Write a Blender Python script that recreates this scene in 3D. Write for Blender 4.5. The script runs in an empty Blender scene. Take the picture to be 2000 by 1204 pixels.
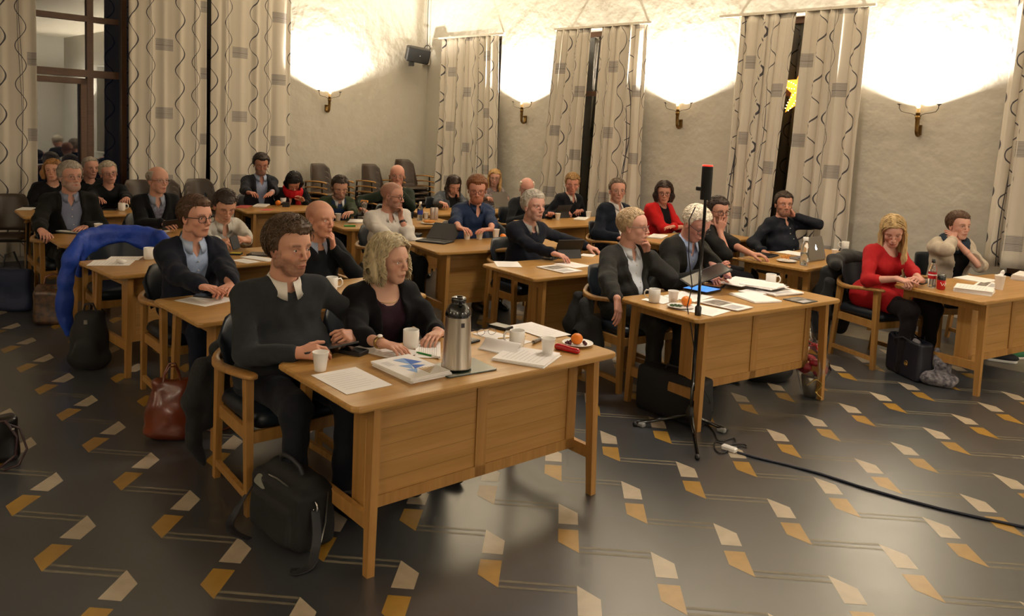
import bpy, math, random
import numpy as np
from mathutils import Vector, Matrix
PI=math.pi
sc=bpy.context.scene
COL=sc.collection
rng=np.random.RandomState(7)
random.seed(7)

# ------------------------------------------------------------------ camera
F_PX,CXP,CYP=1556.54,1000.06,404.02
YAW,PIT,ROL=-0.0598106,0.0934907,0.0440243
HC=1.78817
_fw=np.array([math.sin(YAW)*math.cos(PIT),math.cos(YAW)*math.cos(PIT),-math.sin(PIT)])
_r0=np.array([math.cos(YAW),-math.sin(YAW),0.0]); _u0=np.cross(_r0,_fw)
_r=_r0*math.cos(ROL)+_u0*math.sin(ROL); _u=-_r0*math.sin(ROL)+_u0*math.cos(ROL)
cam_d=bpy.data.cameras.new('camera'); cam=bpy.data.objects.new('camera',cam_d); COL.objects.link(cam)
cam_d.sensor_width=36; cam_d.lens=F_PX/2000*36
cam_d.shift_y=(CYP-602)/2000; cam_d.shift_x=(1000-CXP)/2000
cam_d.clip_start=.05; cam_d.clip_end=200
M=Matrix(((_r[0],_u[0],-_fw[0],0),(_r[1],_u[1],-_fw[1],0),(_r[2],_u[2],-_fw[2],HC),(0,0,0,1)))
cam.matrix_world=M; sc.camera=cam

def ray(px,py): return _fw+_r*(px-CXP)/F_PX-_u*(py-CYP)/F_PX
def at(px,py,z=0.0):
    """ground-plan point of the place seen at (px,py) if it stands at height z"""
    d=ray(px,py); t=(z-HC)/d[2]; return np.array([d[0]*t,d[1]*t,z])

# room axes: E runs along the long window wall, N is its outward normal
WA=math.radians(-41); E_=np.array([math.cos(WA),math.sin(WA)]); N_=np.array([-E_[1],E_[0]])
NR=8.747; EL=-10.74; E1=6.2; N0=-4.5; HCEIL=4.3
def rw(e,n,z=0.0): return Vector((E_[0]*e+N_[0]*n, E_[1]*e+N_[1]*n, z))

# ------------------------------------------------------------------ object helpers
def link(name,me,parent=None,mats=(),smooth=False):
    o=bpy.data.objects.new(name,me); COL.objects.link(o)
    for m in (mats if isinstance(mats,(list,tuple)) else [mats]): me.materials.append(m)
    if smooth: me.polygons.foreach_set('use_smooth',[True]*len(me.polygons))
    if parent is not None: o.parent=parent
    return o
def tag(o,label,cat,group=None,kind=None):
    o['label']=label; o['category']=cat
    if group: o['group']=group
    if kind: o['kind']=kind
    return o
def struct(o): o['kind']='structure'; return o
def empty(name,loc=(0,0,0),rz=0.0,label=None,cat=None,group=None):
    o=bpy.data.objects.new(name,None); COL.objects.link(o); o.empty_display_size=.1
    o.location=loc; o.rotation_euler=(0,0,rz)
    if label: tag(o,label,cat,group)
    return o
def copy_tree(o,parent=None):
    c=o.copy(); COL.objects.link(c)
    if parent is not None: c.parent=parent
    for ch in list(o.children): copy_tree(ch,c)
    return c

class MB:
    """collects geometry and links it as ONE mesh"""
    def __init__(s): s.v=[]; s.f=[]; s.m=[]; s.sm=[]; s.uv=None
    def add(s,vs,fs,mi=0,smooth=False):
        b=len(s.v); s.v.extend([tuple(map(float,v)) for v in vs]); s.f.extend([tuple(b+i for i in f) for f in fs])
        s.m.extend([mi]*len(fs)); s.sm.extend([smooth]*len(fs)); return s
    def box(s,lo,hi,mi=0,M=None,bev=0.0):
        (x0,y0,z0),(x1,y1,z1)=lo,hi
        if bev<=0:
            vs=[(x0,y0,z0),(x1,y0,z0),(x1,y1,z0),(x0,y1,z0),(x0,y0,z1),(x1,y0,z1),(x1,y1,z1),(x0,y1,z1)]
            fs=[(0,3,2,1),(4,5,6,7),(0,1,5,4),(1,2,6,5),(2,3,7,6),(3,0,4,7)]
        else:
            b=min(bev,(x1-x0)/2.01,(y1-y0)/2.01,(z1-z0)/2.01)
            vs=[];idx={}
            for ix,(x,sx) in enumerate(((x0,1),(x1,-1))):
                for iy,(y,sy) in enumerate(((y0,1),(y1,-1))):
                    for iz,(z,sz) in enumerate(((z0,1),(z1,-1))):
                        for ax in range(3):
                            p=[x+sx*b,y+sy*b,z+sz*b]; p[ax]=(x,y,z)[ax]; idx[ix,iy,iz,ax]=len(vs); vs.append(tuple(p))
            fs=[]
            for ax in range(3):
                o=[a for a in range(3) if a!=ax]
                for sd in (0,1):
                    q=[]
                    for a,c in ((0,0),(1,0),(1,1),(0,1)):
                        k=[0,0,0]; k[ax]=sd; k[o[0]]=a; k[o[1]]=c; q.append(idx[k[0],k[1],k[2],ax])
                    fs.append(tuple(q))
            for ax in range(3):
                o=[a for a in range(3) if a!=ax]
                for a in (0,1):
                    for c in (0,1):
                        k0=[0,0,0];k0[o[0]]=a;k0[o[1]]=c;k1=list(k0);k1[ax]=1
                        fs.append((idx[(*k0,o[0])],idx[(*k1,o[0])],idx[(*k1,o[1])],idx[(*k0,o[1])]))
            for a in (0,1):
                for c in (0,1):
                    for d in (0,1): fs.append((idx[a,c,d,0],idx[a,c,d,1],idx[a,c,d,2]))
        if M is not None: vs=[tuple(M@Vector(v)) for v in vs]
        return s.add(vs,fs,mi)
    def bar(s,a,b,w,t,mi=0,up=(0,0,1),w2=None,t2=None):
        """straight tapered bar a->b, width w (sideways), thickness t (along up)"""
        a=Vector(a);b=Vector(b);d=(b-a).normalized();u=Vector(up); sd=d.cross(u)
        if sd.length<1e-4: sd=d.cross(Vector((1,0,0)))
        sd.normalize(); u=sd.cross(d).normalized(); w2=w2 or w; t2=t2 or t; vs=[]
        for p,ww,tt in ((a,w,t),(b,w2,t2)):
            for x,y in ((-1,-1),(1,-1),(1,1),(-1,1)): vs.append(p+sd*x*ww/2+u*y*tt/2)
        return s.add(vs,[(3,2,1,0),(4,5,6,7),(0,1,5,4),(1,2,6,5),(2,3,7,6),(3,0,4,7)],mi)
    def tube(s,pts,r,n=8,mi=0,cap=True,closed=False):
        pts=[Vector(p) for p in pts]; m=len(pts); rs=r if hasattr(r,'__len__') else [r]*m
        vs=[];fs=[]; up=None
        for i,p in enumerate(pts):
            if closed: d=(pts[(i+1)%m]-pts[i-1])
            else: d=(pts[min(i+1,m-1)]-pts[max(i-1,0)])
            d=d.normalized() if d.length>1e-9 else Vector((0,0,1))
            if up is None:
                up=Vector((0,0,1)) if abs(d.z)<.9 else Vector((1,0,0))
            x=d.cross(up); x=x.normalized() if x.length>1e-6 else Vector((1,0,0)); y=x.cross(d).normalized(); up=y
            for k in range(n):
                a=2*PI*k/n; vs.append(p+(x*math.cos(a)+y*math.sin(a))*rs[i])
        for i in range(m if closed else m-1):
            j=(i+1)%m
            for k in range(n):
                l=(k+1)%n; fs.append((i*n+k,i*n+l,j*n+l,j*n+k))
        if cap and not closed: fs.append(tuple(range(n))); fs.append(tuple((m-1)*n+k for k in reversed(range(n))))
        return s.add(vs,fs,mi,True)
    def lathe(s,prof,c=(0,0,0),n=24,mi=0,M=None,a0=0,a1=2*PI):
        vs=[];fs=[]; full=abs(a1-a0-2*PI)<1e-6; nn=n if full else n+1
        for r,z in prof:
            for k in range(nn):
                a=a0+(a1-a0)*k/n; vs.append((c[0]+r*math.cos(a),c[1]+r*math.sin(a),c[2]+z))
        for i in range(len(prof)-1):
            for k in range(n):
                l=(k+1)%n if full else k+1; fs.append((i*nn+k,i*nn+l,(i+1)*nn+l,(i+1)*nn+k))
        if M is not None: vs=[tuple(M@Vector(v)) for v in vs]
        return s.add(vs,fs,mi,True)
    def prism(s,poly,z0,z1,mi=0,M=None):
        n=len(poly); vs=[(x,y,z0) for x,y in poly]+[(x,y,z1) for x,y in poly]
        fs=[tuple(reversed(range(n))),tuple(range(n,2*n))]+[(i,(i+1)%n,n+(i+1)%n,n+i) for i in range(n)]
        if M is not None: vs=[tuple(M@Vector(v)) for v in vs]
        return s.add(vs,fs,mi)
    def sphere(s,c,r,n=16,mi=0,sc_=(1,1,1),M=None):
        vs=[];fs=[];m=n//2
        for i in range(m+1):
            t=PI*i/m
            for k in range(n):
                a=2*PI*k/n; vs.append((c[0]+r*sc_[0]*math.sin(t)*math.cos(a),c[1]+r*sc_[1]*math.sin(t)*math.sin(a),c[2]+r*sc_[2]*math.cos(t)))
        for i in range(m):
            for k in range(n): fs.append((i*n+k,(i+1)*n+k,(i+1)*n+(k+1)%n,i*n+(k+1)%n))
        if M is not None: vs=[tuple(M@Vector(v)) for v in vs]
        return s.add(vs,fs,mi,True)
    def build(s,name,mats,parent=None,loc=None,rz=None,smooth=None):
        me=bpy.data.meshes.new(name); me.from_pydata(s.v,[],s.f); me.validate()
        if len(me.polygons)==len(s.f):
            me.polygons.foreach_set('material_index',s.m); me.polygons.foreach_set('use_smooth',s.sm if smooth is None else [smooth]*len(s.f))
        o=link(name,me,parent,mats)
        if loc is not None: o.location=loc
        if rz is not None: o.rotation_euler=(0,0,rz)
        me.update(); return o
def round_rect(w,d,r,n=5,cx=0,cy=0):
    pts=[]
    for sx,sy,a0 in ((1,1,0),(-1,1,90),(-1,-1,180),(1,-1,270)):
        for k in range(n+1):
            a=math.radians(a0+90*k/n); pts.append((cx+sx*(w/2-r)+r*math.cos(a),cy+sy*(d/2-r)+r*math.sin(a)))
    return pts
def slab(mb,poly,z0,z1,bev=.006,mi=0,M=None):
    """prism with bevelled rims, poly convex ccw around its centroid"""
    c=np.mean(poly,axis=0); P=np.array(poly)
    def ins(b):
        d=P-c; L=np.linalg.norm(d,axis=1,keepdims=True); return c+d*(1-b/L)
    rings=[(ins(bev),z0),(P,z0+bev),(P,z1-bev),(ins(bev*.35),z1-bev*.35),(ins(bev),z1)]
    n=len(poly);vs=[];fs=[]
    for q,z in rings: vs+= [(a,b,z) for a,b in q]
    for i in range(len(rings)-1):
        for k in range(n): fs.append((i*n+k,i*n+(k+1)%n,(i+1)*n+(k+1)%n,(i+1)*n+k))
    fs.append(tuple(reversed(range(n)))); fs.append(tuple((len(rings)-1)*n+k for k in range(n)))
    if M is not None: vs=[tuple(M@Vector(v)) for v in vs]
    mb.add(vs,fs,mi); return mb

# ------------------------------------------------------------------ node helpers
def lin(c):
    if isinstance(c,str):
        c=c.lstrip('#'); c=[int(c[i:i+2],16)/255 for i in (0,2,4)]
    return tuple(((x/12.92) if x<=.04045 else ((x+.055)/1.055)**2.4) for x in c[:3])
class X:
    """tiny expression builder for Math nodes"""
    def __init__(s,nt,sock): s.nt=nt; s.k=sock
    def _op(s,op,*a,clamp=False):
        n=s.nt.nodes.new('ShaderNodeMath'); n.operation=op; n.use_clamp=clamp
        for i,v in enumerate((s,)+a):
            if isinstance(v,X): s.nt.links.new(v.k,n.inputs[i])
            else: n.inputs[i].default_value=float(v)
        return X(s.nt,n.outputs[0])
    def __add__(s,o): return s._op('ADD',o)
    __radd__=__add__
    def __sub__(s,o): return s._op('SUBTRACT',o)
    def __rsub__(s,o): return (s*-1)+o
    def __mul__(s,o): return s._op('MULTIPLY',o)
    __rmul__=__mul__
    def __truediv__(s,o): return s._op('DIVIDE',o)
    def sin(s): return s._op('SINE')
    def abs(s): return s._op('ABSOLUTE')
    def frac(s): return s._op('FRACT')
    def floor(s): return s._op('FLOOR')
    def lt(s,o): return s._op('LESS_THAN',o)
    def gt(s,o): return s._op('GREATER_THAN',o)
    def max(s,o): return s._op('MAXIMUM',o)
    def min(s,o): return s._op('MINIMUM',o)
MATS={}
def mat(name,col=(.5,.5,.5),rough=.6,metal=0.0,spec=.5,bump=None,var=None,coat=0,emis=None,trans=0,sheen=0,sss=0,alpha=1,ior=None,vcol=None,rvar=0):
    """bump=(scale,strength,distance[,stretch]) ; var=(scale,amount,colour2[,stretch])"""
    if name in MATS: return MATS[name]
    m=bpy.data.materials.new(name); m.use_nodes=True; nt=m.node_tree; b=nt.nodes['Principled BSDF']
    c=lin(col) if isinstance(col,str) else col
    b.inputs['Base Color'].default_value=(*c,1); b.inputs['Roughness'].default_value=rough; b.inputs['Metallic'].default_value=metal
    b.inputs['Specular IOR Level'].default_value=spec
    if coat: b.inputs['Coat Weight'].default_value=coat; b.inputs['Coat Roughness'].default_value=.15
    if trans: b.inputs['Transmission Weight'].default_value=trans
    if ior: b.inputs['IOR'].default_value=ior
    if alpha<1: b.inputs['Alpha'].default_value=alpha
    if sheen: b.inputs['Sheen Weight'].default_value=sheen; b.inputs['Sheen Roughness'].default_value=.5
    if sss:
        b.inputs['Subsurface Weight'].default_value=sss; b.inputs['Subsurface Radius'].default_value=(.012,.005,.003); b.inputs['Subsurface Scale'].default_value=1.0
    if emis: b.inputs['Emission Color'].default_value=(*lin(emis[0]),1); b.inputs['Emission Strength'].default_value=emis[1]
    tc=None
    def coords(stretch):
        nonlocal tc
        if tc is None: tc=nt.nodes.new('ShaderNodeTexCoord')
        mp=nt.nodes.new('ShaderNodeMapping'); mp.inputs['Scale'].default_value=stretch; nt.links.new(tc.outputs['Object'],mp.inputs[0]); return mp.outputs[0]
    src=None
    if vcol:
        a=nt.nodes.new('ShaderNodeAttribute'); a.attribute_name=vcol; src=a.outputs['Color']; nt.links.new(src,b.inputs['Base Color'])
    if var:
        n=nt.nodes.new('ShaderNodeTexNoise'); n.inputs['Scale'].default_value=var[0]; n.inputs['Detail'].default_value=4
        nt.links.new(coords(var[3] if len(var)>3 else (1,1,1)),n.inputs['Vector'])
        rp=nt.nodes.new('ShaderNodeMapRange'); rp.inputs[1].default_value=.32; rp.inputs[2].default_value=.68; rp.inputs[4].default_value=var[1]
        nt.links.new(n.outputs['Fac'],rp.inputs[0])
        mx=nt.nodes.new('ShaderNodeMix'); mx.data_type='RGBA'; nt.links.new(rp.outputs[0],mx.inputs[0])
        if src is not None: nt.links.new(src,mx.inputs[6])
        else: mx.inputs[6].default_value=(*c,1)
        mx.inputs[7].default_value=(*(lin(var[2]) if isinstance(var[2],str) else var[2]),1)
        nt.links.new(mx.outputs[2],b.inputs['Base Color'])
        if rvar:
            r2=nt.nodes.new('ShaderNodeMapRange'); r2.inputs[1].default_value=.3; r2.inputs[2].default_value=.7; r2.inputs[3].default_value=rough-rvar; r2.inputs[4].default_value=rough+rvar
            nt.links.new(n.outputs['Fac'],r2.inputs[0]); nt.links.new(r2.outputs[0],b.inputs['Roughness'])
    if bump:
        n=nt.nodes.new('ShaderNodeTexNoise'); n.inputs['Scale'].default_value=bump[0]; n.inputs['Detail'].default_value=3
        nt.links.new(coords(bump[3] if len(bump)>3 else (1,1,1)),n.inputs['Vector'])
        bp=nt.nodes.new('ShaderNodeBump'); bp.inputs['Strength'].default_value=bump[1]; bp.inputs['Distance'].default_value=bump[2]
        nt.links.new(n.outputs['Fac'],bp.inputs['Height']); nt.links.new(bp.outputs[0],b.inputs['Normal'])
    MATS[name]=m; return m
def wood(name,col,col2,rough=.38,axis=0):
    if name in MATS: return MATS[name]
    st=[22,22,22]; st[axis]=1.2
    return mat(name,col,rough=rough,var=(1.6,.85,col2,tuple(st)),bump=(2,.12,.002,tuple(x*3 for x in st)),spec=.45)
SCONCE_W=580; CEIL_E=3; EXPO=0.05
ADDED_LAMPS=[(6.4,2.2,230),(6.0,6.4,150),(-3.0,4.6,60),(1.5,-2.5,40)]  # unseen ceiling lamps, added to light faces and desk fronts
# ------------------------------------------------------------------ room materials
m_plaster=mat('plaster','#c0bbb0',rough=.85,spec=.2,bump=(5,.6,.035),var=(2.2,.25,'#b3ada1'))
m_ceil=mat('ceiling_paint','#cfc6b4',rough=.9,spec=.1)
m_lino=mat('linoleum_dark','#3b3d40',rough=.30,spec=.5,ior=2.05,var=(2.2,.7,'#323234'),bump=(3,.012,.003),rvar=.02)
m_beige=mat('linoleum_beige','#b3a48d',rough=.32,ior=1.9,var=(14,.7,'#9c8d77'),bump=(9,.12,.004))
m_yel=mat('linoleum_ochre','#a07a2e',rough=.32,ior=1.9,var=(14,.7,'#8e6a26'),bump=(9,.12,.004))
m_stripe=mat('linoleum_stripe','#77705f',rough=.32,var=(20,.8,'#5f594e'))
m_border=mat('linoleum_border','#8d8474',rough=.32,var=(6,.7,'#7a7264'))
m_frame=mat('window_frame_brown','#6a4b34',rough=.45,var=(8,.6,'#553a27',(1,1,8)))
m_whitemetal=mat('white_paint','#cfc8ba',rough=.4)
m_night=mat('night_backing',(.004,.004,.006),rough=.9,spec=0)
def glassmat():
    m=bpy.data.materials.new('window_glass'); m.use_nodes=True; nt=m.node_tree; nt.nodes.clear()
    o=nt.nodes.new('ShaderNodeOutputMaterial'); g=nt.nodes.new('ShaderNodeBsdfGlossy'); g.inputs['Roughness'].default_value=.015; g.inputs['Color'].default_value=(1,1,1,1)
    t=nt.nodes.new('ShaderNodeBsdfTransparent'); t.inputs[0].default_value=(.8,.82,.8,1)
    fr=nt.nodes.new('ShaderNodeFresnel'); fr.inputs[0].default_value=2.5
    mx=nt.nodes.new('ShaderNodeMixShader'); nt.links.new(fr.outputs[0],mx.inputs[0]); nt.links.new(t.outputs[0],mx.inputs[1]); nt.links.new(g.outputs[0],mx.inputs[2]); nt.links.new(mx.outputs[0],o.inputs[0]); return m
m_glass=glassmat()

# ------------------------------------------------------------------ floor with inlaid pattern
fl=MB()
c=[rw(EL-.4,N0-.4),rw(E1+2.2,N0-.4),rw(E1+2.2,NR+.5),rw(EL-.4,NR+.5)]
fl.add([(p.x,p.y,0) for p in c],[(0,1,2,3)],0)
c2=[(p.x,p.y,-.12) for p in c]; fl.add(c2,[(3,2,1,0)],0)
X0,Y0,w_,h_,k_,g_=.4684,3.3414,.0904,.1994,.1156,.0494
ax_,ay_,bx_,by_=.3245,.3063,.4015,-.3918
def flat(poly,mi,z):
    fl.add([(x,y,z) for x,y in poly],[tuple(range(len(poly)))],mi)
for i in range(-40,40):
    for j in range(-40,40):
        ox=X0+i*ax_+j*bx_; oy=Y0+i*ay_+j*by_
        e=ox*E_[0]+oy*E_[1]; n=ox*N_[0]+oy*N_[1]
        if not(EL+1.0<e<E1+1.2 and N0+.4<n<7.35): continue
        z=.0006
        flat([(ox,oy),(ox,oy-h_),(ox+w_,oy-h_),(ox+w_,oy-(h_-k_))],1,z)
        y=oy-h_-g_
        flat([(ox,y),(ox,y-k_),(ox+w_,y-h_),(ox+w_,y)],2,z)
        yb=oy-2*h_-g_; yt=oy+by_; x1=ox+bx_
        t=.016
        flat([(ox+w_,yb),(x1,yb),(x1,yb+t),(ox+w_,yb+t)],3,z)
        flat([(ox+w_,yt-t),(x1,yt-t),(x1,yt),(ox+w_,yt)],3,z)
a,b=7.57,8.08
q=[rw(EL,a),rw(E1+2,a),rw(E1+2,b),rw(EL,b)]; flat([(p.x,p.y) for p in q],4,.0006)
floor=struct(fl.build('floor',[m_lino,m_beige,m_yel,m_stripe,m_border]))

# ------------------------------------------------------------------ walls with window openings
def wall_strip(mb,axis,s0,s1,z0,z1,face,depth):
    """block of wall between s0..s1 on the wall plane `face`, going `depth` outwards"""
    if axis=='E': P=[rw(s0,face,z0),rw(s1,face,z0),rw(s1,face+depth,z0),rw(s0,face+depth,z0)]
    else: P=[rw(face,s1,z0),rw(face,s0,z0),rw(face-depth,s0,z0),rw(face-depth,s1,z0)]
    vs=[tuple(p) for p in P]+[(p.x,p.y,z1) for p in P]
    mb.add(vs,[(0,3,2,1),(4,5,6,7),(0,1,5,4),(1,2,6,5),(2,3,7,6),(3,0,4,7)])
EE=E1+2
WZ0,WZ1=.62,3.26
wins=[(-10.15,-8.95),(-7.55,-6.25),(-4.85,-3.48),(-1.95,-.6),(.9,2.3),(3.6,5.0)]
wr=MB(); s=EL-.5
for a,b in wins:
    wall_strip(wr,'E',s,a,0,HCEIL,NR,.5); wall_strip(wr,'E',a,b,0,WZ0,NR,.5); wall_strip(wr,'E',a,b,WZ1,HCEIL,NR,.5); s=b
wall_strip(wr,'E',s,EE+.5,0,HCEIL,NR,.5)
struct(wr.build('wall_right',m_plaster))
LW=(NR-6.62,NR-2.72); LZ0,LZ1=.06,3.75
wl=MB()
wall_strip(wl,'N',N0-.5,LW[0],0,HCEIL,EL,.4); wall_strip(wl,'N',LW[1],NR+.5,0,HCEIL,EL,.4)
wall_strip(wl,'N',LW[0],LW[1],LZ1,HCEIL,EL,.4); wall_strip(wl,'N',LW[0],LW[1],-.01,LZ0,EL,.4)
struct(wl.build('wall_left',m_plaster))
wb=MB(); wall_strip(wb,'E',EL-.5,EE+.5,0,HCEIL,N0-.4,.4); struct(wb.build('wall_front',m_plaster))
wb=MB(); wall_strip(wb,'N',N0-.5,NR+.5,0,HCEIL,EE+.4,.4); struct(wb.build('wall_back',m_plaster))
cb=MB(); P=[rw(EL-.5,N0-.5),rw(EE+.5,N0-.5),rw(EE+.5,NR+.5),rw(EL-.5,NR+.5)]
cb.add([(p.x,p.y,HCEIL) for p in P]+[(p.x,p.y,HCEIL+.15) for p in P],[(3,2,1,0),(4,5,6,7),(0,1,5,4),(1,2,6,5),(2,3,7,6),(3,0,4,7)])
struct(cb.build('ceiling',m_ceil))
# skirting
def wbox(mb,e0,e1,n0,n1,z0,z1,mi=0):
    P=[rw(e0,n0),rw(e1,n0),rw(e1,n1),rw(e0,n1)]
    mb.add([(p.x,p.y,z0) for p in P]+[(p.x,p.y,z1) for p in P],[(0,3,2,1),(4,5,6,7),(0,1,5,4),(1,2,6,5),(2,3,7,6),(3,0,4,7)],mi)
b1=MB(); wbox(b1,EL,EE,NR-.03,NR,0,.14); struct(b1.build('baseboard_right',m_border))
b1=MB(); wbox(b1,EL,EL+.03,LW[1]+.02,NR-.03,0,.14); struct(b1.build('baseboard_left',m_border))
# windows on the right wall
for i,(a,b) in enumerate(wins):
    w=MB(); n=NR+.24; t=.07
    wbox(w,a,a+t,n,n+.07,WZ0,WZ1); wbox(w,b-t,b,n,n+.07,WZ0,WZ1); wbox(w,a,b,n,n+.07,WZ1-t,WZ1); wbox(w,a,b,n,n+.07,WZ0,WZ0+t)
    m=(a+b)/2; wbox(w,m-.035,m+.035,n,n+.07,WZ0,WZ1); wbox(w,a,b,n,n+.07,2.35,2.42)
    o=struct(w.build('window_%d'%(i+1),m_frame))
    g=MB(); wbox(g,a+t,b-t,n+.03,n+.036,WZ0+t,WZ1-t); g.build('window_pane',m_glass,o)
    s_=MB(); wbox(s_,a-.03,b+.03,NR-.06,NR+.24,WZ0-.035,WZ0); s_.build('window_sill',m_whitemetal,o)
# tall window front on the left wall
w=MB(); e=EL-.22; t=.07
def lbox(mb,n0,n1,z0,z1,d=.08,off=0,mi=0): wbox(mb,e-d+off,e+off,n0,n1,z0,z1,mi)
lbox(w,LW[0],LW[0]+t,LZ0,LZ1); lbox(w,LW[1]-t,LW[1],LZ0,LZ1); lbox(w,LW[0],LW[1],LZ1-t,LZ1); lbox(w,LW[0],LW[1],LZ0,LZ0+t)
for nn,ww in ((NR-5.27,.075),(NR-4.86,.06),(NR-3.9,.1)): lbox(w,nn-ww/2,nn+ww/2,LZ0,LZ1)
lbox(w,LW[0],NR-4.93,2.24,2.33,.1,.01); lbox(w,LW[0],NR-4.93,2.93,3.0)
lw=struct(w.build('window_7',m_frame))
g=MB(); lbox(g,LW[0]+t,LW[1]-t,LZ0+t,LZ1-t,.006,-.04); g.build('window_pane',m_glass,lw)
d=MB(); n0,n1,z0,z1=NR-6.0,NR-5.32,LZ0+.08,2.22
lbox(d,n0,n0+.07,z0,z1,.06,.03); lbox(d,n1-.07,n1,z0,z1,.06,.03); lbox(d,n0,n1,z1-.07,z1,.06,.03); lbox(d,n0,n1,z0,z0+.1,.06,.03)
d.build('window_sash',m_frame,lw)

# ------------------------------------------------------------------ curtains
def curtain_mat():
    m=bpy.data.materials.new('curtain_print'); m.use_nodes=True; nt=m.node_tree; b=nt.nodes['Principled BSDF']
    uv=nt.nodes.new('ShaderNodeUVMap'); sx=nt.nodes.new('ShaderNodeSeparateXYZ'); nt.links.new(uv.outputs[0],sx.inputs[0])
    U=X(nt,sx.outputs[0]); V=X(nt,sx.outputs[1]); P=.66
    x=(U/P).frac()*P; col=(U/P).floor(); ph=col*1.9
    k=2*PI/.44
    wv=(V*k+ph).sin(); wid=((V*k+ph)*1.0+.9).sin()*.003+.0085
    l1=(x-(wv*.068+.09)).abs()-wid; l1=l1.lt(0)
    wv2=(V*k+ph+1.3).sin(); l2=((x-(wv2*-.06+.33)).abs()).lt(.0055)
    l3=((x-((V*(k*.21)+ph).sin()*.022+.33)).abs()).lt(.003); l4=((x-((V*(k*.17)+ph+2).sin()*.02+.315)).abs()).lt(.0026)
    L=l1.max(l2).max(l3).max(l4)
    r1=(x-.525).abs().lt(.125)*((V/.88+col*.37).frac().lt(.17))
    R=r1; hl=((V*70).frac().lt(.33))*R; hl2=((V/.88+col*.37-.075).frac().lt(.006))*r1
    mx=nt.nodes.new('ShaderNodeMix'); mx.data_type='RGBA'; mx.inputs[6].default_value=(*lin('#c9c1b4'),1); mx.inputs[7].default_value=(*lin('#a39d98'),1); nt.links.new((R*.75).k,mx.inputs[0])
    mz=nt.nodes.new('ShaderNodeMix'); mz.data_type='RGBA'; nt.links.new(mx.outputs[2],mz.inputs[6]); mz.inputs[7].default_value=(*lin('#6a6668'),1); nt.links.new((hl.max(hl2)*.8).k,mz.inputs[0])
    my=nt.nodes.new('ShaderNodeMix'); my.data_type='RGBA'; nt.links.new(mz.outputs[2],my.inputs[6]); my.inputs[7].default_value=(*lin('#3c3b44'),1); nt.links.new((L*.95).k,my.inputs[0])
    nt.links.new(my.outputs[2],b.inputs['Base Color']); b.inputs['Roughness'].default_value=.85; b.inputs['Specular IOR Level'].default_value=.2
    return m
m_curt=curtain_mat()
def curtain(name,a,b,a2,b2,z0,z1,folds,amp,stretch,seed,label,group,u0=0.0,out=(0,0)):
    """a,b top plan ends ; a2,b2 bottom plan ends"""
    r=np.random.RandomState(seed); nu,nv=int(folds*14),26
    a,b,a2,b2=[np.array(q[:2]) for q in (a,b,a2,b2)]
    L=np.linalg.norm(b-a); d=(b-a)/L; nrm=np.array([d[1],-d[0]])
    t=np.linspace(0,1,nu+1); ph=2*PI*folds*(t+.025*np.sin(2*PI*t*2+r.rand()*6)+.02*np.sin(2*PI*t*5+r.rand()*6))
    am=amp*(.75+.35*np.sin(2*PI*t*3+r.rand()*6)); vs=[];uv=[]
    for j in range(nv+1):
        f=j/nv; z=z0+(z1-z0)*f
        low=1-f
        off=am*(.55+.45*low)*np.sin(ph+.35*np.sin(3*f+r.rand()*.0)) + .012*np.sin(9*f+ph*.31)*low
        A=a2*low+a*f; B=b2*low+b*f
        side=.35*am*np.sin(2*ph+.6)*(1 if stretch>1.2 else .3)
        pts=A[None]+(B-A)[None]*t[:,None]+nrm[None]*off[:,None]+d[None]*side[:,None]
        for i in range(nu+1): vs.append((pts[i,0],pts[i,1],z)); uv.append((u0+t[i]*L*stretch,z))
    fs=[(j*(nu+1)+i,j*(nu+1)+i+1,(j+1)*(nu+1)+i+1,(j+1)*(nu+1)+i) for j in range(nv) for i in range(nu)]
    me=bpy.data.meshes.new(name); me.from_pydata(vs,[],fs); ul=me.uv_layers.new(name='UVMap')
    idx=np.empty(len(me.loops),dtype=np.int32); me.loops.foreach_get('vertex_index',idx); ul.data.foreach_set('uv',np.array(uv,dtype=np.float32)[idx].ravel())
    o=link(name,me,None,m_curt,True); md=o.modifiers.new('thick','SOLIDIFY'); md.thickness=.003; md.offset=0
    tag(o,label,'curtain',group); return o
def rod(e0,e1,n,z,label,left=False):
    r=MB()
    if left: wbox(r,e0,e1,n[0],n[1],z,z+.035)
    else: wbox(r,e0,e1,n-.02,n+.02,z,z+.03)
    o=r.build('curtain_rail',m_whitemetal); 
    tag(o,label,'curtain rail'); 
    for ee in ([] if left else (e0+.15,e1-.15)):
        k=MB(); wbox(k,ee-.012,ee+.012,n,NR,z+.004,z+.024); k.build('bracket',m_whitemetal,o)
    return o
cn=NR-.16
rod(-10.42,-8.74,cn,3.25,'white curtain rail nearest the room corner, over the single wide closed curtain')
rod(-7.72,-6.05,cn,3.25,'white curtain rail over the middle window, between two glowing wall lamps')
rod(-5.08,-3.27,cn,3.25,'white curtain rail over the window with the lit paper star')
rod(-2.2,-.3,cn,3.25,'white curtain rail at the right edge of the picture')
G='printed curtains on the right wall'
def rc(e0,e1,f0,f1,z0,folds,seed,label,u0=0,amp=.05):
    return curtain('curtain',rw(e0,cn),rw(e1,cn),rw(f0,cn-.02),rw(f1,cn-.02),z0,3.25,folds,amp,1.75,seed,label,G,u0)
rc(-10.2,-8.86,-10.22,-8.72,.6,9,1,'patterned curtain drawn right across the window nearest the room corner')
rc(-7.68,-7.06,-7.86,-7.12,.6,5,2,'patterned curtain left of the dark gap in the middle window',.3)
rc(-6.86,-6.12,-6.96,-6.08,.6,5,3,'patterned curtain right of the dark gap in the middle window',.1)
rc(-4.82,-4.13,-4.84,-4.28,.6,5,4,'patterned curtain left of the glowing paper star, pulled aside at its inner edge',.2)
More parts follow.
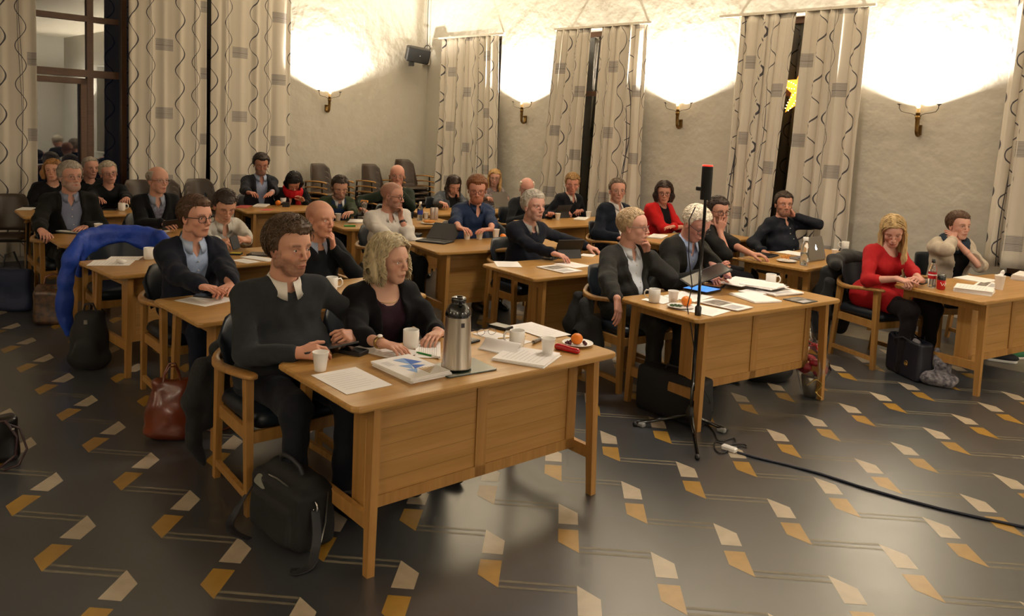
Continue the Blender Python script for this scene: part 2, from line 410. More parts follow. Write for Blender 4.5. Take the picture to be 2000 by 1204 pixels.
rc(-4.02,-3.35,-4.1,-3.38,.55,5,5,'patterned curtain just right of the glowing paper star',.4)
rc(-1.99,-1.1,-2.06,-1.1,.72,6,6,'patterned curtain cut by the right edge of the picture',.15)
le=EL+.16
def lc(t0,t1,folds,seed,label,u0):
    return curtain('curtain',rw(le,NR+t0),rw(le,NR+t1),rw(le+.01,NR+t0),rw(le+.01,NR+t1),.08,3.8,folds,.028,1.12,seed,label,'long printed curtains on the left wall',u0)
lc(-6.75,-5.98,4,11,'floor-length patterned curtain at the left edge, left of the uncovered window',.30)
lc(-4.95,-3.945,5,12,'floor-length patterned curtain between the uncovered window and the thin dark gap',.02)
lc(-3.885,-2.69,6,13,'floor-length patterned curtain right of the thin dark gap, beside the glowing wall',.05)
rod(le-.02,le+.02,(NR-6.9,NR-2.6),3.8,'long white curtain rail above the left wall windows',True)

# ------------------------------------------------------------------ paper star in the window
m_star=mat('star_paper','#f0b050',rough=.7,emis=('#ff9d2e',1.6))
m_dot=mat('star_dots','#fff0c0',emis=('#ffe7a0',14))
st=empty('paper_star',tuple(rw(-4.12,NR+.12,2.42)),WA,'glowing orange paper star lantern hanging in the gap between two curtains','lantern')
mb=MB(); vs=[]
for k in range(10):
    a=PI/2+k*PI/5; rr=.33 if k%2==0 else .14; vs.append((rr*math.cos(a),0,rr*math.sin(a)))
vs+= [(0,-.07,0),(0,.07,0)]
mb.add(vs,[(k,(k+1)%10,10) for k in range(10)]+[((k+1)%10,k,11) for k in range(10)]); mb.build('star_body',m_star,st)
mb=MB()
for k in range(0,10,2):
    a=PI/2+k*PI/5
    for q in range(1,8):
        for sd in (-1,1):
            rr=.04+q*.035; y=-.072*(1-rr/.34)-.004; aa=a+sd*(.36*(1-q/9)); mb.sphere((rr*math.cos(aa),y,rr*math.sin(aa)),.006,8)
mb.build('light_holes',m_dot,st)
mb=MB(); mb.tube([(0,0,.33),(0,0,.8)],.003,6); mb.build('cord',m_frame,st)

# ------------------------------------------------------------------ wall sconces
m_brass=mat('aged_brass','#8a6a35',rough=.35,metal=.85,var=(30,.7,'#5e4522'))
m_iron=mat('dark_iron','#4a4238',rough=.5,metal=.6)
m_candle=mat('candle_sleeve','#d8b478',rough=.5)
m_bulb=mat('lamp_bulb','#fff2d0',emis=('#ffd9a0',30))
def sconce(pos,rz,label):
    """local: -y faces the room, wall at y=0"""
    r=empty('wall_lamp',pos,rz,label,'wall lamp','brass candle lamps on the walls')
    b=MB(); sp=[]
    for k in range(26):
        a=-PI/2+k*PI*2/13; rad=.048*(1-k/34); sp.append((0,-.05-rad*math.cos(a)*1.0,.04+rad*math.sin(a)))
    b.tube([(0,-.1,.22),(0,-.1,.1),(0,-.097,.05)]+[(0,-.05-.048*math.cos(a),.04+.048*math.sin(a)) for a in np.linspace(0,-PI*1.7,16)],[.021,.021,.019]+list(np.linspace(.019,.009,16)),10)
    b.lathe([(.021,0),(.026,.004),(.026,.03),(.021,.035)],(0,-.1,.155),14); b.box((-.018,-.03,.0),(.018,0,.1))
    b.build('scroll_bracket',m_brass,r)
    c=MB(); c.lathe([(.019,0),(.018,.09),(.0,.092)],(0,-.1,.215),14); c.build('candle_sleeve',m_candle,r)
    l=MB(); l.lathe([(.008,0),(.016,.02),(.012,.045),(0,.07)],(0,-.1,.305),12); l.build('bulb',m_bulb,r)
    for sx in (-1,1):
        k=MB(); k.tube([(sx*.016,-.1,.16),(sx*.03,-.1,.2),(sx*.07,-.1,.215),(sx*.12,-.1,.222),(sx*.165,-.1,.235),(sx*.185,-.1,.265),(sx*.187,-.1,.30)],.004,6)
        k.lathe([(.004,0),(.01,.004),(.026,.014),(.024,.016),(0,.008)],(sx*.187,-.1,.295),12); k.build('side_arm',m_iron,r)
    L=bpy.data.lights.new('sconce_light','SPOT'); L.energy=SC_W; L.color=lin('#ffd7a0') if False else (1.0,.90,.75); L.spot_size=math.radians(148); L.spot_blend=.45; L.shadow_soft_size=.035
    o=bpy.data.objects.new('sconce_light',L); COL.objects.link(o); o.parent=r; o.location=(0,-.155,.28); o.rotation_euler=(PI,0,0); o.rotation_euler=(math.radians(180-4),0,0)
    return r
SC_W=SCONCE_W
names_=['brass wall lamp under the glow nearest the room corner on the right wall','brass wall lamp between the middle window and the star window','brass wall lamp with two side arms, right of the star window','brass wall lamp far along the right wall outside the picture','brass wall lamp farther along the right wall','brass wall lamp at the end of the right wall']
for e,lb in zip((-8.36,-5.63,-2.79,.15,2.95,5.7),names_): sconce(tuple(rw(e,NR,1.94)),WA,lb)
sconce(tuple(rw(EL,NR-1.98,1.98)),WA+PI/2,'brass wall lamp on the left wall, between the long curtains and the corner')
for e in (-6,-1.5,3): sconce(tuple(rw(e,N0,1.94)),WA+PI,'brass wall lamp on the wall behind the viewer')

# ------------------------------------------------------------------ loudspeaker in the corner
m_blk=mat('black_plastic','#1c1b1b',rough=.45); m_mesh=mat('speaker_grille','#141414',rough=.8,bump=(400,.6,.002))
sp=empty('wall_speaker',tuple(rw(EL+.3,NR-.46,2.98)),WA+math.radians(62),'black loudspeaker mounted high on the left wall near the corner','speaker')
b=MB(); b.box((-.19,-.11,-.12),(.19,.10,.12),bev=.02); b.build('cabinet',m_blk,sp).rotation_euler=(.25,.12,0)
g=MB(); g.box((-.175,-.118,-.105),(.175,-.108,.105),bev=.004); g.build('grille',m_mesh,sp).rotation_euler=(.25,.12,0)
d=MB(); d.lathe([(.008,0),(.008,.004),(0,.004)],(0,0,0),10); o=d.build('badge',mat('silver','#c8c8c8',metal=.8,rough=.3),sp); o.location=(.02,-.118,-.03); o.rotation_euler=(PI/2+.25,0,0)
k=MB(); k.tube([(0,.06,0),(-.03,.16,-.02),(-.05,.26,-.02)],.016,8); k.box((-.14,-.05,-.19),(-.06,.05,-.12)); k.build('bracket',m_blk,sp)
c=MB(); p0=rw(EL+.05,NR-.06)
c.tube([(p0.x+.01*math.sin(z*3),p0.y,z) for z in np.linspace(3.15,HCEIL,14)],.006,6); 
o=c.build('speaker_cable',m_blk); tag(o,'dark cables running up the corner of the walls to the ceiling','cable')
c=MB(); c.tube([tuple(p0+Vector((.04*math.cos(a)*1.2,.02*math.sin(a),3.12+.07*math.sin(a*1.0)))) for a in np.linspace(0,13,40)],.007,6); q=rw(EL+.22,NR-.3,3.05)
c.tube([tuple(p0+Vector((0,0,3.1))),tuple(p0+Vector((-.05,-.08,3.0))),tuple(q)],.005,6)
o=c.build('cable_coil',m_blk); tag(o,'coiled black cable hanging in the corner beside the loudspeaker','cable')
wbx=MB(); wbox(wbx,EL+.01,EL+.09,NR-.12,NR-.03,2.86,3.0); o=wbx.build('junction_box',m_whitemetal); tag(o,'small white box in the corner below the coiled cable','electrical box')
# ------------------------------------------------------------------ furniture
m_top=wood('oak_table_top','#b58a4e','#9c7238',.3,0)
m_oak=wood('oak_frame','#a87c42','#8f6530',.4,2)
m_oakx=wood('oak_panel','#ad824a','#997036',.42,0)
m_leather=mat('dark_blue_leather','#141b24',rough=.38,spec=.35,bump=(60,.1,.002))
m_brown=mat('brown_leather','#40342a',rough=.42,bump=(60,.1,.002))
m_navy=mat('navy_leather','#191d28',rough=.4,bump=(60,.1,.002))
m_groove=mat('groove','#7d5a2c',rough=.6)
TL,TW,TH=1.48,.70,.72
def sweep(mb,pts,ws,ts,mi=0,sub=4):
    """rounded rectangular section swept along pts, ws horizontal widths, ts thicknesses (z up)"""
    P=[np.array(p,float) for p in pts]; n=len(P)
    def cr(a,i,t):
        p0,p1,p2,p3=[a[max(0,min(n-1,i+k))] for k in (-1,0,1,2)]
        return .5*((2*p1)+(-p0+p2)*t+(2*p0-5*p1+4*p2-p3)*t*t+(-p0+3*p1-3*p2+p3)*t**3)
    Q=[];W=[];T=[]
    for i in range(n-1):
        for k in range(sub):
            t=k/sub; Q.append(cr(P,i,t)); W.append(ws[i]+(ws[i+1]-ws[i])*t); T.append(ts[i]+(ts[i+1]-ts[i])*t)
    Q.append(P[-1]);W.append(ws[-1]);T.append(ts[-1]); m=len(Q); vs=[];fs=[]
    prof=[(-.5,-.28),(-.38,-.5),(.38,-.5),(.5,-.28),(.5,.28),(.38,.5),(-.38,.5),(-.5,.28)]; K=len(prof)
    for i in range(m):
        d=Q[min(i+1,m-1)]-Q[max(i-1,0)]; d/=np.linalg.norm(d); s=np.cross(d,[0,0,1]); s/=max(1e-6,np.linalg.norm(s)); u=np.cross(s,d)
        for a,b in prof: vs.append(Q[i]+s*a*W[i]+u*b*T[i])
    for i in range(m-1):
        for k in range(K): fs.append((i*K+k,i*K+(k+1)%K,(i+1)*K+(k+1)%K,(i+1)*K+k))
    fs.append(tuple(reversed(range(K)))); fs.append(tuple((m-1)*K+k for k in range(K)))
    mb.add(vs,fs,mi,False)

def make_table():
    """local: x along the long side from the near-left corner B, y towards the sitters"""
    r=empty('desk',(0,0,0))
    b=MB(); slab(b,round_rect(TL,TW,.035,5,TL/2,TW/2),TH-.028,TH,.008); b.build('table_top',m_top,r)
    ix,y0,y1=.125,.05,TW-.05
    for sx in (0,1):
        x=ix if sx==0 else TL-ix; s=1 if sx==0 else -1
        for y,sy in ((y0,1),(y1,-1)):
            l=MB(); l.bar((x-s*.018,y-sy*.012,0),(x,y+sy*.006,TH-.03),.034,.036,up=(0,1,0),w2=.036,t2=.056); l.build('leg',m_oak,r)
        f=MB(); f.bar((x,y0,TH-.062),(x,y1,TH-.062),.026,.062); f.build('end_rail',m_oak,r)
        f=MB(); f.bar((x-s*.012,y0-.002,.215),(x-s*.012,y1,.215),.026,.062); f.build('end_stretcher',m_oak,r)
    px0,px1,py,pz0,pz1=ix+.018,TL-ix-.018,y0+.1,.215,TH-.03
    p=MB(); p.box((px0+.05,py,pz0+.04),(px1-.05,py+.014,pz1)); p.build('modesty_panel',m_oakx,r)
    g=MB()
    for k in range(1,6):
        z=pz0+.04+(pz1-pz0-.04)*k/6; g.box((px0+.05,py-.0006,z-.0007),(px1-.05,py+.002,z+.0007))
    g.build('panel_groove',m_groove,r)['kind']='stuff'
    s_=MB()
    for x in (px0+.025,(px0+px1)/2,px1-.025): s_.box((x-.03,py-.008,pz0),(x+.03,py+.03,pz1))
    s_.box((px0,py-.008,pz0),(px1,py+.03,pz0+.05))
    for x0,x1 in ((px0,px0+.018),(px1-.018,px1)): s_.box((x0,py,pz0),(x1,py+.1,pz1))
    s_.build('panel_frame',m_oak,r)
    return r
TABLES={'T1':(-.739,2.889,43.8),'T2':(.851,4.738,38.3),'T3':(-.158,5.786,39.9),'T4':(2.142,6.936,44),'T5':(3.068,5.845,35),'T6':(-1.848,3.97,45.9),'T7':(-1.035,6.788,35.9),
'T8':(-2.93,5.04,49),'T9':(-4.0,6.125,44),'T10':(-5.38,7.65,42),'T11':(-3.67,9.07,38),'T12':(-2.2,8.0,38),'T15':(1.15,8.05,42),'T14':(-.1,9.1,42),'T24':(-1.6,9.75,42)}
TLAB={'T1':'oak desk nearest the viewer carrying a steel vacuum jug and a picture-covered document','T2':'oak desk behind the thin black stand, covered in heaped papers and a lit tablet',
'T3':'oak desk with a magazine and propped tablet, in front of the grey-haired man in navy','T4':'oak desk carrying the silver laptop and clear water bottle','T5':'oak desk at the right edge with a soda bottle and can',
'T6':'oak desk of the young man in glasses, with a phone lying on one sheet','T7':'oak desk with the dark laptop and two empty cups, behind the empty chair','T8':'oak desk strewn with loose sheets beside the blue jacket',
'T9':'oak desk behind the blue jacket, of the bearded man in a dark blazer','T10':'oak desk at far left, mostly hidden behind the man in a dark blazer','T11':'oak desk in front of the standing man in a grey suit, with an orange',
'T12':'oak desk of the man in the green and blue sweater, behind the bald man','T15':'oak desk behind the woman in the red cardigan cut off by heads in front','T14':'oak desk of the blond man in the navy sweater, with a propped tablet','T24':'oak desk of the woman with long dark hair, with pastry and drinks'}
proto=None; TB={}
for k,(x,y,a) in TABLES.items():
    if proto is None: o=proto=make_table()
    else: o=copy_tree(proto)
    tag(o,TLAB[k],'desk','oak desks in the hall'); o.location=(x,y,0); o.rotation_euler=(0,0,math.radians(a)); TB[k]=o

def shell(mb,w0,w1,z0,z1,depth,lean,th,mi=0,nu=16,nv=10,cor=.10,dip=.0,top=.02):
    """curved upholstered back; w0 width at bottom, w1 at top, bulging backwards"""
    vs=[];N=(nu+1)*(nv+1)
    for side in (0,1):
        for j in range(nv+1):
            f=j/nv
            for i in range(nu+1):
                u=-1+2*i/nu; ww=(w0+(w1-w0)*f)/2
                au=abs(u); zb=z0-dip*au**2; zt=z1-cor*max(0,au-.72)/.28*(1 if cor>0 else 0)-top*(1-au*au)*.6
                z=zb+(zt-zb)*f; x=-depth*math.cos(u*1.15)-lean*(z-z0)
                ed=min(1,(1-au)*8,(1-abs(2*f-1))*6)**.5*.5+.5*.4
                x+= (th*ed/2)*(1 if side==0 else -1)
                vs.append((x,u*ww,z))
    fs=[]
    for s in (0,1):
        for j in range(nv):
            for i in range(nu):
                q=[s*N+j*(nu+1)+i,s*N+j*(nu+1)+i+1,s*N+(j+1)*(nu+1)+i+1,s*N+(j+1)*(nu+1)+i]; fs.append(tuple(q if s==0 else reversed(q)))
    rim=[j for j in range(nu+1)]+[(j+1)*(nu+1)-1 for j in range(1,nv+1)]+[nv*(nu+1)+i for i in range(nu-1,-1,-1)]+[j*(nu+1) for j in range(nv-1,0,-1)]
    for a,b in zip(rim,rim[1:]+rim[:1]): fs.append((a,N+a,N+b,b))
    mb.add(vs,fs,mi,True)
def make_armchair():
    r=empty('armchair')
    b=MB(); slab(b,round_rect(.47,.48,.07,6,.01,0),.385,.465,.03); b.build('seat',m_leather,r,smooth=True)
    b=MB(); shell(b,.46,.54,.56,.83,.27,.22,.035,dip=.0); b.build('backrest',m_leather,r)
    a=MB(); pts=[(.285,.262,.655),(.24,.272,.655),(.10,.292,.645),(-.06,.292,.628),(-.18,.262,.632),(-.27,.15,.655),(-.30,0,.665),(-.27,-.15,.655),(-.18,-.262,.632),(-.06,-.292,.628),(.10,-.292,.645),(.24,-.272,.655),(.285,-.262,.655)]
    ws=[.035,.07,.062,.045,.034,.032,.032,.032,.034,.045,.062,.07,.035]; ts=[.018,.022,.024,.032,.045,.05,.05,.05,.045,.032,.024,.022,.018]
    sweep(a,pts,ws,ts,sub=5); a.build('arm_rail',m_oak,r,smooth=True)
    for s in (1,-1):
        l=MB(); l.bar((.235,s*.262,0),(.225,s*.268,.645),.030,.034,up=(1,0,0),w2=.036,t2=.048); l.build('leg',m_oak,r)
        l=MB(); l.bar((-.24,s*.235,0),(-.17,s*.25,.62),.030,.032,up=(1,0,0),w2=.034,t2=.05); l.build('leg',m_oak,r)
        t=MB(); t.bar((.23,s*.262,.085),(-.235,s*.238,.085),.022,.034); t.build('stretcher',m_oak,r)
        t=MB(); t.bar((.22,s*.25,.36),(-.20,s*.235,.36),.022,.06); t.build('seat_rail',m_oak,r)
    t=MB(); t.bar((.225,.25,.36),(.225,-.25,.36),.022,.055); t.build('front_rail',m_oak,r); t=MB(); t.bar((-.2,.24,.36),(-.2,-.24,.36),.022,.055); t.build('back_rail',m_oak,r)
    return r
CH=None
def armchair(x,y,heading,label,group='oak armchairs with dark leather at the desks'):
    global CH
    if CH is None: o=CH=make_armchair()
    else: o=copy_tree(CH)
    o.location=(x,y,0); o.rotation_euler=(0,0,heading); tag(o,label,'chair',group); return o
def make_stack_chair():
    r=empty('stacking_chair')
    b=MB(); shell(b,.46,.36,.46,.86,.17,.2,.03,cor=.07,top=.0); b.build('backrest',m_brown,r)
    b=MB(); slab(b,round_rect(.44,.44,.06,5,.06,0),.40,.44,.018); b.build('seat',m_brown,r,smooth=True)
    for s in (1,-1):
        a=MB(); sweep(a,[(.30,s*.265,.60),(.24,s*.272,.61),(.05,s*.275,.615),(-.14,s*.26,.60),(-.22,s*.2,.585)],[.03,.055,.055,.04,.03],[.016,.02,.02,.024,.02],sub=4); a.build('armrest',m_oak,r,smooth=True)
        l=MB(); l.tube([(.24,s*.25,.0),(.20,s*.265,.60)],.011,8); l.build('leg',m_blk,r)
        l=MB(); l.tube([(-.24,s*.23,.0),(-.16,s*.25,.59)],.011,8); l.build('leg',m_blk,r)
    t=MB(); t.tube([(.2,.255,.385),(.2,-.255,.385)],.01,8); t.build('front_bar',m_blk,r); t=MB(); t.tube([(-.19,.245,.385),(-.19,-.245,.385)],.01,8); t.build('back_bar',m_blk,r)
    return r
SCH=make_stack_chair(); _used=[False]
def stack_chair(x,y,z,heading,label,group):
    if not _used[0]: o=SCH; _used[0]=True
    else: o=copy_tree(SCH)
    o.location=(x,y,z); o.rotation_euler=(0,0,heading); tag(o,label,'chair',group); return o
def wall_pt(px,e):
    """plan point seen in picture column px that stands e along the room (near the left wall)"""
    d=ray(px,330); t=e/(d[:2]@E_); return d[:2]*t
def stackof(px,e,n,name,dh=.0,gap=.082):
    p=wall_pt(px,e); hd=WA+math.radians(dh)
    for k in range(n):
        off=-.012*k
        pos='topmost of' if k==n-1 else ('bottom of' if k==0 else 'inside')
        stack_chair(p[0]+off*E_[0],p[1]+off*E_[1],k*gap,hd,'brown stacking chair, %s %s'%(pos,name),'stacked brown chairs, '+name)
stackof(641,-10.25,5,'the stack left of the bare wall, beside the long curtain',10)
stackof(739,-10.2,5,'the middle stack behind the bald man in glasses',5)
stackof(803,-10.05,6,'the tallest stack by the room corner',-4)
stackof(397,-10.0,3,'the short stack before the dark gap between curtains',-8,.07)
stackof(340,-10.05,3,'the short stack behind the bald man with glasses',12,.065)
stackof(283,-10.05,3,'the short stack just right of the tall window',5,.065)
def ch_local(o,mt):
    for c in o.children:
        if c.name.split('.')[0] in('backrest','seat'):
            c.data=c.data.copy(); c.data.materials[0]=mt
CH=make_armchair(); CH.location=(*wall_pt(446,-9.95),0); CH.rotation_euler=(0,0,WA+.1); tag(CH,'navy leather chair standing alone beside the short stack of brown chairs','chair','oak armchairs with dark leather at the desks')
p=at(8,420,.66); stack_chair(p[0]-.05,p[1]+.1,0,math.radians(-70),'brown chair cut by the left edge of the picture, in front of the curtain','brown chair at the left edge')
p=at(818,363,.86); stack_chair(p[0],p[1],0,math.radians(-42),'single brown chair with wooden arms between the bald men and the long-haired woman','lone brown chair')
# ------------------------------------------------------------------ organic modelling: distance fields -> surface nets
f4=np.float32
def tone(c): return tuple(np.minimum(np.array(lin(c))*np.array((1.12,1.22,1.30))+.012,1.0))
def _smin(a,b,k):
    h=np.clip(.5+.5*(b-a)/k,0,1).astype(f4); return a*h+b*(1-h)-k*h*(1-h) if False else (b*(1-h)+a*h-k*h*(1-h)).astype(f4)
def smin(a,b,k):
    h=np.clip(.5+.5*(a-b)/k,0,1); return a*(1-h)+b*h-k*h*(1-h)
class G:
    def __init__(s,lo,hi,h):
        s.lo=np.array(lo,float); s.h=h; s.n=[int(math.ceil((hi[i]-lo[i])/h))+1 for i in range(3)]
        ax=[(s.lo[i]+h*np.arange(s.n[i])).astype(f4) for i in range(3)]; s.ax=ax
        s.F=np.full(s.n,1.0,f4)
    def sl(s,lo,hi):
        r=[]
        for i in range(3):
            a=max(0,int((lo[i]-s.lo[i])/s.h)); b=min(s.n[i],int((hi[i]-s.lo[i])/s.h)+2)
            if a>=b: return None,None
            r.append(slice(a,b))
        return tuple(r),(s.ax[0][r[0]][:,None,None],s.ax[1][r[1]][None,:,None],s.ax[2][r[2]][None,None,:])
    def _ap(s,q,d,k,op):
        if op=='+': s.F[q]=smin(s.F[q],d,k)
        else: s.F[q]=-smin(-s.F[q],d,k)      # smooth subtraction
    def cap(s,a,b,ra,rb=None,k=.01,op='+'):
        rb=ra if rb is None else rb; a=np.array(a,float);b=np.array(b,float); R=max(ra,rb)+k*1.5+s.h
        q,c=s.sl(np.minimum(a,b)-R,np.maximum(a,b)+R)
        if q is None: return s
        v=b-a; L=max(1e-9,v@v); x,y,z=c[0]-a[0],c[1]-a[1],c[2]-a[2]
        t=np.clip((x*v[0]+y*v[1]+z*v[2])/L,0,1)
        d=np.sqrt((x-t*v[0])**2+(y-t*v[1])**2+(z-t*v[2])**2)-(ra+(rb-ra)*t); s._ap(q,d.astype(f4),k,op); return s
    def chain(s,pts,rs,k=.01,op='+'):
        for i in range(len(pts)-1): s.cap(pts[i],pts[i+1],rs[i],rs[i+1],k,op)
        return s
    def ell(s,c,r,k=.01,R=None,op='+'):
        c=np.array(c,float); r=np.array(r,float); m=max(r)+k*1.5+s.h if R is not None else r+k*1.5+s.h
        q,g=s.sl(c-m,c+m)
        if q is None: return s
        x,y,z=g[0]-c[0],g[1]-c[1],g[2]-c[2]
        if R is not None: x,y,z=[R[0][i]*x+R[1][i]*y+R[2][i]*z for i in range(3)]
        k0=np.sqrt((x/r[0])**2+(y/r[1])**2+(z/r[2])**2); k1=np.sqrt((x/r[0]**2)**2+(y/r[1]**2)**2+(z/r[2]**2)**2)+1e-6
        s._ap(q,(k0*(k0-1)/k1).astype(f4),k,op); return s
    def full(s): return s.ax[0][:,None,None],s.ax[1][None,:,None],s.ax[2][None,None,:]
    def mesh(s):
        F=s.F; F=np.where(F==0,f4(1e-6),F); n=F.shape; S=F<0
        c=S[:-1,:-1,:-1].astype(np.int8)
        for dx in (0,1):
            for dy in (0,1):
                for dz in (0,1):
                    if dx or dy or dz: c=c+S[dx:n[0]-1+dx,dy:n[1]-1+dy,dz:n[2]-1+dz]
        act=(c>0)&(c<8); ii=np.argwhere(act)
        if len(ii)==0: return np.zeros((0,3)),np.zeros((0,4),int)
        idx=np.full(act.shape,-1,np.int32); idx[act]=np.arange(len(ii))
        acc=np.zeros((len(ii),3)); cnt=np.zeros(len(ii))
        cor=[(0,0,0),(1,0,0),(0,1,0),(1,1,0),(0,0,1),(1,0,1),(0,1,1),(1,1,1)]
        V=[F[ii[:,0]+a,ii[:,1]+b,ii[:,2]+d] for a,b,d in cor]
        for i in range(8):
            for ax in range(3):
                if cor[i][ax]==0:
                    j=i+(1<<ax); m=(V[i]<0)!=(V[j]<0); t=np.where(m,V[i]/np.where(m,V[i]-V[j],1),0)
                    p=np.array(cor[i],float)[None]+np.zeros((len(ii),3)); p[:,ax]+=t
                    acc[m]+=p[m]; cnt[m]+=1
        v=s.lo+(ii+acc/cnt[:,None])*s.h
        fs=[]
        for ax in range(3):
            a=[slice(None)]*3;b=[slice(None)]*3; a[ax]=slice(0,n[ax]-1); b[ax]=slice(1,n[ax])
            e=np.argwhere(S[tuple(a)]!=S[tuple(b)]); o1,o2=[(1,2),(2,0),(0,1)][ax]
            ok=(e[:,o1]>0)&(e[:,o2]>0)&(e[:,o1]<n[o1]-1)&(e[:,o2]<n[o2]-1); e=e[ok]
            d1=np.zeros(3,int);d1[o1]=1;d2=np.zeros(3,int);d2[o2]=1
            g=lambda q: idx[q[:,0],q[:,1],q[:,2]]
            Q=np.stack([g(e-d1-d2),g(e-d2),g(e),g(e-d1)],1)
            fl_=S[e[:,0],e[:,1],e[:,2]]; Q[~fl_]=Q[~fl_][:,::-1]; fs.append(Q)
        Fq=np.concatenate(fs); Fq=Fq[(Fq>=0).all(1)]
        return v,Fq
def relax(v,f,it=2,w=.5):
    e=np.concatenate([f[:,[0,1]],f[:,[1,2]],f[:,[2,3]],f[:,[3,0]]]); 
    for _ in range(it):
        s=np.zeros_like(v);c=np.zeros(len(v))
        for k in range(3): s[:,k]=np.bincount(e[:,0],v[e[:,1],k],len(v))+np.bincount(e[:,1],v[e[:,0],k],len(v))
        c=np.bincount(e[:,0],minlength=len(v))+np.bincount(e[:,1],minlength=len(v)); v=v+w*(s/np.maximum(c,1)[:,None]-v)
    return v
def npmesh(name,parts,mats,parent,cols=None):
    """parts: list of (verts,faces) joined to one mesh"""
    vs=[];fs=[];b=0
    for v,f in parts:
        vs.append(v); fs.append(f+b); b+=len(v)
    v=np.concatenate(vs).astype(f4); f=np.concatenate(fs).astype(np.int32)
    me=bpy.data.meshes.new(name); me.vertices.add(len(v)); me.vertices.foreach_set('co',v.ravel())
    k=f.shape[1]; me.loops.add(f.size); me.loops.foreach_set('vertex_index',f.ravel())
    me.polygons.add(len(f)); me.polygons.foreach_set('loop_start',np.arange(0,f.size,k,dtype=np.int32))
    try: me.polygons.foreach_set('loop_total',np.full(len(f),k,np.int32))
    except Exception: pass
    me.update(calc_edges=True); me.polygons.foreach_set('use_smooth',np.ones(len(f),bool))
    if cols is not None:
        a=me.color_attributes.new('Col','FLOAT_COLOR','POINT'); c=np.ones((len(v),4),f4); c[:,:3]=np.concatenate(cols); a.data.foreach_set('color',c.ravel())
    o=link(name,me,parent,mats); return o
def tubes(paths,rads,sides=4):
    """paths (N,M,3) ; rads (N,M)"""
    P=np.asarray(paths); N,Mm,_=P.shape; d=np.gradient(P,axis=1); d/=np.linalg.norm(d,axis=2,keepdims=True)+1e-9
    up=np.array([.31,.17,.93]); x=np.cross(d,up); x/=np.linalg.norm(x,axis=2,keepdims=True)+1e-9; y=np.cross(x,d)
    R=np.asarray(rads)[:,:,None]; V=[]
    for k in range(sides):
        a=2*PI*k/sides; V.append(P+(x*math.cos(a)+y*math.sin(a))*R)
    V=np.stack(V,2); base=np.arange(N*Mm*sides).reshape(N,Mm,sides); nx=np.roll(base,-1,axis=2)
    f=np.stack([base[:,:-1],nx[:,:-1],nx[:,1:],base[:,1:]],-1).reshape(-1,4)
    return V.reshape(-1,3),f
def nz(x,y,z,s,ph=0.0):
    return (np.sin(x*s+1.3*np.sin(y*s*.7+ph)+ph)*np.sin(y*s*.9+1.1*np.sin(z*s*.8)+ph*1.7)+np.sin(z*s*1.1+1.2*np.sin(x*s*.6+ph)+2.1+ph))*.5
def rot(yaw=0,pitch=0,roll=0):
    """columns: forward, left, up ; pitch>0 looks down ; roll>0 tips to the left"""
    cy,sy=math.cos(yaw),math.sin(yaw); cp,sp_=math.cos(pitch),math.sin(pitch); cr,sr=math.cos(roll),math.sin(roll)
    Rz=np.array([[cy,-sy,0],[sy,cy,0],[0,0,1]]); Ry=np.array([[cp,0,sp_],[0,1,0],[-sp_,0,cp]]); Rx=np.array([[1,0,0],[0,cr,sr],[0,-sr,cr]])
    return Rz@Ry@Rx
def unit(v): v=np.array(v,float); return v/np.linalg.norm(v)

m_skin=mat('skin',(.5,.3,.22),rough=.52,spec=.35,sss=.06,vcol='Col',bump=(90,.12,.0012))
m_eye=mat('eye_surface',(.7,.66,.62),rough=.18,vcol='Col')
m_hair_cache={}
def hairmat(col):
    k='hair_'+col.strip('#')
    c=np.array(lin(col)); return mat(k,tuple(c*.85),rough=.5,spec=.35,var=(55,.9,tuple(np.minimum(c*1.6,1)),(1,1,.25)),bump=(130,.6,.004,(1,1,.35)))

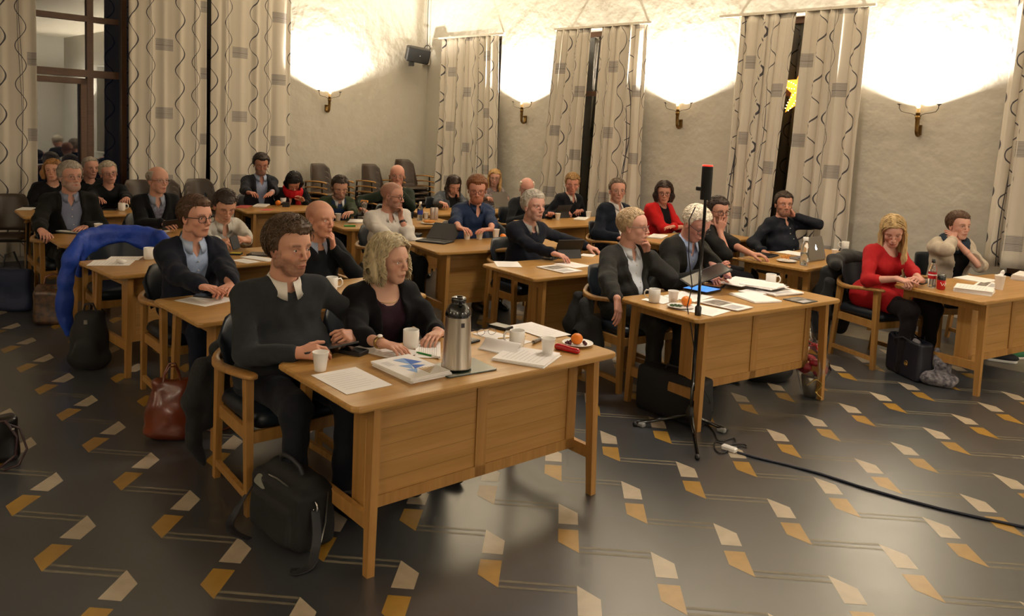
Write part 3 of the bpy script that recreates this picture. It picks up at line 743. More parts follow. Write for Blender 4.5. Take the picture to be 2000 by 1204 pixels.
# ---- head, in head frame (x forward, y left, z up, origin between the eyes' level and the head centre)
def hairline(x,z): 
    return np.interp(x,[-.13,-.085,-.05,-.03,-.012,.002,.014,.026,.042,.062,.08,.12],[-.085,-.082,-.066,-.018,.004,-.018,.006,.045,.070,.074,.070,.070])
def build_head(P,neck_h,h):
    """neck_h: neck root in head frame"""
    s=P.get('hs',1.0); fat=P.get('fat',0.0); jw=P.get('jaw',0.0); ns=P.get('nose',1.0); age=P.get('age',0)
    g=G((-.13*s,-.11*s,min(-.17,neck_h[2]-.06)),(.135*s,.11*s,.135*s),h)
    S=lambda *v: tuple(np.array(v)*s)
    g.ell(S(-.014,0,.036),S(.097,.080,.083),.01); g.ell(S(.03,0,.03),S(.060,.064,.062),.02)
    g.ell(S(.028,0,-.03),S(.058,.057+fat*.4,.078),.025)
    g.cap(S(.058,.012,-.098),S(.058,-.012,-.098),.0175*s,k=.022); g.ell(S(.045,0,-.082),S(.037,.036+jw,.03),.02)
    for y in (1,-1):
        g.ell(S(.0,y*(.052+jw+fat),-.052),S(.030,.014,.034),.02)          # jaw corner
        g.ell(S(.052,y*.040,-.026),S(.024,.020+fat*.5,.020),.016)      # cheek
        g.cap(S(.080,y*.012,.024),S(.070,y*.046,.022),.0095*s,.008*s,k=.013)  # brow
        g.ell(S(.086,y*.033,.001),S(.014,.019,.0115),.010,op='-')      # socket
        g.ell(S(.0675,y*.0325,.0005),S(.0142,.0142,.0135),.003)         # lid ball
        g.cap(S(.082,y*.018,-.010),S(.062,y*.046,-.012),.005*s,k=.012)
        g.ell(S(-.006,y*.0785,-.008),S(.017,.0060,.030),.006,R=rot(y*-.30,-.12,y*-.1))   # ear
        g.ell(S(-.003,y*.0875,-.002),S(.009,.006,.016),.004,R=rot(y*-.3,-.1,0),op='-')
        g.ell(S(-.001,y*.080,-.033),S(.009,.006,.010),.006)
    g.cap(S(.086,0,.012),S(.104+.006*(ns-1),0,-.026),.0068*s,.0088*s*ns,k=.010)
    g.ell(S(.104+.006*(ns-1),0,-.031),S(.0115*ns,.0105*ns,.009),.006)
    for y in (1,-1): g.ell(S(.096,y*.0125,-.034),S(.010,.0065*ns,.0065),.005); g.ell(S(.099,y*.0065,-.043),S(.004,.0035,.003),.003,op='-')
    g.ell(S(.073,0,-.056),S(.0205,.027,.024),.014)
    g.chain([S(.080,.025,-.0645),S(.0915,.008,-.0610),S(.092,0,-.0622),S(.0915,-.008,-.0610),S(.080,-.025,-.0645)],[.0022*s,.0042*s,.004*s,.0042*s,.0022*s],k=.006)
    g.chain([S(.080,.023,-.0665),S(.0895,.0,-.0712),S(.080,-.023,-.0665)],[.0025*s,.0052*s,.0025*s],k=.006)
    op=P.get('mouth',0.0)
    g.chain([S(.086,.025,-.0662),S(.096,.006,-.0662-op*.3),S(.096,-.006,-.0662-op*.3),S(.086,-.025,-.0662)],[.0008,.0014+op,.0014+op,.0008],k=.003,op='-')
    if P.get('beardvol',0):
        bv=P['beardvol']; g.ell(S(.05,0,-.082),S(.048+bv*.3,.05+bv,.040+bv),.014); g.chain([S(.09,.026,-.062),S(.0945,.0,-.052),S(.09,-.026,-.062)],[.004*s,.0055*s,.004*s],k=.006)
        g.chain([S(.086,.02,-.0655),S(.0985,.0,-.0655),S(.086,-.02,-.0655)],[.001,.002,.001],k=.003,op='-')
    # neck
    nr=P.get('neckr',.056)
    g.cap(S(-.028,0,-.05),tuple(neck_h),nr*.98,nr*1.08,k=.022)
    g.ell(S(.04,0,-.088),S(.03,.03+fat,.02+fat),.02) if fat>0 else None
    v,f=g.mesh(); v=relax(v,f,1,.4)
    # colour
    x,y,z=v[:,0]/s,v[:,1]/s,v[:,2]/s; base=np.array(tone(P.get('skin','#c08a6e')))
    C=np.tile(base,(len(v),1)); ay=np.abs(y)
    def mix(w,col): 
        nonlocal C
        w=np.clip(w,0,1)[:,None]; C=C*(1-w)+np.array(lin(col))*w
    ga=lambda d,s_: np.exp(-(d/s_)**2)
    red=P.get('red','#b0604c'); mix(.30*ga(ay-.042,.018)*ga(z+.028,.02)*(x>.02),red); mix(.30*ga(y,.014)*ga(z+.03,.014)*(x>.085),red); mix(.35*(ay>.077)*(x<.02),red)
    mix(.25*ga(ay-.033,.018)*ga(z+.004,.014)*(x>.04),'#7d4a3c')
    n_=nz(x,y,z,310)*.5+.5; n2=nz(x,y,z,120,1.0)*.5+.5
    bd=P.get('beard')
    if bd:
        col,amt=bd; low=np.clip((-.030-z)/.014,0,1)*np.clip((x+.005)/.02,0,1)*np.clip((.13+z)/.012,0,1)
        ch=1-.85*ga(ay-.036,.014)*ga(z+.036,.014)*(x>.03)
        mo=ga(z+.051,.008)*(ay<.03)*(x>.07); lips=ga(z+.066,.0065)*(ay<.022)*(x>.08); side=np.clip((-.0-z)/.02,0,1)*(x>-.012)*(x<.03)*(ay>.055)
        w=np.maximum(np.maximum(low*ch,mo),side)*(1-lips)*amt*(.62+.38*n_)
        w*=np.clip(1-np.clip(-z-.10,0,1)*22,0,1)
        mix(w,col)
    lipc=P.get('lip','#a0564a'); mix(.75*ga(z+.0655,.0075)*ga(y,.021)*(x>.078),lipc); mix(.8*ga(z+.0655,.0014)*ga(y,.02)*(x>.08),'#3a1a16')
    bc=P.get('brow','#4a3426'); mix(P.get('browamt',.85)*ga(z-(.0245-.10*np.abs(ay-.033)),.0058)*np.clip((.053-ay)/.006,0,1)*np.clip((ay-.012)/.006,0,1)*(x>.045)*(.7+.3*n_),bc)
    mix(.6*ga(z-.0065,.0025)*ga(ay-.033,.014)*(x>.06),'#2a1a14')
    shv=P.get('shaved')
    if shv:
        hl=hairline(x,z); mix(shv[1]*np.clip((z-hl)/.01,0,1)*np.clip((shv[2] if len(shv)>2 else .2)-z,0,.01)/.01*(.6+.4*n_),shv[0])
    mix(.12*n2,'#9c5f4c')
    return v,f,C
def eye_parts(P,sd,look=(0,0)):
    s=P.get('hs',1.0); c=np.array((.0675,sd*.0325,.0005))*s; R=.0149*s; nu,nv=14,7; v=[];col=[]
    white=np.array((.68,.63,.58)); ir=np.array(lin(P.get('iris','#3c3a38'))); shut=P.get('shut',0)
    for j in range(nv):
        for i in range(nu):
            a=-.62+1.3*i/(nu-1); q=1-((a-.03)/.66)**2; op=(.36*(1-shut*.75))*max(0,q)**.6; e=-.6*op+1.65*op*j/(nv-1)-.02-shut*.1
            e=e; d=np.array((math.cos(e)*math.cos(a),sd*math.sin(a),math.sin(e))); v.append(c+d*R*(1.0 if 0<j<nv-1 and 0<i<nu-1 else .97))
            g_=np.array((math.cos(look[1])*math.cos(look[0]*sd),math.sin(look[0]*sd),math.sin(look[1]))); dd=math.acos(max(-1,min(1,float(np.dot((d[0],d[1]*sd,d[2]),g_)))))
            col.append((.01,.01,.01) if dd<.22 else (ir if dd<.46 else white))
    f=[]
    for j in range(nv-1):
        for i in range(nu-1):
            q=(j*nu+i,j*nu+i+1,(j+1)*nu+i+1,(j+1)*nu+i); f.append(q if sd>0 else q[::-1])
    return np.array(v),np.array(f),np.array(col,dtype=float)

# ---- hair, in head frame
def scalp_pts(n,P,r,style):
    out=[]; s=P.get('hs',1.0)
    while len(out)<n:
        d=r.randn(3); d/=np.linalg.norm(d); p=np.array((-.014,0,.036))+d*np.array((.1,.083,.087))
        hl=hairline(p[0],0)+P.get('hl',0)*(1 if p[0]>.02 else 0)
        if p[2]>hl+.004 and (style!='fringe' or (p[2]<.062 and p[0]<.03)): out.append((p,d))
    return np.array([o[0] for o in out]),np.array([o[1] for o in out])
def build_hair(P,h,q):
    st=P.get('hair'); s=P.get('hs',1.0)
    if not st: return None
    r=np.random.RandomState(P.get('seed',1)); parts=[]
    t=P.get('ht',.014); S=lambda *v: tuple(np.array(v)*s); lng=st in('long','bob','curly')
    zlo=-.13*s if not lng else (-.40 if st=='long' else -.17)
    g=G((-.16*s,-.15*s,zlo),((.135 if st!='long' else .28)*s,.15*s,.17*s),h)
    g.ell(S(-.016,0,.038),S(.098+t*.8,.081+t*.75,.085+t),.005)
    if t>.01 and not lng: g.ell(S(.035+P.get('quiff',0),0,.062+t*.5),S(.045,.055,.032+t*.5),.02)
    x,y,z=g.full(); hl=hairline(g.ax[0]/s,0)[:,None,None]*s; 
    edge=(z-hl-P.get('hl',0)*s*(x>.02*s)); edge=edge*.75+nz(x,y,z,130)*.0025
    if not lng and st=='short':
        c0=np.array((-.014,0,.036))*s; rr_=np.array((.097,.080,.083))*s; kx=((x-c0[0])/rr_[0])**2+((y-c0[1])/rr_[1])**2+((z-c0[2])/rr_[2])**2; d0=(np.sqrt(kx)-1)*.085*s
        g.F=np.maximum(g.F,(d0-(np.maximum(edge,0)*.9+.0035)).astype(f4))
    if lng: edge=np.where((x<.012*s)+np.zeros_like(edge,bool),.03,edge)   # hair covers ears and nape
    g.F=np.maximum(g.F,-edge.astype(f4))
    if st=='fringe':
        g.F=np.maximum(g.F,(z-(.060+.02*np.cos(x*20))*s+nz(x,y,z,90)*.004).astype(f4)); g.F=np.maximum(g.F,(x-.028*s+0*y+0*z).astype(f4))
    if P.get('part') is not None:
        g.cap(S(.09,P['part'],.118+t),S(-.03,P['part'],.128+t),.004,.003,k=.012,op='-')
    if st=='bob' or st=='curly':
        w=P.get('vol',.02)
        for sd in (1,-1):
            g.chain([S(-.02,sd*(.072+w*.4),.04),S(-.012,sd*(.085+w),-.03),S(-.004,sd*(.080+w),-.085)],[.03*s,.030*s,.022*s],k=.03)
        g.chain([S(-.085,0,.02),S(-.085-w*.5,0,-.05),S(-.07,0,-.10)],[.045*s,.045*s,.03*s],k=.04)
        g.chain([S(-.07,.05,-.02),S(-.06,.055,-.09)],[.04*s,.028*s],k=.03); g.chain([S(-.07,-.05,-.02),S(-.06,-.055,-.09)],[.04*s,.028*s],k=.03)
    if st=='long':
        D=P.get('drop',.24); gx=P.get('gx',0)
        for sd in (1,-1):
            g.chain([S(-.0,sd*.07,.05),S(.008,sd*.088,-.03),(.03+gx*(D*.6-.03),sd*.090,-D*.6),(.045+gx*(D-.03),sd*.092,-D)],[.018*s,.020*s,.022,.012],k=.025)
            g.chain([S(-.05,sd*.055,.0),(-.07+gx*.05,sd*.06,-.10),(-.06+gx*D*.6,sd*.07,-D*.8)],[.04,.035,.018],k=.03)
        g.chain([S(-.09,0,.02),(-.095,0,-.1),(-.09,0,-D*.8)],[.04,.035,.02],k=.03)
    if lng:
        # keep the face clear
        g.ell(S(.082,0,-.03),S(.062,.066,.098),.008,op='-')
        g.F=g.F+(nz(x,y,z*.35,150)*.0035+nz(x,y,z,60 if st=='curly' else 35)*(.006 if st=='curly' else .002)).astype(f4)
    else: g.F=g.F+(nz(x*1.0,y,z,170,.4)*.0028+nz(x,y,z,70,2)*P.get('mess',.002)).astype(f4)
    v,f=g.mesh()
    if len(v): parts.append((v,f))
    # locks
    n=int(P.get('locks',{'short':700,'fringe':260,'long':260,'bob':260,'curly':420}[st])*q)
    if n>0:
        p,d=scalp_pts(n,P,r,st); p=p*s; m=7 if not lng else 15
        path=np.zeros((n,m,3)); rad=np.zeros((n,m))
        comb=np.array(P.get('comb',(.5,.6,0.1)),float)
        if not lng:
            L=P.get('lock_len',.022)*(.6+.8*r.rand(n)); c=comb[None]+r.randn(n,3)*.35*P.get('wild',1); 
            back=p[:,0]<-.03; c[back]=np.array((-.3,0,-1))+r.randn(back.sum(),3)*.25
            sidem=(p[:,2]<.05)&~back; c[sidem]=np.array((-.5,0,-.8))+r.randn(sidem.sum(),3)*.25
            c-= (c*d).sum(1,keepdims=True)*d; c/=np.linalg.norm(c,axis=1,keepdims=True)+1e-6
            ed_=np.clip((p[:,2]/s-hairline(p[:,0]/s,0))*.9+.0035,0,t)[:,None]; k=np.minimum(t*(1.0-.35*sidem)[:,None],ed_)*s
            for j in range(m):
                u=j/(m-1); w=p+d*(k*(.92+.1*math.sin(u*PI))+.0025*P.get('wild',1)*u*(r.rand(n,1)))+c*(L[:,None]*u)-d*((L**2*u*u*5)[:,None])
                path[:,j]=w; rad[:,j]=.0042*(1-u*.85)*(.7+.5*P.get('wild',1)*.5)
        else:
            zend=P.get('drop',.24) if st=='long' else (.11 if st=='curly' else .10)
            az=np.arctan2(d[:,1],d[:,0]); sgn=np.where(d[:,1]>=0,1,-1)
            az=np.where(np.abs(az)<1.15,sgn*(1.15+r.rand(n)*.4),az)     # front locks fall to the sides
            amp=P.get('wave',.004); ph=r.rand(n)*6.28; fr=P.get('freq',60)*(.8+.4*r.rand(n)); vol=P.get('vol',.01); ed=zend*(.72+.4*r.rand(n))
            tgt=np.stack([np.cos(az)*(.088+vol)+(-.010),np.sin(az)*(.078+vol),np.zeros(n)],1)*s
            tgt[:,0]=np.maximum(tgt[:,0],-.13)
            top=p+d*(t+.003)
            for j in range(m):
                u=j/(m-1); a=min(1,u/.35); z_=np.where(u<.35,0,1)
                if u<.35:
                    w=top*(1-a**1.2)+(tgt+np.array((0,0,.01)))*(a**1.2); w[:,2]=top[:,2]*(1-a**2)+.01*a**2
                    # stay outside the skull
                    c0=np.array((-.014,0,.036))*s; e_=(w-c0)/(np.array((.098,.078,.085))*s+t+.003); l=np.linalg.norm(e_,axis=1,keepdims=True); w=c0+(w-c0)/np.minimum(l,1)
                else:
                    b=(u-.35)/.65; w=tgt.copy(); w[:,2]=.01-(ed+.01)*b; w[:,0]+=P.get('gx',0)*np.maximum(0,-w[:,2]-.03)*np.where(np.abs(az)<2.0,1.0,.6); 
                    w[:,0]+=np.where(np.abs(az)<1.9,.035*b*P.get('fwd',1),-.0*b); w[:,:2]*=1-(.12*b if st=='bob' else 0)
                wv=np.stack([np.sin(fr*w[:,2]+ph),np.cos(fr*w[:,2]*1.1+ph*2),.4*np.sin(fr*w[:,2]+ph*3)],1)*amp*min(1,u*2+.15)
                path[:,j]=w+wv; rad[:,j]=P.get('lockr',.0052)*(1-.7*max(0,u-.5)*2)*(.7+.6*((ph%1)))
        rad[:,0]*=.15; rad[:,1]*=.8
        parts.append(tubes(path,rad,4))
    return parts

# ---- hand, in hand frame (x to the fingers, z out of the back of the hand, thumb on side ts)
def build_hand(ts,curl,h,fore=None,forelen=.10,scale=1.0,thumb=.5,spread=.05,skin='#c08a6e'):
    fore=np.array((-1,0,0.0)) if fore is None else unit(fore); e=fore*forelen
    lo=np.minimum(np.array((-.03,-.075,-.10)),e-.045); hi=np.maximum(np.array((.215,.075,.05)),e+.045)
    if ts>0: hi[1]=max(hi[1],.10)
    else: lo[1]=min(lo[1],-.10)
    g=G(lo*scale if scale>1 else lo,hi,h); k=scale
    g.cap((0,0,0),tuple(e),.0245*k,(.030+forelen*.035)*k,k=.012); g.ell((0,0,0),(.026*k,.030*k,.021*k),.012)
    by=[.030,.010,-.011,-.030]; bx=[.088,.092,.087,.079]; ln=[.95,1.06,.99,.8]; rr=[.0092,.0094,.0090,.0080]
    for i in range(4):
        b=np.array((bx[i],ts*by[i],0))*k; g.cap((.004,ts*by[i]*.45*k,0),tuple(b),.015*k,.0118*k,k=.010)
        th=0; p=b; c=curl[i] if hasattr(curl[0],'__len__') else curl; yaw=ts*(1.5-i)*spread*.9
        for j,(l,cc) in enumerate(zip((.044,.027,.021),c)):
            th+=cc; d=np.array((math.cos(th)*math.cos(yaw),math.cos(th)*math.sin(yaw),-math.sin(th))); p2=p+d*l*ln[i]*k
            g.cap(tuple(p),tuple(p2),rr[i]*k*(1-.09*j),rr[i]*k*(1-.09*(j+1)),k=.0045); p=p2
    g.ell((.034*k,ts*.024*k,-.008*k),(.032*k,.017*k,.016*k),.012,R=rot(ts*.5))
    p=np.array((.022,ts*.026,-.008))*k; a=.95-thumb*.55
    for j,l in enumerate((.045,.034,.027)):
        d=unit((math.cos(a),ts*math.sin(a),-.25-thumb*.45*(j*.6+.3))); p2=p+d*l*k; g.cap(tuple(p),tuple(p2),(.0135,.0112,.0100)[j]*k,(.0112,.0100,.0085)[j]*k,k=.006); p=p2; a-=.22+thumb*.25
    v,f=g.mesh(); v=relax(v,f,1,.3); C=np.tile(np.array(tone(skin)),(len(v),1)); n_=nz(v[:,0],v[:,1],v[:,2],150)*.5+.5
    w=(.12+.25*np.clip((v[:,0]-.12)/.06,0,1)+.12*n_)[:,None]; C=C*(1-w)+np.array(lin('#b0604c'))*w
    return v,f,C
CURL={'flat':(.12,.12,.1),'relax':(.35,.45,.3),'grip':(.75,.95,.6),'fist':(1.25,1.5,.9),'hold':(.55,.7,.45),'chin':(.55,.75,.5),'point':[(.1,.1,.1),(.8,1.1,.7),(1.0,1.2,.8),(1.1,1.3,.8)],'soft':(.25,.3,.25),
 'pinch':[(.7,.7,.4),(.75,.8,.5),(.9,.9,.6),(1.,1.,.6)]}
def cloth(col,kind='wool'):
    k='cloth_'+kind+'_'+col.strip('#')
    if kind=='knit': return mat(k,col,rough=.9,spec=.15,sheen=.04,bump=(230,.5,.003,(1,1,2.5)),var=(40,.35,tuple(np.array(lin(col))*.6)))
    if kind=='shirt': return mat(k,col,rough=.75,spec=.2,bump=(13,.55,.016,(1,1,.6)),var=(9,.2,tuple(np.array(lin(col))*.8)))
    if kind=='print': return mat(k,col,rough=.8,var=(60,1.0,'#4e4650'),bump=(30,.3,.004))
    return mat(k,col,rough=.85,spec=.15,sheen=.03,bump=(15,.5,.014),var=(90,.3,tuple(np.array(lin(col))*.7)))
m_shoe=mat('shoe_leather','#120f0e',rough=.35,spec=.5)
m_gl_dark=mat('glasses_dark','#1c1615',rough=.3); m_gl_metal=mat('glasses_metal','#8a7f78',rough=.3,metal=.8); m_button=mat('button','#d8d2c8',rough=.4)
m_watch=mat('watch_gold','#b49658',rough=.3,metal=.8)

def torso_frame(Pv,NB):
    u=NB-Pv; L=np.linalg.norm(u); u=u/L; f=np.array((1,0,0.))-u*u[0]; f/=np.linalg.norm(f); l=np.cross(u,f); return np.stack([f,l,u],1),L
def add_torso(g,Pv,T,L,b,bel,fem,off,k=.05):
    W=lambda x,y,z: tuple(Pv+T@np.array((x,y,z*L/.52)))
    R=T
    def e(c,r): g.ell(W(*c),(r[0]+off,(r[1])*b+off,r[2]*L/.52+off),k,R=R)
    e((.0,0,.02),(.135,.18,.13)); e((.005,0,.19),(.11+bel*.4,.148+bel*.4,.16)); 
    if bel>0: e((.045+bel*.4,0,.15),(.095+bel,.12+bel*.7,.13))
    e((-.0,0,.36),(.112,.158,.155))
    g.cap(W(-.008,.125*b,.448),W(-.008,-.125*b,.448),.060+off*.8,k=k)
    for y in (1,-1):
        g.cap(W(-.015,0,.50),W(-.01,y*.13*b,.468),.046+off*.6,.044+off*.8,k=k)
        if fem: e((.075,y*.07,.325),(.062,.064,.06))
def reach(S,Wt,l1,l2,hint):
    d=Wt-S; D=np.linalg.norm(d); mx=(l1+l2)*.985
    if D>mx: Wt=S+d/D*mx; D=mx; d=Wt-S
    D=max(D,abs(l1-l2)+.03); u=d/np.linalg.norm(d); a=(l1*l1-l2*l2+D*D)/(2*D); hgt=math.sqrt(max(0,l1*l1-a*a)); h=np.array(hint,float); h-=u*(h@u); h/=np.linalg.norm(h)+1e-9
    return S+u*a+h*hgt,Wt
PEOPLE={}
def person(key,label,head,face,body,P,top,R,Lh,pitch=0,roll=0,lean=.10,side=0.0,q=1,bottom='#16151a',kneex=.44,kw=.13,base=None,hands=True,seat=.55,bw=1.0,bel=0.0,fem=False,shrug=0.0,legs=True,armscale=1.0,shoe=None,sleeveR=None,sleeveL=None):
    """head: world xyz of head centre; face/body: world headings in degrees; R,Lh: right/left arm spec"""
    yb=math.radians(body); cb,sb=math.cos(yb),math.sin(yb); hw=np.array(head,float)
    base_w=hw[:2]-lean*np.array((cb,sb))-side*np.array((-sb,cb)) if base is None else np.array(base,float)
    root=empty('person',(base_w[0],base_w[1],0),yb,label,'person')
    Rw=np.array([[cb,sb,0],[-sb,cb,0],[0,0,1.]])           # world -> local
    loc=lambda p: Rw@(np.array(p,float)-np.array((base_w[0],base_w[1],0)))
    hc=loc(hw); hr=rot(math.radians(face)-yb,math.radians(pitch),math.radians(roll)); hs=P.get('hs',1.0)
    hh=(.0030,.0038,.0046)[q]; hd=(.0032,.0040,.0050)[q]; hcl=(.0085,.0105,.0125)[q]; hq=(1,.6,.3)[q]
    Pv=np.array((0,0,seat)); nb_t=unit(hc-Pv)
    NB=hc+hr@np.array((-.045,0,-.06))*hs*.6-np.array((.02,0,.0))*.6; NB=NB+unit(np.array((Pv[0]-NB[0],Pv[1]-NB[1],Pv[2]-NB[2]))+np.array((-.05,0,-.4)))*.125*hs
    T,L=torso_frame(Pv,NB)
    WT=lambda x,y,z: Pv+T@np.array((x,y,z*L/.52))
    arms={}
    for nm,sd,A in (('R',-1,R),('L',1,Lh)):
        S=WT(-.005,sd*.158*bw,.452+shrug)
        if A is None: continue
        if 'pw' in A: wt=loc(A['pw'])
        elif 'h' in A: wt=hc+hr@(np.array(A['h'],float)*hs)
        else: wt=np.array(A['w'],float)
        El,wt=reach(S,wt,.285*armscale,.25*armscale,A.get('hint',(-.25,sd*.7,-.9)))
        d=unit(A.get('dir',wt-El)); 
        if 'dirh' in A: d=unit(hr@np.array(A['dirh'],float))
        up=np.array(A.get('up',(0,0,1)),float)
        if 'uph' in A: up=hr@np.array(A['uph'],float)
        up=unit(up-d*(up@d)); y=np.cross(up,d); arms[nm]=dict(S=S,E=El,W=wt,M=np.stack([d,y,up],1),A=A,sd=sd,ts=1 if sd<0 else -1)
    skin=P.get('skin','#c08a6e'); P=dict(P); P['gx']=.8*math.tan(math.radians(max(0,pitch))); parts=[];cols=[]
    nbh=hr.T@(NB-hc)
    v,f,C=build_head(P,nbh,hh); parts.append((v@hr.T+hc,f)); cols.append(C)
    arms_bare=top.get('sleeve',1.9)
    for nm,a in arms.items():
        slv=(sleeveR if nm=='R' else sleeveL) or arms_bare; a['sl']=slv
        fl=np.linalg.norm(a['E']-a['W']); bare=slv<1.8; fore=a['M'].T@(a['E']-a['W'])
        if hands or bare:
            v,f,C=build_hand(a['ts'],CURL[a['A'].get('curl','relax')],hd,fore,min(fl,.25) if bare else .10,P.get('hand',1.0)*(.92 if fem else 1.0),a['A'].get('thumb',.5),a['A'].get('spread',.05),skin)
            parts.append((v@a['M'].T+a['W'],f)); cols.append(C)
    # hidden trunk and limbs that join the visible skin
    g=G((-.35,-.5,.05),(.75,.5,NB[2]+.1),.017)
    add_torso(g,Pv,T,L,bw*.9,bel*.8,fem,-.016); g.cap(tuple(NB),tuple(WT(0,0,.40)),.052,.07,k=.03)
    for a in arms.values():
        g.cap(tuple(a['S']),tuple(a['E']),.038,.032,k=.03); g.cap(tuple(a['E']),tuple(a['W']),.031,.024,k=.01)
    v,f=g.mesh(); parts.append((v,f)); cols.append(np.tile(np.array(tone(skin)),(len(v),1)))
    if q<2:
        g=G(tuple(NB-.17),tuple(NB+.14),.006); 
        g.cap(tuple(NB+unit(hc-NB)*.03),tuple(WT(-.01,0,.44)),.056,.06,k=.03); add_torso(g,Pv,T,L,bw*.97,0,False,-.004,k=.05)
        v,f=g.mesh(); v=v; parts.append((v,f)); cols.append(np.tile(np.array(tone(skin))*.97,(len(v),1)))
    body=npmesh('body',parts,m_skin,root,cols)
    # eyes
    if not P.get('noeyes'):
        for sd in (1,-1):
            v,f,C=eye_parts(P,sd,P.get('look',(0,0))); npmesh('eye',[(v@hr.T+hc,f)],m_eye,body,[C])
    # hair
    hp=build_hair(P,hh*1.15,hq)
    if hp: npmesh('hair',[(v@hr.T+hc,f) for v,f in hp],hairmat(P.get('hcol','#3a2a20')),root)
    # glasses
    if P.get('glasses'):
        mt={'dark':m_gl_dark,'metal':m_gl_metal,'red':mat('glasses_red','#5a1f1c',rough=.3)}[P['glasses'][0]]; th=P['glasses'][1]; b=MB(); gy,gz=.0345*hs,-.002*hs; rx,rz=.0245*hs,P['glasses'][2]*hs
        for sd in (1,-1):
            pts=[]
            for k in range(18):
                a=2*PI*k/18; ca,sa=math.cos(a),math.sin(a); ex=.6
                pts.append(((.098-.010*abs(ca)*(1 if ca*1>0 else .2))*hs,sd*(gy+rx*math.copysign(abs(ca)**ex,ca)),gz+rz*math.copysign(abs(sa)**ex,sa)))
            b.tube(pts,th,6,closed=True)
            b.tube([(.088*hs,sd*(gy+rx),gz+.006*hs),(.05*hs,sd*.079*hs,gz+.008*hs),(.0,sd*.0835*hs,gz+.006*hs),(-.02*hs,sd*.082*hs,-.012*hs)],th,6)
        b.tube([(.098*hs,gy-rx,gz+.004),(.103*hs,0,gz+.007),(.098*hs,-(gy-rx),gz+.004)],th*.9,6)
        V=np.array(b.v)@hr.T+hc; b.v=[tuple(p) for p in V]; b.build('glasses',mt,root)
    # ---------------- clothes
    typ=top['type']; col=top['col']; kind=top.get('kind','wool'); m=cloth(col,kind); off=top.get('off',.010); loose=top.get('loose',.012)
    zlo=.44; allp=[NB,Pv]+[a[k] for a in arms.values() for k in ('S','E','W')]; lo=np.min(allp,0)-.17; hi=np.max(allp,0)+.17; lo[2]=max(.40,min(lo[2],.44)); hi[2]=max(NB[2]+.09,hi[2]-.05); lo[0]=min(lo[0],-.2); hi[0]=max(hi[0],.24); lo[1]=min(lo[1],-.3);hi[1]=max(hi[1],.3)
    def torso_coords(g):
        x,y,z=g.full(); x=x-Pv[0];y=y-Pv[1];z=z-Pv[2]; return [(T[0,i]*x+T[1,i]*y+T[2,i]*z)*(1 if i<2 else .52/L) for i in range(3)]
    def wrinkle(g,amp,seed=0.0,s=46):
        x,y,z=g.full(); g.F=g.F+(nz(x,y,z,s,seed)*amp+nz(x,y,z,s*.5,seed+1)*amp*.8).astype(f4)
    def sleeves(g,extra,end_):
        for nm,a in arms.items():
            e=min(end_,a['sl']) if end_<1.95 else a['sl']
            if a['sl']<1.8: e=a['sl']
            S,E2,W=a['S'],a['E'],a['W']
            if e<=1: g.cap(tuple(S),tuple(S+(E2-S)*e),.058+extra,.054+extra,k=.045)
            else:
                g.cap(tuple(S),tuple(E2),.046+extra,.041+extra,k=.034); g.cap(tuple(E2),tuple(E2+(W-E2)*(e-1)),.043+extra,.033+extra*.9,k=.022)
    def neckhole(g,r,down=.03,fwd=0.0):
        ax=unit(hc+hr@np.array((-.03,0,-.05))-NB); g.cap(tuple(NB-ax*down+np.array((fwd,0,0))),tuple(NB+ax*.14+np.array((fwd*.3,0,0))),r,r*1.25,k=.008,op='-')
    amp=top.get('wr',.006)*1.25
    def finish(g,name,mat_,clean=1):
        v,f=g.mesh(); v=relax(v,f,clean,.5); return npmesh(name,[(v,f)],mat_,root)
    if typ in('sweater','shirt','tshirt','dress','blouse'):
        g=G(lo,hi,hcl); add_torso(g,Pv,T,L,bw,bel,fem,off); sleeves(g,loose,1.93); wrinkle(g,amp,hash(key)%7 if False else len(key)*1.3)
        nr={'crew':.064,'open':.066,'scoop':.085,'boat':.082}.get(top.get('neck','crew'),.064); neckhole(g,nr,{'scoop':.045,'boat':.03}.get(top.get('neck'),.04 if top.get('collar') else .02),.03 if (top.get('neck')=='scoop' or top.get('collar')) else .012)
        if top.get('vneck'):
            a,b,c=torso_coords(g); w=np.interp(c.ravel(),[top['vneck'],.50,.6],[0,.05,.06]).reshape(c.shape); d=np.maximum(np.abs(b)-w,-(a-.0)); g.F=np.maximum(g.F,-(d*.8).astype(f4))
        nmz={'sweater':'sweater','shirt':'shirt','tshirt':'t_shirt','dress':'dress','blouse':'blouse'}[typ]
        o=finish(g,nmz,m)
    if typ in('jacket','cardigan'):
        g=G(lo,hi,hcl); add_torso(g,Pv,T,L,bw,bel,fem,off+.014); sleeves(g,loose+.008,1.88); wrinkle(g,amp,len(key)*1.7+2)
        a,b,c=torso_coords(g); zb=top.get('button',.17)
        w=np.interp(c.ravel(),[zb-.2,zb,.36,.47,.53],[.045 if typ=='cardigan' else .03,.012 if typ=='jacket' else .05,top.get('vw',.062),.072,.075]).reshape(c.shape)
        ab=np.abs(b); band=np.clip(1-np.abs(ab-w-.022)/.022,0,1)*(a>.0)*(c>zb+.02)
        if typ=='jacket': g.F=g.F-(band**.5*.007).astype(f4)
        d=np.maximum(ab-w,.0-a); g.F=np.maximum(g.F,-(d*.85).astype(f4)); neckhole(g,.072,.05,.02)
        o=finish(g,'jacket' if typ=='jacket' else 'cardigan',m)
        ic=top['inner']; g=G((-.22,-.3,.44),(.35,.3,NB[2]+.09),hcl); add_torso(g,Pv,T,L,bw,bel,fem,off-.002); wrinkle(g,.003,4.0,30)
        neckhole(g,{'crew':.062,'scoop':.085}.get(top.get('ineck','shirt'),.060),.035 if top.get('ineck')=='scoop' else .02,.02 if top.get('ineck')=='scoop' else .008)
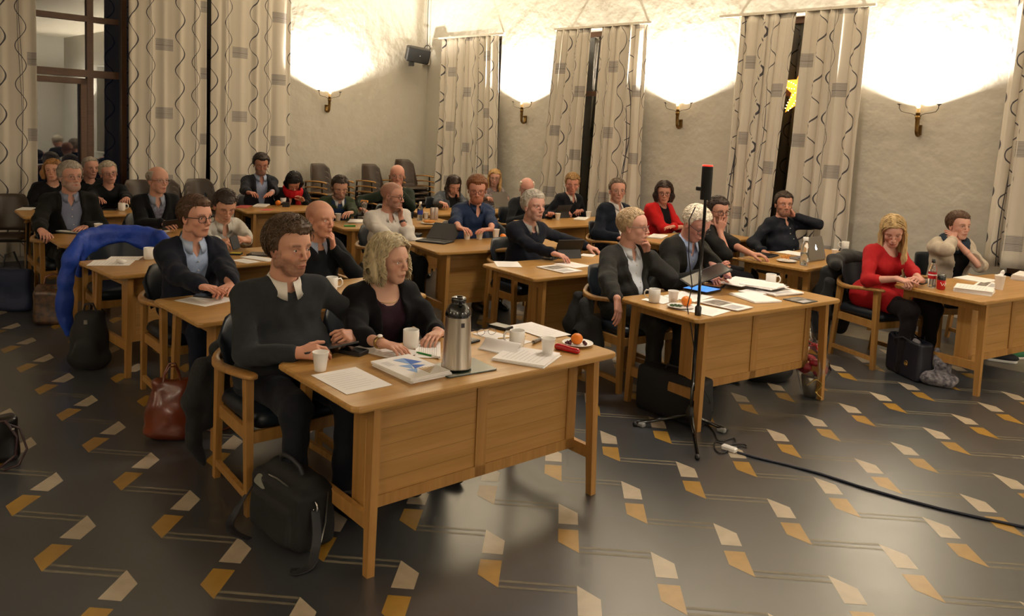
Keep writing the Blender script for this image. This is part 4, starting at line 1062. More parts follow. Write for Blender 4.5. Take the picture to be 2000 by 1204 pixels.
        if top.get('iopen'):
            a,b,c=torso_coords(g); w=np.interp(c.ravel(),[.42,.50,.6],[0,.035,.05]).reshape(c.shape); d=np.maximum(np.abs(b)-w,-a); g.F=np.maximum(g.F,-(d*.8).astype(f4))
        finish(g,'inner_shirt',cloth(ic,top.get('ikind','shirt')))
    # buttons
    if top.get('buttons'):
        b=MB(); offb=off+(0 if typ!='jacket' else -.002)
        for zz in (.40,.33,.26,.19,.12):
            r_=.112+offb+.004 if zz>.3 else .113+bel*.9+offb+.012
            x_=None
            p=WT(r_+ (.0 if zz>.3 else .02*(bel>0)),0,zz); b.sphere(tuple(p),.0055,8)
        o=b.build('buttons',m_button,root); o['kind']='stuff'
    # collar
    if top.get('collar'):
        ax=unit(hc+hr@np.array((-.03,0,-.05))-NB); ax=unit(ax*.6+T[:,2]*.4); fx=unit(np.array((1,0,0))-ax*ax[0]); fy=np.cross(ax,fx); n=40; vs=[];r0=top.get('cr',.061)
        cc=NB+fx*.012+ax*top.get('cup',.026 if typ in('jacket','cardigan') else .018); op_=top.get('copen',.30)
        for i in range(n+1):
            th=-PI+op_+(2*PI-2*op_)*i/n; bk=(1+math.cos(th))/2     # th=0 back
            u=-math.cos(th)*fx+math.sin(th)*fy; fr=1-bk; tip=max(0,(fr-.72)/.28)
            hgt=.032*(1-.55*fr)+.004; drop=.036+.034*tip**1.5; fl=.016+.026*tip
            low=-.012-.012*fr
            for (rr,zz) in ((r0,low),(r0+.001,low+hgt),(r0+.006,low+hgt+.004),(r0+.012+fl*.35,low+hgt-drop*.45),(r0+.010+fl,low+hgt-drop-.006),(r0+.007+fl,low+hgt-drop-.004),(r0+.008+fl*.3,low+hgt-drop*.4),(r0+.004,low+hgt-.003),(r0+.004,low)): vs.append(cc+u*rr+ax*zz)
        K=9; fs=[]
        for i in range(n):
            for k in range(K): fs.append((i*K+k,i*K+(k+1)%K,(i+1)*K+(k+1)%K,(i+1)*K+k))
        b=MB(); b.add(vs,fs,0,True); b.add([vs[k] for k in range(K)],[tuple(range(K))],0); b.add([vs[n*K+k] for k in range(K)],[tuple(reversed(range(K)))],0)
        b.build('collar',cloth(top['collar'],'shirt'),root)
    if top.get('cuff'):
        for nm,a in arms.items():
            if a['sl']<1.8: continue
            d=unit(a['W']-a['E']); b=MB(); b.tube([a['W']-d*.045,a['W']-d*.02,a['W']-d*.004,a['W']-d*.006],[.034,.034,.033,.0],12); b.build('cuff',cloth(top['cuff'],'shirt'),root)
    if top.get('scarf'):
        g=G(tuple(NB-np.array((.16,.2,.2))),tuple(NB+np.array((.22,.2,.12))),.009)
        for k in range(2):
            pts=[]
            for i in range(15):
                th=2*PI*i/14; u=np.array((math.cos(th)*.094+.02,math.sin(th)*.104,0.)); pts.append(tuple(NB+u+np.array((0,0,.035*(1-math.cos(th))/2-.03+k*.035-.02*math.cos(th)))))
            g.chain(pts,[.036-.004*k]*15,k=.012)
        if top['scarf'][1]: g.chain([tuple(NB+np.array((.08,.05,-.03))),tuple(WT(.145,.07,.36)),tuple(WT(.16,.09,.2))],[.03,.035,.045],k=.02)
        g.ell(tuple(NB+np.array((-.01,0,.06))),(.062,.062,.12),.008,op='-'); wrinkle(g,.006,1,60); finish(g,'scarf',cloth(top['scarf'][0],top.get('skind','wool')))
    if legs:
        g=G((-.22,-.36,.06),(kneex+.16,.36,.74),hcl*1.15); g.ell((0,0,seat-.02),(.14,.185*bw,.125),.05)
        ank=[]
        for sd in (1,-1):
            hp_=(0.02,sd*.09,seat-.01); kn=(kneex,sd*kw,seat-.02); an=(kneex-.03,sd*(kw-.01),.10); ank.append(an)
            g.cap(hp_,kn,.094,.068,k=.04); g.cap(kn,an,.066,.05,k=.03)
        wrinkle(g,.005,3)
        if typ=='dress': 
            finish(g,'tights',cloth(bottom)); gg=G((-.24,-.36,.40),(.34,.36,.76),hcl); gg.ell((0,0,seat),(.16,.205*bw,.15),.05)
            for sd in (1,-1): gg.cap((.02,sd*.09,seat),(.26,sd*.11,seat),.118,.10,k=.06)
            finish(gg,'skirt',m)
        else: finish(g,'trousers',cloth(bottom))
        for sd,an in zip((1,-1),ank):
            g=G((an[0]-.12,an[1]-.07,-.005),(an[0]+.24,an[1]+.07,.15),.008)
            g.cap((an[0],an[1],.10),(an[0]-.01,an[1],.05),.046,.045,k=.02); g.ell((an[0]+.03,an[1],.035),(.10,.044,.045),.03); g.ell((an[0]+.12,an[1]+sd*.005,.03),(.085,.045,.034),.03)
            g.F=np.maximum(g.F,(.004-g.full()[2]+0*g.F).astype(f4)); v,f=g.mesh(); npmesh('shoe',[(v,f)],shoe or m_shoe,root)
    PEOPLE[key]=dict(root=root,base=base_w,body=yb,arms=arms,hc=hc,hr=hr,loc=loc,NB=NB,hw=hw,WT=WT)
    return root
# ------------------------------------------------------------------ the people
def tframe(k):
    x,y,a=TABLES[k]; a=math.radians(a); e=np.array((math.cos(a),math.sin(a))); n=np.array((-e[1],e[0])); return np.array((x,y)),e,n
def head_at(px,py,tk,dist):
    """the head seen at a pixel, `dist` metres behind the sitters' edge of desk tk"""
    B,e,n=tframe(tk); d=ray(px,py); o=(B+n*TW)@n+dist; t=o/(d[:2]@n); return (d[0]*t,d[1]*t,HC+d[2]*t)
def P3(px,py,z): return at(px,py,z)
CHAIRS=[]
def man(key,px,py,tk,dist,turn,P,top,R,L,label,chair,bodyturn=0,**kw):
    h=head_at(px,py,tk,dist); cam_h=math.degrees(math.atan2(-h[1],-h[0])); B,e,n=tframe(tk); body=TABLES[tk][2]-90+bodyturn
    q=kw.pop('q',1); P=dict(P); P['hs']=P.get('hs',1.0)*1.055; kw.setdefault('kneex',.48); kw['bw']=kw.get('bw',1.0)*1.04
    h=(h[0],h[1],h[2])
    r=person(key,label,h,cam_h+turn,body,P,top,R,L,q=q,**kw)
    d=PEOPLE[key]; cb=math.radians(body); b=d['base']
    if chair: armchair(b[0]+.05*math.cos(cb),b[1]+.05*math.sin(cb),cb,chair)
    return d
def hw(px,py,z=.765,**k): return dict(pw=at(px,py,z),**k)
SK='#bd866a'; SK2='#c48f77'; SK3='#b97c62'
man('p1',566,483,'T1',.27,38,dict(skin=SK,hair='short',hcol='#4a3828',beard=('#3a281c',.6),fat=.009,ht=.024,quiff=.012,mess=.006,brow='#2e2018',neckr=.062,seed=3,hs=1.06,look=(.25,0),comb=(.4,-.5,.3),wild=1.5,locks=1100),
 dict(type='sweater',col='#2c2e31',kind='knit',collar='#d8d2c8',cuff='#d8d2c8',off=.016,wr=.005,cup=.026,cr=.066,copen=.22),hw(578,690,.755,dir=(.55,.6,.1),up=(.1,-.75,.7),curl='hold',thumb=.2),hw(700,655,.76,dir=(.25,-.85,.1),up=(.5,.35,.75),curl='grip',hint=(-.2,.9,-.6)),
 'bearded young man in a charcoal sweater over a white collar, at the nearest desk','oak armchair of the man in the charcoal sweater, with a black coat over its back',q=0,bel=.07,bw=1.17,lean=.10,pitch=4,bottom='#191b22')
man('p2',762,508,'T1',.30,50,dict(skin='#c08f76',hair='curly',hcol='#a39474',vol=.030,wave=.012,freq=70,lip='#9c5a4c',hs=.98,brow='#7a6450',browamt=.5,locks=560,lockr=.0055,iris='#4a5560',look=(.3,0),hl=.006,ht=.02,fwd=.4),
 dict(type='cardigan',col='#121115',kind='knit',inner='#2d1722',ikind='knit',ineck='scoop',sleeve=1.45,vw=.075),hw(748,672,.765,dir=(.9,.3,0),curl='relax'),hw(858,650,.765,dir=(.5,-.8,0),curl='relax'),
 'woman with wavy grey-blond hair in a black cardigan over a dark plum top','oak armchair of the woman with wavy grey-blond hair',q=0,fem=True,pitch=2,lean=.12,bottom='#15141a',roll=-3)
man('p3',383,424,'T6',.30,42,dict(skin='#c48a70',hair='short',hcol='#4a3424',ht=.016,quiff=.014,glasses=('dark',.0022,.020),brow='#4a3324',hs=1.0,seed=5,comb=(.2,-.8,.2),look=(.1,0),lip='#a8594c'),
 dict(type='jacket',col='#181b27',inner='#9fb0cf',collar='#a9b8d4',iopen=True,buttons=True,button=.12,vw=.066),hw(420,585,.755,dir=(.9,.3,0),curl='flat'),hw(455,568,.765,dir=(.6,-.6,0),curl='soft'),
 'young man in round dark glasses and a navy jacket over a light blue shirt','dark-backed oak armchair of the young man in a navy jacket',q=0,lean=.08,pitch=2,bottom='#191d2b')
man('p4',440,402,'T8',.16,14,dict(skin='#b98468',hair='short',hcol='#2c211b',ht=.013,quiff=.006,brow='#2a1d16',seed=8,shut=.9,hl=-.008,comb=(.8,.1,0)),
 dict(type='shirt',col='#b9b5ac',kind='shirt',collar='#b9b5ac',neck='open',vneck=.40,buttons=True,wr=.008),hw(452,496,.79,dir=(.9,.35,.15),up=(-.2,-.6,.8),curl='grip'),hw(500,492,.79,dir=(.3,-.9,.2),up=(.2,.7,.7),curl='grip'),
 'man in a pale shirt bent over a phone held in both hands','oak armchair of the man in the pale shirt holding a phone',pitch=28,lean=.22,bottom='#23242b',bodyturn=0)
man('p5',626,428,'T6',.30,44,dict(skin='#bf8569',hair=None,shaved=('#7a5444',.22),brow='#8a6a55',browamt=.45,hs=1.04,fat=.004,iris='#55606a',look=(.2,0),neckr=.06),
 dict(type='sweater',col='#121316',kind='knit',collar='#9fabc4',cuff='#a9b4cc',off=.013),hw(560,570,.765,curl='relax'),dict(h=(.072,.060,-.185),dirh=(.12,-.32,1),uph=(.75,.65,.1),curl='chin',thumb=.7,hint=(.2,.8,-.9)),
 'bald clean-shaven man in a black sweater, one hand raised to his lips','oak armchair of the bald man in the black sweater',q=0,bel=.02,lean=.10,pitch=3)
man('p6',1237,443,'T2',.33,72,dict(skin='#bf8a74',hair='short',hcol='#a89070',ht=.009,hl=.014,glasses=('metal',.0018,.015),brow='#a08a70',browamt=.4,seed=9,comb=(-.6,.5,0),age=1,mouth=.001,hs=1.02,mess=.001,wild=.4,lock_len=.03),
 dict(type='jacket',col='#2b2a28',inner='#c3c8d0',collar='#c9ccd2',cuff='#c9ccd2',iopen=True,buttons=True,vw=.075,button=.14,wr=.007),hw(1207,592,.70,dir=(.35,-.1,-1),up=(.9,.3,.3),curl='soft',hint=(-.6,-.5,-.6)),dict(h=(.088,.060,-.178),dirh=(.1,-.45,1),uph=(.7,.7,.1),curl='chin',thumb=.6,hint=(.3,.7,-.9)),
 'elderly man in glasses and a dark grey suit, hand at his mouth, seen in profile','oak armchair of the man in the dark grey suit, with a dark coat hanging behind',q=0,lean=.06,bel=.02,bottom='#23221f')
man('p7',1360,437,'T2',.26,48,dict(skin='#c08672',hair='short',hcol='#cdc3b0',ht=.013,glasses=('dark',.0022,.018),brow='#b0a898',browamt=.4,seed=10,shut=.8,hs=1.03,comb=(-.3,.7,.1),hl=.006),
 dict(type='jacket',col='#24231f',inner='#93a3c6',collar='#9aa9c8',iopen=True,buttons=True,vw=.055,wr=.006),hw(1375,538,.80,dir=(.85,.35,-.15),up=(0,-.3,1),curl='point'),hw(1432,548,.80,dir=(.15,-.8,.5),up=(-.55,.3,-.7),curl='hold',thumb=.1),
 'white-haired man in glasses and a dark jacket tapping a tablet in his hand','oak armchair of the white-haired man tapping a tablet',q=0,pitch=33,lean=.24,bottom='#201f1d')
man('p8',1403,412,'T4',.22,34,dict(skin='#b77f66',hair='short',hcol='#2e221b',ht=.014,quiff=.008,glasses=('dark',.0022,.018),beard=('#2e211a',.4),brow='#2a1d16',seed=12,shut=.3),
 dict(type='tshirt',col='#151414',kind='shirt',neck='crew',sleeve=.95,off=.01),dict(h=(.10,-.02,-.165),dirh=(.05,.12,1),uph=(.95,-.3,0),curl='soft',hint=(.3,-.5,-.9),thumb=.4),hw(1478,502,.755,dir=(.9,-.1,0),curl='relax',hint=(-.2,.9,-.3)),
 'young man in glasses and a black t-shirt, hand pressed over nose and mouth','oak armchair of the young man in the black t-shirt',pitch=8,lean=.16,bottom='#17171a',bodyturn=25)
man('p9',1531,399,'T4',.42,18,dict(skin='#b98068',hair='short',hcol='#35271d',ht=.012,quiff=.008,beard=('#4a3426',.75),beardvol=.004,brow='#35261c',seed=13,comb=(-.2,.8,.2),hs=1.02,iris='#6a7680'),
 dict(type='shirt',col='#151923',kind='shirt',collar='#151923',neck='open',vneck=.42,buttons=True,wr=.007,off=.014),hw(1492,492,.66,dir=(.8,.2,-.3),curl='hold',hint=(-.5,-.6,-.6)),dict(h=(.03,.115,-.115),dirh=(-.5,-.5,.6),uph=(.1,1,.1),curl='hold',hint=(.3,.9,-.5)),
 'bearded man in a dark navy shirt leaning back with a hand behind his neck','oak armchair of the bearded man in the navy shirt',pitch=2,lean=-.02,bottom='#2a2e33',bel=.02,bw=1.05,bodyturn=-12)
man('p10',1744,452,'T5',.20,6,dict(skin='#c08c78',hair='long',hcol='#a98e62',hs=.98,wave=.006,freq=38,lip='#9c3a34',brow='#7a5c3c',seed=14,shut=.8,drop=.34,locks=460,ht=.012,vol=.012),
 dict(type='dress',col='#a3151b',kind='shirt',neck='boat',sleeve=1.35,off=.008,wr=.004),hw(1752,545,.775,dir=(.95,.25,-.1),curl='point',up=(0,-.2,1)),hw(1800,548,.77,dir=(.2,-.9,.2),up=(.2,.6,.7),curl='pinch'),
 'woman with long blond hair in a red dress looking down at her devices','oak armchair of the woman in the red dress',q=0,fem=True,pitch=26,lean=.14,bottom='#1a1517',roll=-3,bodyturn=-8)
man('p11',1873,441,'T5',.30,40,dict(skin='#c08e7a',hair='short',hcol='#4a3323',ht=.016,hs=.97,lip='#9c4a44',brow='#4a3323',seed=15,part=.0,comb=(-.8,.3,0),wild=.4,lock_len=.04,nose=.95),
 dict(type='cardigan',col='#b3a797',kind='knit',inner='#111114',ikind='wool',scarf=('#26303f',False),vw=.085,off=.014),dict(h=(.045,-.085,-.125),dirh=(-.35,.35,.75),uph=(.3,-.9,.2),curl='hold',hint=(.3,-.9,-.5)),dict(h=(.078,-.048,-.150),dirh=(-.5,-.35,.75),uph=(.75,.3,.3),curl='soft',hint=(.5,.6,-.8)),
 'woman with tied-back brown hair in a cream cardigan and dark blue scarf','oak armchair of the woman in the cream cardigan',q=0,fem=True,lean=.10,pitch=2,bottom='#121114',bodyturn=-20)
man('p12',138,345,'T9',.22,24,dict(skin='#b5806a',hair='short',hcol='#8a8074',ht=.014,glasses=('metal',.002,.015),beard=('#8a8078',.75),beardvol=.006,brow='#6a6058',seed=16,comb=(-.1,.9,.1),fat=.005,hs=1.03),
 dict(type='jacket',col='#141311',inner='#6d7388',collar='#7a8096',iopen=True,buttons=True,vw=.085,button=.06,off=.016),hw(80,452,.775,dir=(.8,.1,-.2),curl='grip'),hw(168,443,.765,dir=(.7,-.5,0),curl='flat'),
 'smiling man with grey beard and glasses in a dark blazer and blue-grey shirt','oak armchair of the bearded man in a dark blazer at the left',lean=.08,bel=.03,bw=1.08,bottom='#141312')
man('p13',309,352,'T9',.20,32,dict(skin='#b7836c',hair='fringe',hcol='#8d8478',ht=.008,glasses=('metal',.002,.013),brow='#8a7a6c',browamt=.4,seed=17,hs=1.03,age=1),
 dict(type='jacket',col='#0f0f12',kind='knit',inner='#7a8092',ikind='print',collar='#8d93a4',iopen=True,vw=.04,button=.26),hw(318,436,.80,dir=(.8,.2,0),up=(0,-.6,.7),curl='hold'),hw(365,432,.79,dir=(.3,-.9,0),up=(.2,.5,.8),curl='hold'),
 'bald elderly man with glasses and a grey fringe in a black zip cardigan','oak armchair of the bald man in the black zip cardigan',lean=.12,bottom='#151518')
man('p14',212,338,'T10',.25,12,dict(skin='#b07c68',hair='short',hcol='#9a9080',ht=.014,glasses=('metal',.002,.015),brow='#8a8074',seed=18,hs=1.02,comb=(.3,.8,0)),
 dict(type='sweater',col='#121316',kind='knit',neck='crew',off=.014),hw(215,425,.765,curl='relax'),hw(262,420,.765,curl='relax'),
 'grey-haired man with glasses in a black sweater tilting his head, back left','oak armchair of the grey-haired man tilting his head',q=2,roll=-10,lean=.10,bottom='#151518')
man('p15',177,328,'T10',.95,22,dict(skin='#b5806c',hair='short',hcol='#8d8378',ht=.007,hl=.012,brow='#7a6e62',seed=19,hs=1.02,locks=200),
 dict(type='sweater',col='#0f1013',kind='knit',neck='crew'),dict(w=(.35,-.15,.62),curl='relax'),dict(w=(.35,.15,.62),curl='relax'),
 'short-haired grey man in black sitting farthest back, beside the tall window','oak armchair of the man farthest back by the tall window',q=2,pitch=4,bottom='#141417')
man('p16',103,333,'T10',.34,-10,dict(skin='#b8846c',hair='bob',hcol='#8a6238',hs=.96,brow='#6a4a30',seed=20,vol=.012),
 dict(type='sweater',col='#121215',kind='knit',neck='crew'),dict(w=(.33,-.12,.77),curl='relax'),dict(w=(.33,.12,.77),curl='relax'),
 'fair-haired person in black almost hidden behind the bearded man at left','oak armchair of the hidden fair-haired person',q=2,fem=True,bottom='#141417')
man('p17',510,321,'T11',.22,8,dict(skin='#a8705a',hair='short',hcol='#2b211c',ht=.018,quiff=.012,beard=('#6a5c52',.8),beardvol=.005,brow='#2a1e18',seed=21,shut=.7,hs=1.04),
 dict(type='jacket',col='#22232a',inner='#8f9bb8',collar='#9aa6c2',cuff='#9aa6c2',iopen=True,vw=.07,button=.10),hw(490,402,.80,dir=(.8,.3,0),curl='relax'),hw(528,402,.79,dir=(.7,-.5,-.1),curl='flat'),
 'man with dark wavy hair and beard in a grey suit, looking down at papers','oak armchair of the man in the grey suit at the back',pitch=17,lean=.10,bottom='#1b1c22',bw=1.04)
man('p18',574,356,'T11',.05,4,dict(skin='#b07a64',hair='bob',hcol='#0f0c0d',vol=.006,hs=.98,brow='#151010',seed=22,noeyes=True,wave=.002,ht=.018,locks=300),
 dict(type='cardigan',col='#0e0e11',kind='knit',inner='#111114',scarf=('#b3141c',True),skind='shirt'),dict(h=(.09,-.03,-.15),dirh=(-.1,.1,1),uph=(1,0,.1),curl='hold',hint=(.4,-.6,-.8)),dict(w=(.4,.10,.77),curl='relax'),
 'woman with short black hair bowing her head, black cardigan and red scarf','oak armchair of the woman bowing her head',fem=True,pitch=48,lean=.30,bottom='#121215')
man('p19',664,366,'T12',.20,12,dict(skin='#b5826b',hair='short',hcol='#33261e',ht=.010,hl=.006,beard=('#3a2a20',.8),beardvol=.004,brow='#33241c',seed=23,shut=.9),
 dict(type='sweater',col='#2b3420',kind='knit',neck='crew',collar='#b8b8b8',off=.014),hw(650,440,.78,curl='relax'),hw(690,438,.78,dir=(.5,-.6,0),curl='relax'),
 'bearded man in a green sweater with a blue front, reading downwards','oak armchair of the man in the green and blue sweater',pitch=24,lean=.20,bottom='#1d212c')
man('p20',776,343,'T12',.50,2,dict(skin='#bb806a',hair=None,shaved=('#8a5c48',.25,.04),glasses=('metal',.0018,.014),beard=('#7a4630',.75),beardvol=.006,brow='#8a6048',seed=24,hs=1.03),
 dict(type='sweater',col='#232b22',kind='knit',neck='crew',off=.013),hw(705,408,.80,dir=(.5,.3,-.2),curl='relax',hint=(-.1,-.9,-.3)),dict(h=(.098,.035,-.155),dirh=(.05,-.45,.8),uph=(.85,.4,.2),curl='grip',hint=(.3,.6,-.9)),
 'bald man with ginger beard and glasses in a dark green sweater, fist at mouth','oak armchair of the bald man with the ginger beard',lean=.05,side=-.05,pitch=4,bottom='#1d2126',bw=1.05)
man('p21',766,383,'T7',.24,68,dict(skin='#ad7860',hair=None,shaved=('#4a3830',.55),glasses=('dark',.0022,.015),beard=('#4a362c',.75),beardvol=.004,brow='#3a2a22',seed=25,hs=1.04),
 dict(type='shirt',col='#cbc4bb',kind='shirt',collar='#cfc8c0',neck='open',vneck=.42,sleeve=1.35,wr=.009,off=.016,loose=.02),hw(800,478,.765,dir=(.8,-.1,0),curl='relax'),dict(h=(.088,.035,-.175),dirh=(.12,-.3,1),uph=(.85,.5,.1),curl='chin',thumb=.6,hint=(.2,.5,-1)),
 'shaven-headed man in glasses and a white shirt, hand on chin, in profile','oak armchair of the man in the white shirt',lean=.08,pitch=6,bottom='#17181c',bel=.03,bw=1.08)
man('p22',886,362,'T24',.15,22,dict(skin='#b98672',hair='long',hcol='#2f2119',hs=1.0,brow='#2a1d16',seed=26,shut=.9,drop=.26,wave=.003),
 dict(type='cardigan',col='#4a4f57',inner='#18181b',ikind='wool',off=.014),hw(866,418,.78,dir=(.8,.2,-.1),curl='pinch'),dict(h=(.07,.085,-.15),dirh=(0,-.35,1),uph=(.3,.9,0),curl='hold',hint=(.2,.7,-.9)),
 'young woman with long dark hair in a grey jacket looking down, cheek on hand','oak armchair of the woman with long dark hair',fem=True,pitch=32,lean=.2,bottom='#1a1a20')
man('p23',932,370,'T7',.26,2,dict(skin='#bd8068',hair='short',hcol='#6d4428',ht=.019,quiff=.014,glasses=('red',.0022,.018),beard=('#8a4a26',.85),beardvol=.009,brow='#8a5a38',seed=27,hs=1.05,shut=.5,comb=(-.4,.6,.3),fat=.004),
 dict(type='shirt',col='#1d2c4a',kind='shirt',collar='#1d2c4a',neck='open',vneck=.40,sleeve=1.25,off=.016,loose=.018,wr=.007),hw(900,472,.765,dir=(.95,.15,0),curl='relax'),hw(962,466,.765,dir=(.1,-.95,0),curl='soft'),
 'man with ginger hair and beard, red-rimmed glasses and a dark blue shirt','oak armchair of the ginger-bearded man',pitch=14,lean=.16,bottom='#1b1f2a',bel=.03,bw=1.1)
man('p24',966,348,'T24',.35,0,dict(skin='#b98470',hair='long',hcol='#9c7a4c',hs=.97,glasses=('metal',.0018,.015),brow='#8a6a48',seed=28,drop=.22),
 dict(type='blouse',col='#9a8a86',kind='print',neck='crew',sleeve=1.9),hw(975,412,.765,curl='relax'),hw(1010,412,.765,curl='relax'),
 'blond woman with glasses in a patterned grey top behind the ginger-bearded man','oak armchair of the blond woman in the patterned top',q=2,fem=True,pitch=6,roll=3,bottom='#1a1a20')
man('p25',1029,368,'T14',.20,6,dict(skin='#b98070',hair='fringe',hcol='#c8beae',ht=.009,glasses=('metal',.002,.014),brow='#c0b4a4',browamt=.4,seed=29,hs=1.03),
 dict(type='sweater',col='#191b20',kind='knit',neck='crew',off=.015),dict(w=(.38,-.18,.77),curl='relax'),dict(w=(.38,.18,.77),curl='relax'),
 'bald man with white side hair and glasses, half hidden behind the grey-haired man','oak armchair of the bald white-haired man at the back',q=2,pitch=14,lean=.12,bottom='#17181c')
man('p26',1043,403,'T3',.30,38,dict(skin='#b98470',hair='short',hcol='#a39b8e',ht=.016,quiff=.012,brow='#8a8074',beard=('#9a9288',.25),seed=30,hs=1.04,comb=(-.5,.5,.4),wild=1.4),
 dict(type='sweater',col='#161924',kind='knit',collar='#8d8a84',off=.014,vneck=.46),hw(1098,505,.765,dir=(.6,.3,-.1),curl='relax'),hw(1148,482,.775,dir=(.8,.5,-.2),curl='hold',hint=(0,.9,-.3)),
 'grey-haired man in a navy sweater with grey shirt collar, arm stretched out','oak armchair of the grey-haired man in the navy sweater',q=0,lean=.12,side=.03,bottom='#17181f',bel=.02)
man('p27',1118,359,'T14',.30,4,dict(skin='#bb7c68',hair='short',hcol='#8a6a40',ht=.016,brow='#9a7a54',browamt=.5,seed=31,hs=1.04,fat=.006,shut=.5,hl=-.004),
 dict(type='sweater',col='#12141b',kind='knit',collar='#c3c0ba',vneck=.42,off=.014),hw(1098,414,.775,dir=(.7,.5,0),curl='grip'),hw(1136,412,.775,dir=(.3,-.8,.1),curl='grip'),
 'ruddy man with sandy hair in a black v-neck sweater, hands clasped on desk','oak armchair of the sandy-haired man',pitch=12,lean=.14,bottom='#15171c',bw=1.08,bel=.02)
man('p28',1206,372,'T15',.28,14,dict(skin='#b98069',hair='short',hcol='#5a4a3c',ht=.007,hl=.012,glasses=('metal',.002,.014),brow='#5a4636',seed=32,hs=1.02),
 dict(type='cardigan',col='#151a26',inner='#c2bbb4',collar='#c4beb8',iopen=True,buttons=True,vw=.08,off=.013),dict(w=(.28,-.2,.70),curl='relax'),dict(w=(.32,.16,.72),curl='relax'),
 'man with short brown hair and glasses, navy cardigan open over a white shirt','oak armchair of the man in navy cardigan and white shirt',lean=.04,pitch=3,bottom='#1a1c24',bel=.01)
man('p29',1297,377,'T15',.30,4,dict(skin='#b07862',hair='bob',hcol='#2a1b14',vol=.004,hs=1.0,glasses=('dark',.0022,.016),brow='#2a1b14',seed=33,lip='#8a4238',wave=.002,ht=.02,locks=320),
 dict(type='cardigan',col='#b81a1c',kind='knit',inner='#121114',ikind='wool',vw=.07,off=.014),dict(w=(.36,.10,.775),dir=(.2,1,0),curl='flat',hint=(-.1,-.9,-.5)),dict(w=(.38,-.10,.79),dir=(.2,-1,0),curl='flat',hint=(-.1,.9,-.5)),
 'dark-haired woman with glasses in a bright red cardigan, arms folded on desk','oak armchair of the woman in the red cardigan',fem=True,lean=.12,pitch=4,bottom='#1a1517')
# blue chest panel of the two-coloured sweater
def front_panel(key,col,w):
    d=PEOPLE[key]; WT=d['WT']; g=G((-.05,-.25,.48),(.4,.25,d['NB'][2]+.02),.0105); Pv=np.array((0,0,.55)); T,L=torso_frame(Pv,d['NB']); add_torso(g,Pv,T,L,1.0,0,False,.019)
    x,y,z=g.full(); g.F=np.maximum(g.F,(np.abs(y-Pv[1])-w+0*x+0*z).astype(f4)); g.F=np.maximum(g.F,(.02-x+0*y+0*z+.3*(z-.9)).astype(f4)); NB=d['NB']; g.cap(tuple(NB-np.array((0,0,.05))),tuple(NB+np.array((.02,0,.12))),.07,.08,k=.006,op='-')
    v,f=g.mesh(); npmesh('front_panel',[(v,f)],cloth(col,'knit'),d['root'])
front_panel('p19','#1b2a48',.095)
# empty chairs
armchair(*at(960,592,.0)[:2],math.radians(-52),'empty oak armchair with dark leather back, left of the desk with the magazine')
# ------------------------------------------------------------------ things on and under the desks
m_paper=mat('paper','#e9e4e0',rough=.8,spec=.2); m_paper2=mat('paper_edges','#bdb6ad',rough=.85,var=(300,.6,'#a59d94',(1,1,8)))
m_ink=mat('print_ink','#aeaaaa',rough=.8); m_ink2=mat('print_dark','#3a3434',rough=.7); m_blue=mat('print_blue','#2f62b8',rough=.6); m_blue2=mat('print_pale_blue','#7ea0cf',rough=.6); m_gold=mat('print_gold','#b48a3c',rough=.6)
m_china=mat('white_china','#ebe8e3',rough=.2,coat=.3); m_cup=mat('paper_cup','#ebe7e2',rough=.6); m_coffee=mat('coffee','#1c100a',rough=.2)
m_dev=mat('device_black','#0c0c0e',rough=.22,coat=.4); m_case=mat('device_case','#17171a',rough=.55); m_scr=mat('lit_screen','#4c7fd0',rough=.2,emis=('#4f8ff0',1.3))
m_steel=mat('brushed_steel','#d0c6b8',rough=.28,metal=1,bump=(6,.12,.001,(40,40,.6))); m_gloss=mat('glossy_black','#0a0a0b',rough=.12,coat=.6)
m_orange=mat('orange_peel','#e07a10',rough=.45,bump=(120,.5,.003),sss=.05); m_grape=mat('grape','#4a1420',rough=.25,sss=.05); m_leaf=mat('leaf_green','#2f4a1c',rough=.6)
m_red=mat('red_plastic','#b3101c',rough=.25,coat=.4); m_silver=mat('laptop_silver','#8f8a84',rough=.35,metal=.6); m_glow=mat('glowing_logo','#ffffff',emis=('#e8f2ff',3))
m_pet=mat('clear_plastic',(.9,.92,.92),rough=.05,trans=.92,ior=1.2); m_water=mat('water',(.85,.9,.92),rough=.02,trans=.95,ior=1.33)
m_pastry=mat('pastry','#c9853a',rough=.7,bump=(60,.5,.004)); m_green=mat('green_plastic','#2a8a34',rough=.35); m_pink=mat('pink_paper','#c25a52',rough=.8)
UP=Vector((0,0,1))
def quad_frame(p1,p2,p3,z=TH):
    a,b,c=[at(*p,z) for p in (p1,p2,p3)]; e=b-a; L1=np.linalg.norm(e[:2]); e=e/L1; n=np.array((-e[1],e[0],0)); w=(c-b)@n
    if w<0: n=-n; w=-w; 
    ctr=(a+b)/2+n*w/2; ang=math.atan2(e[1],e[0]); return ctr,L1,w,ang,(1 if n@np.array((-e[1],e[0],0))>0 else -1)
_lift={}
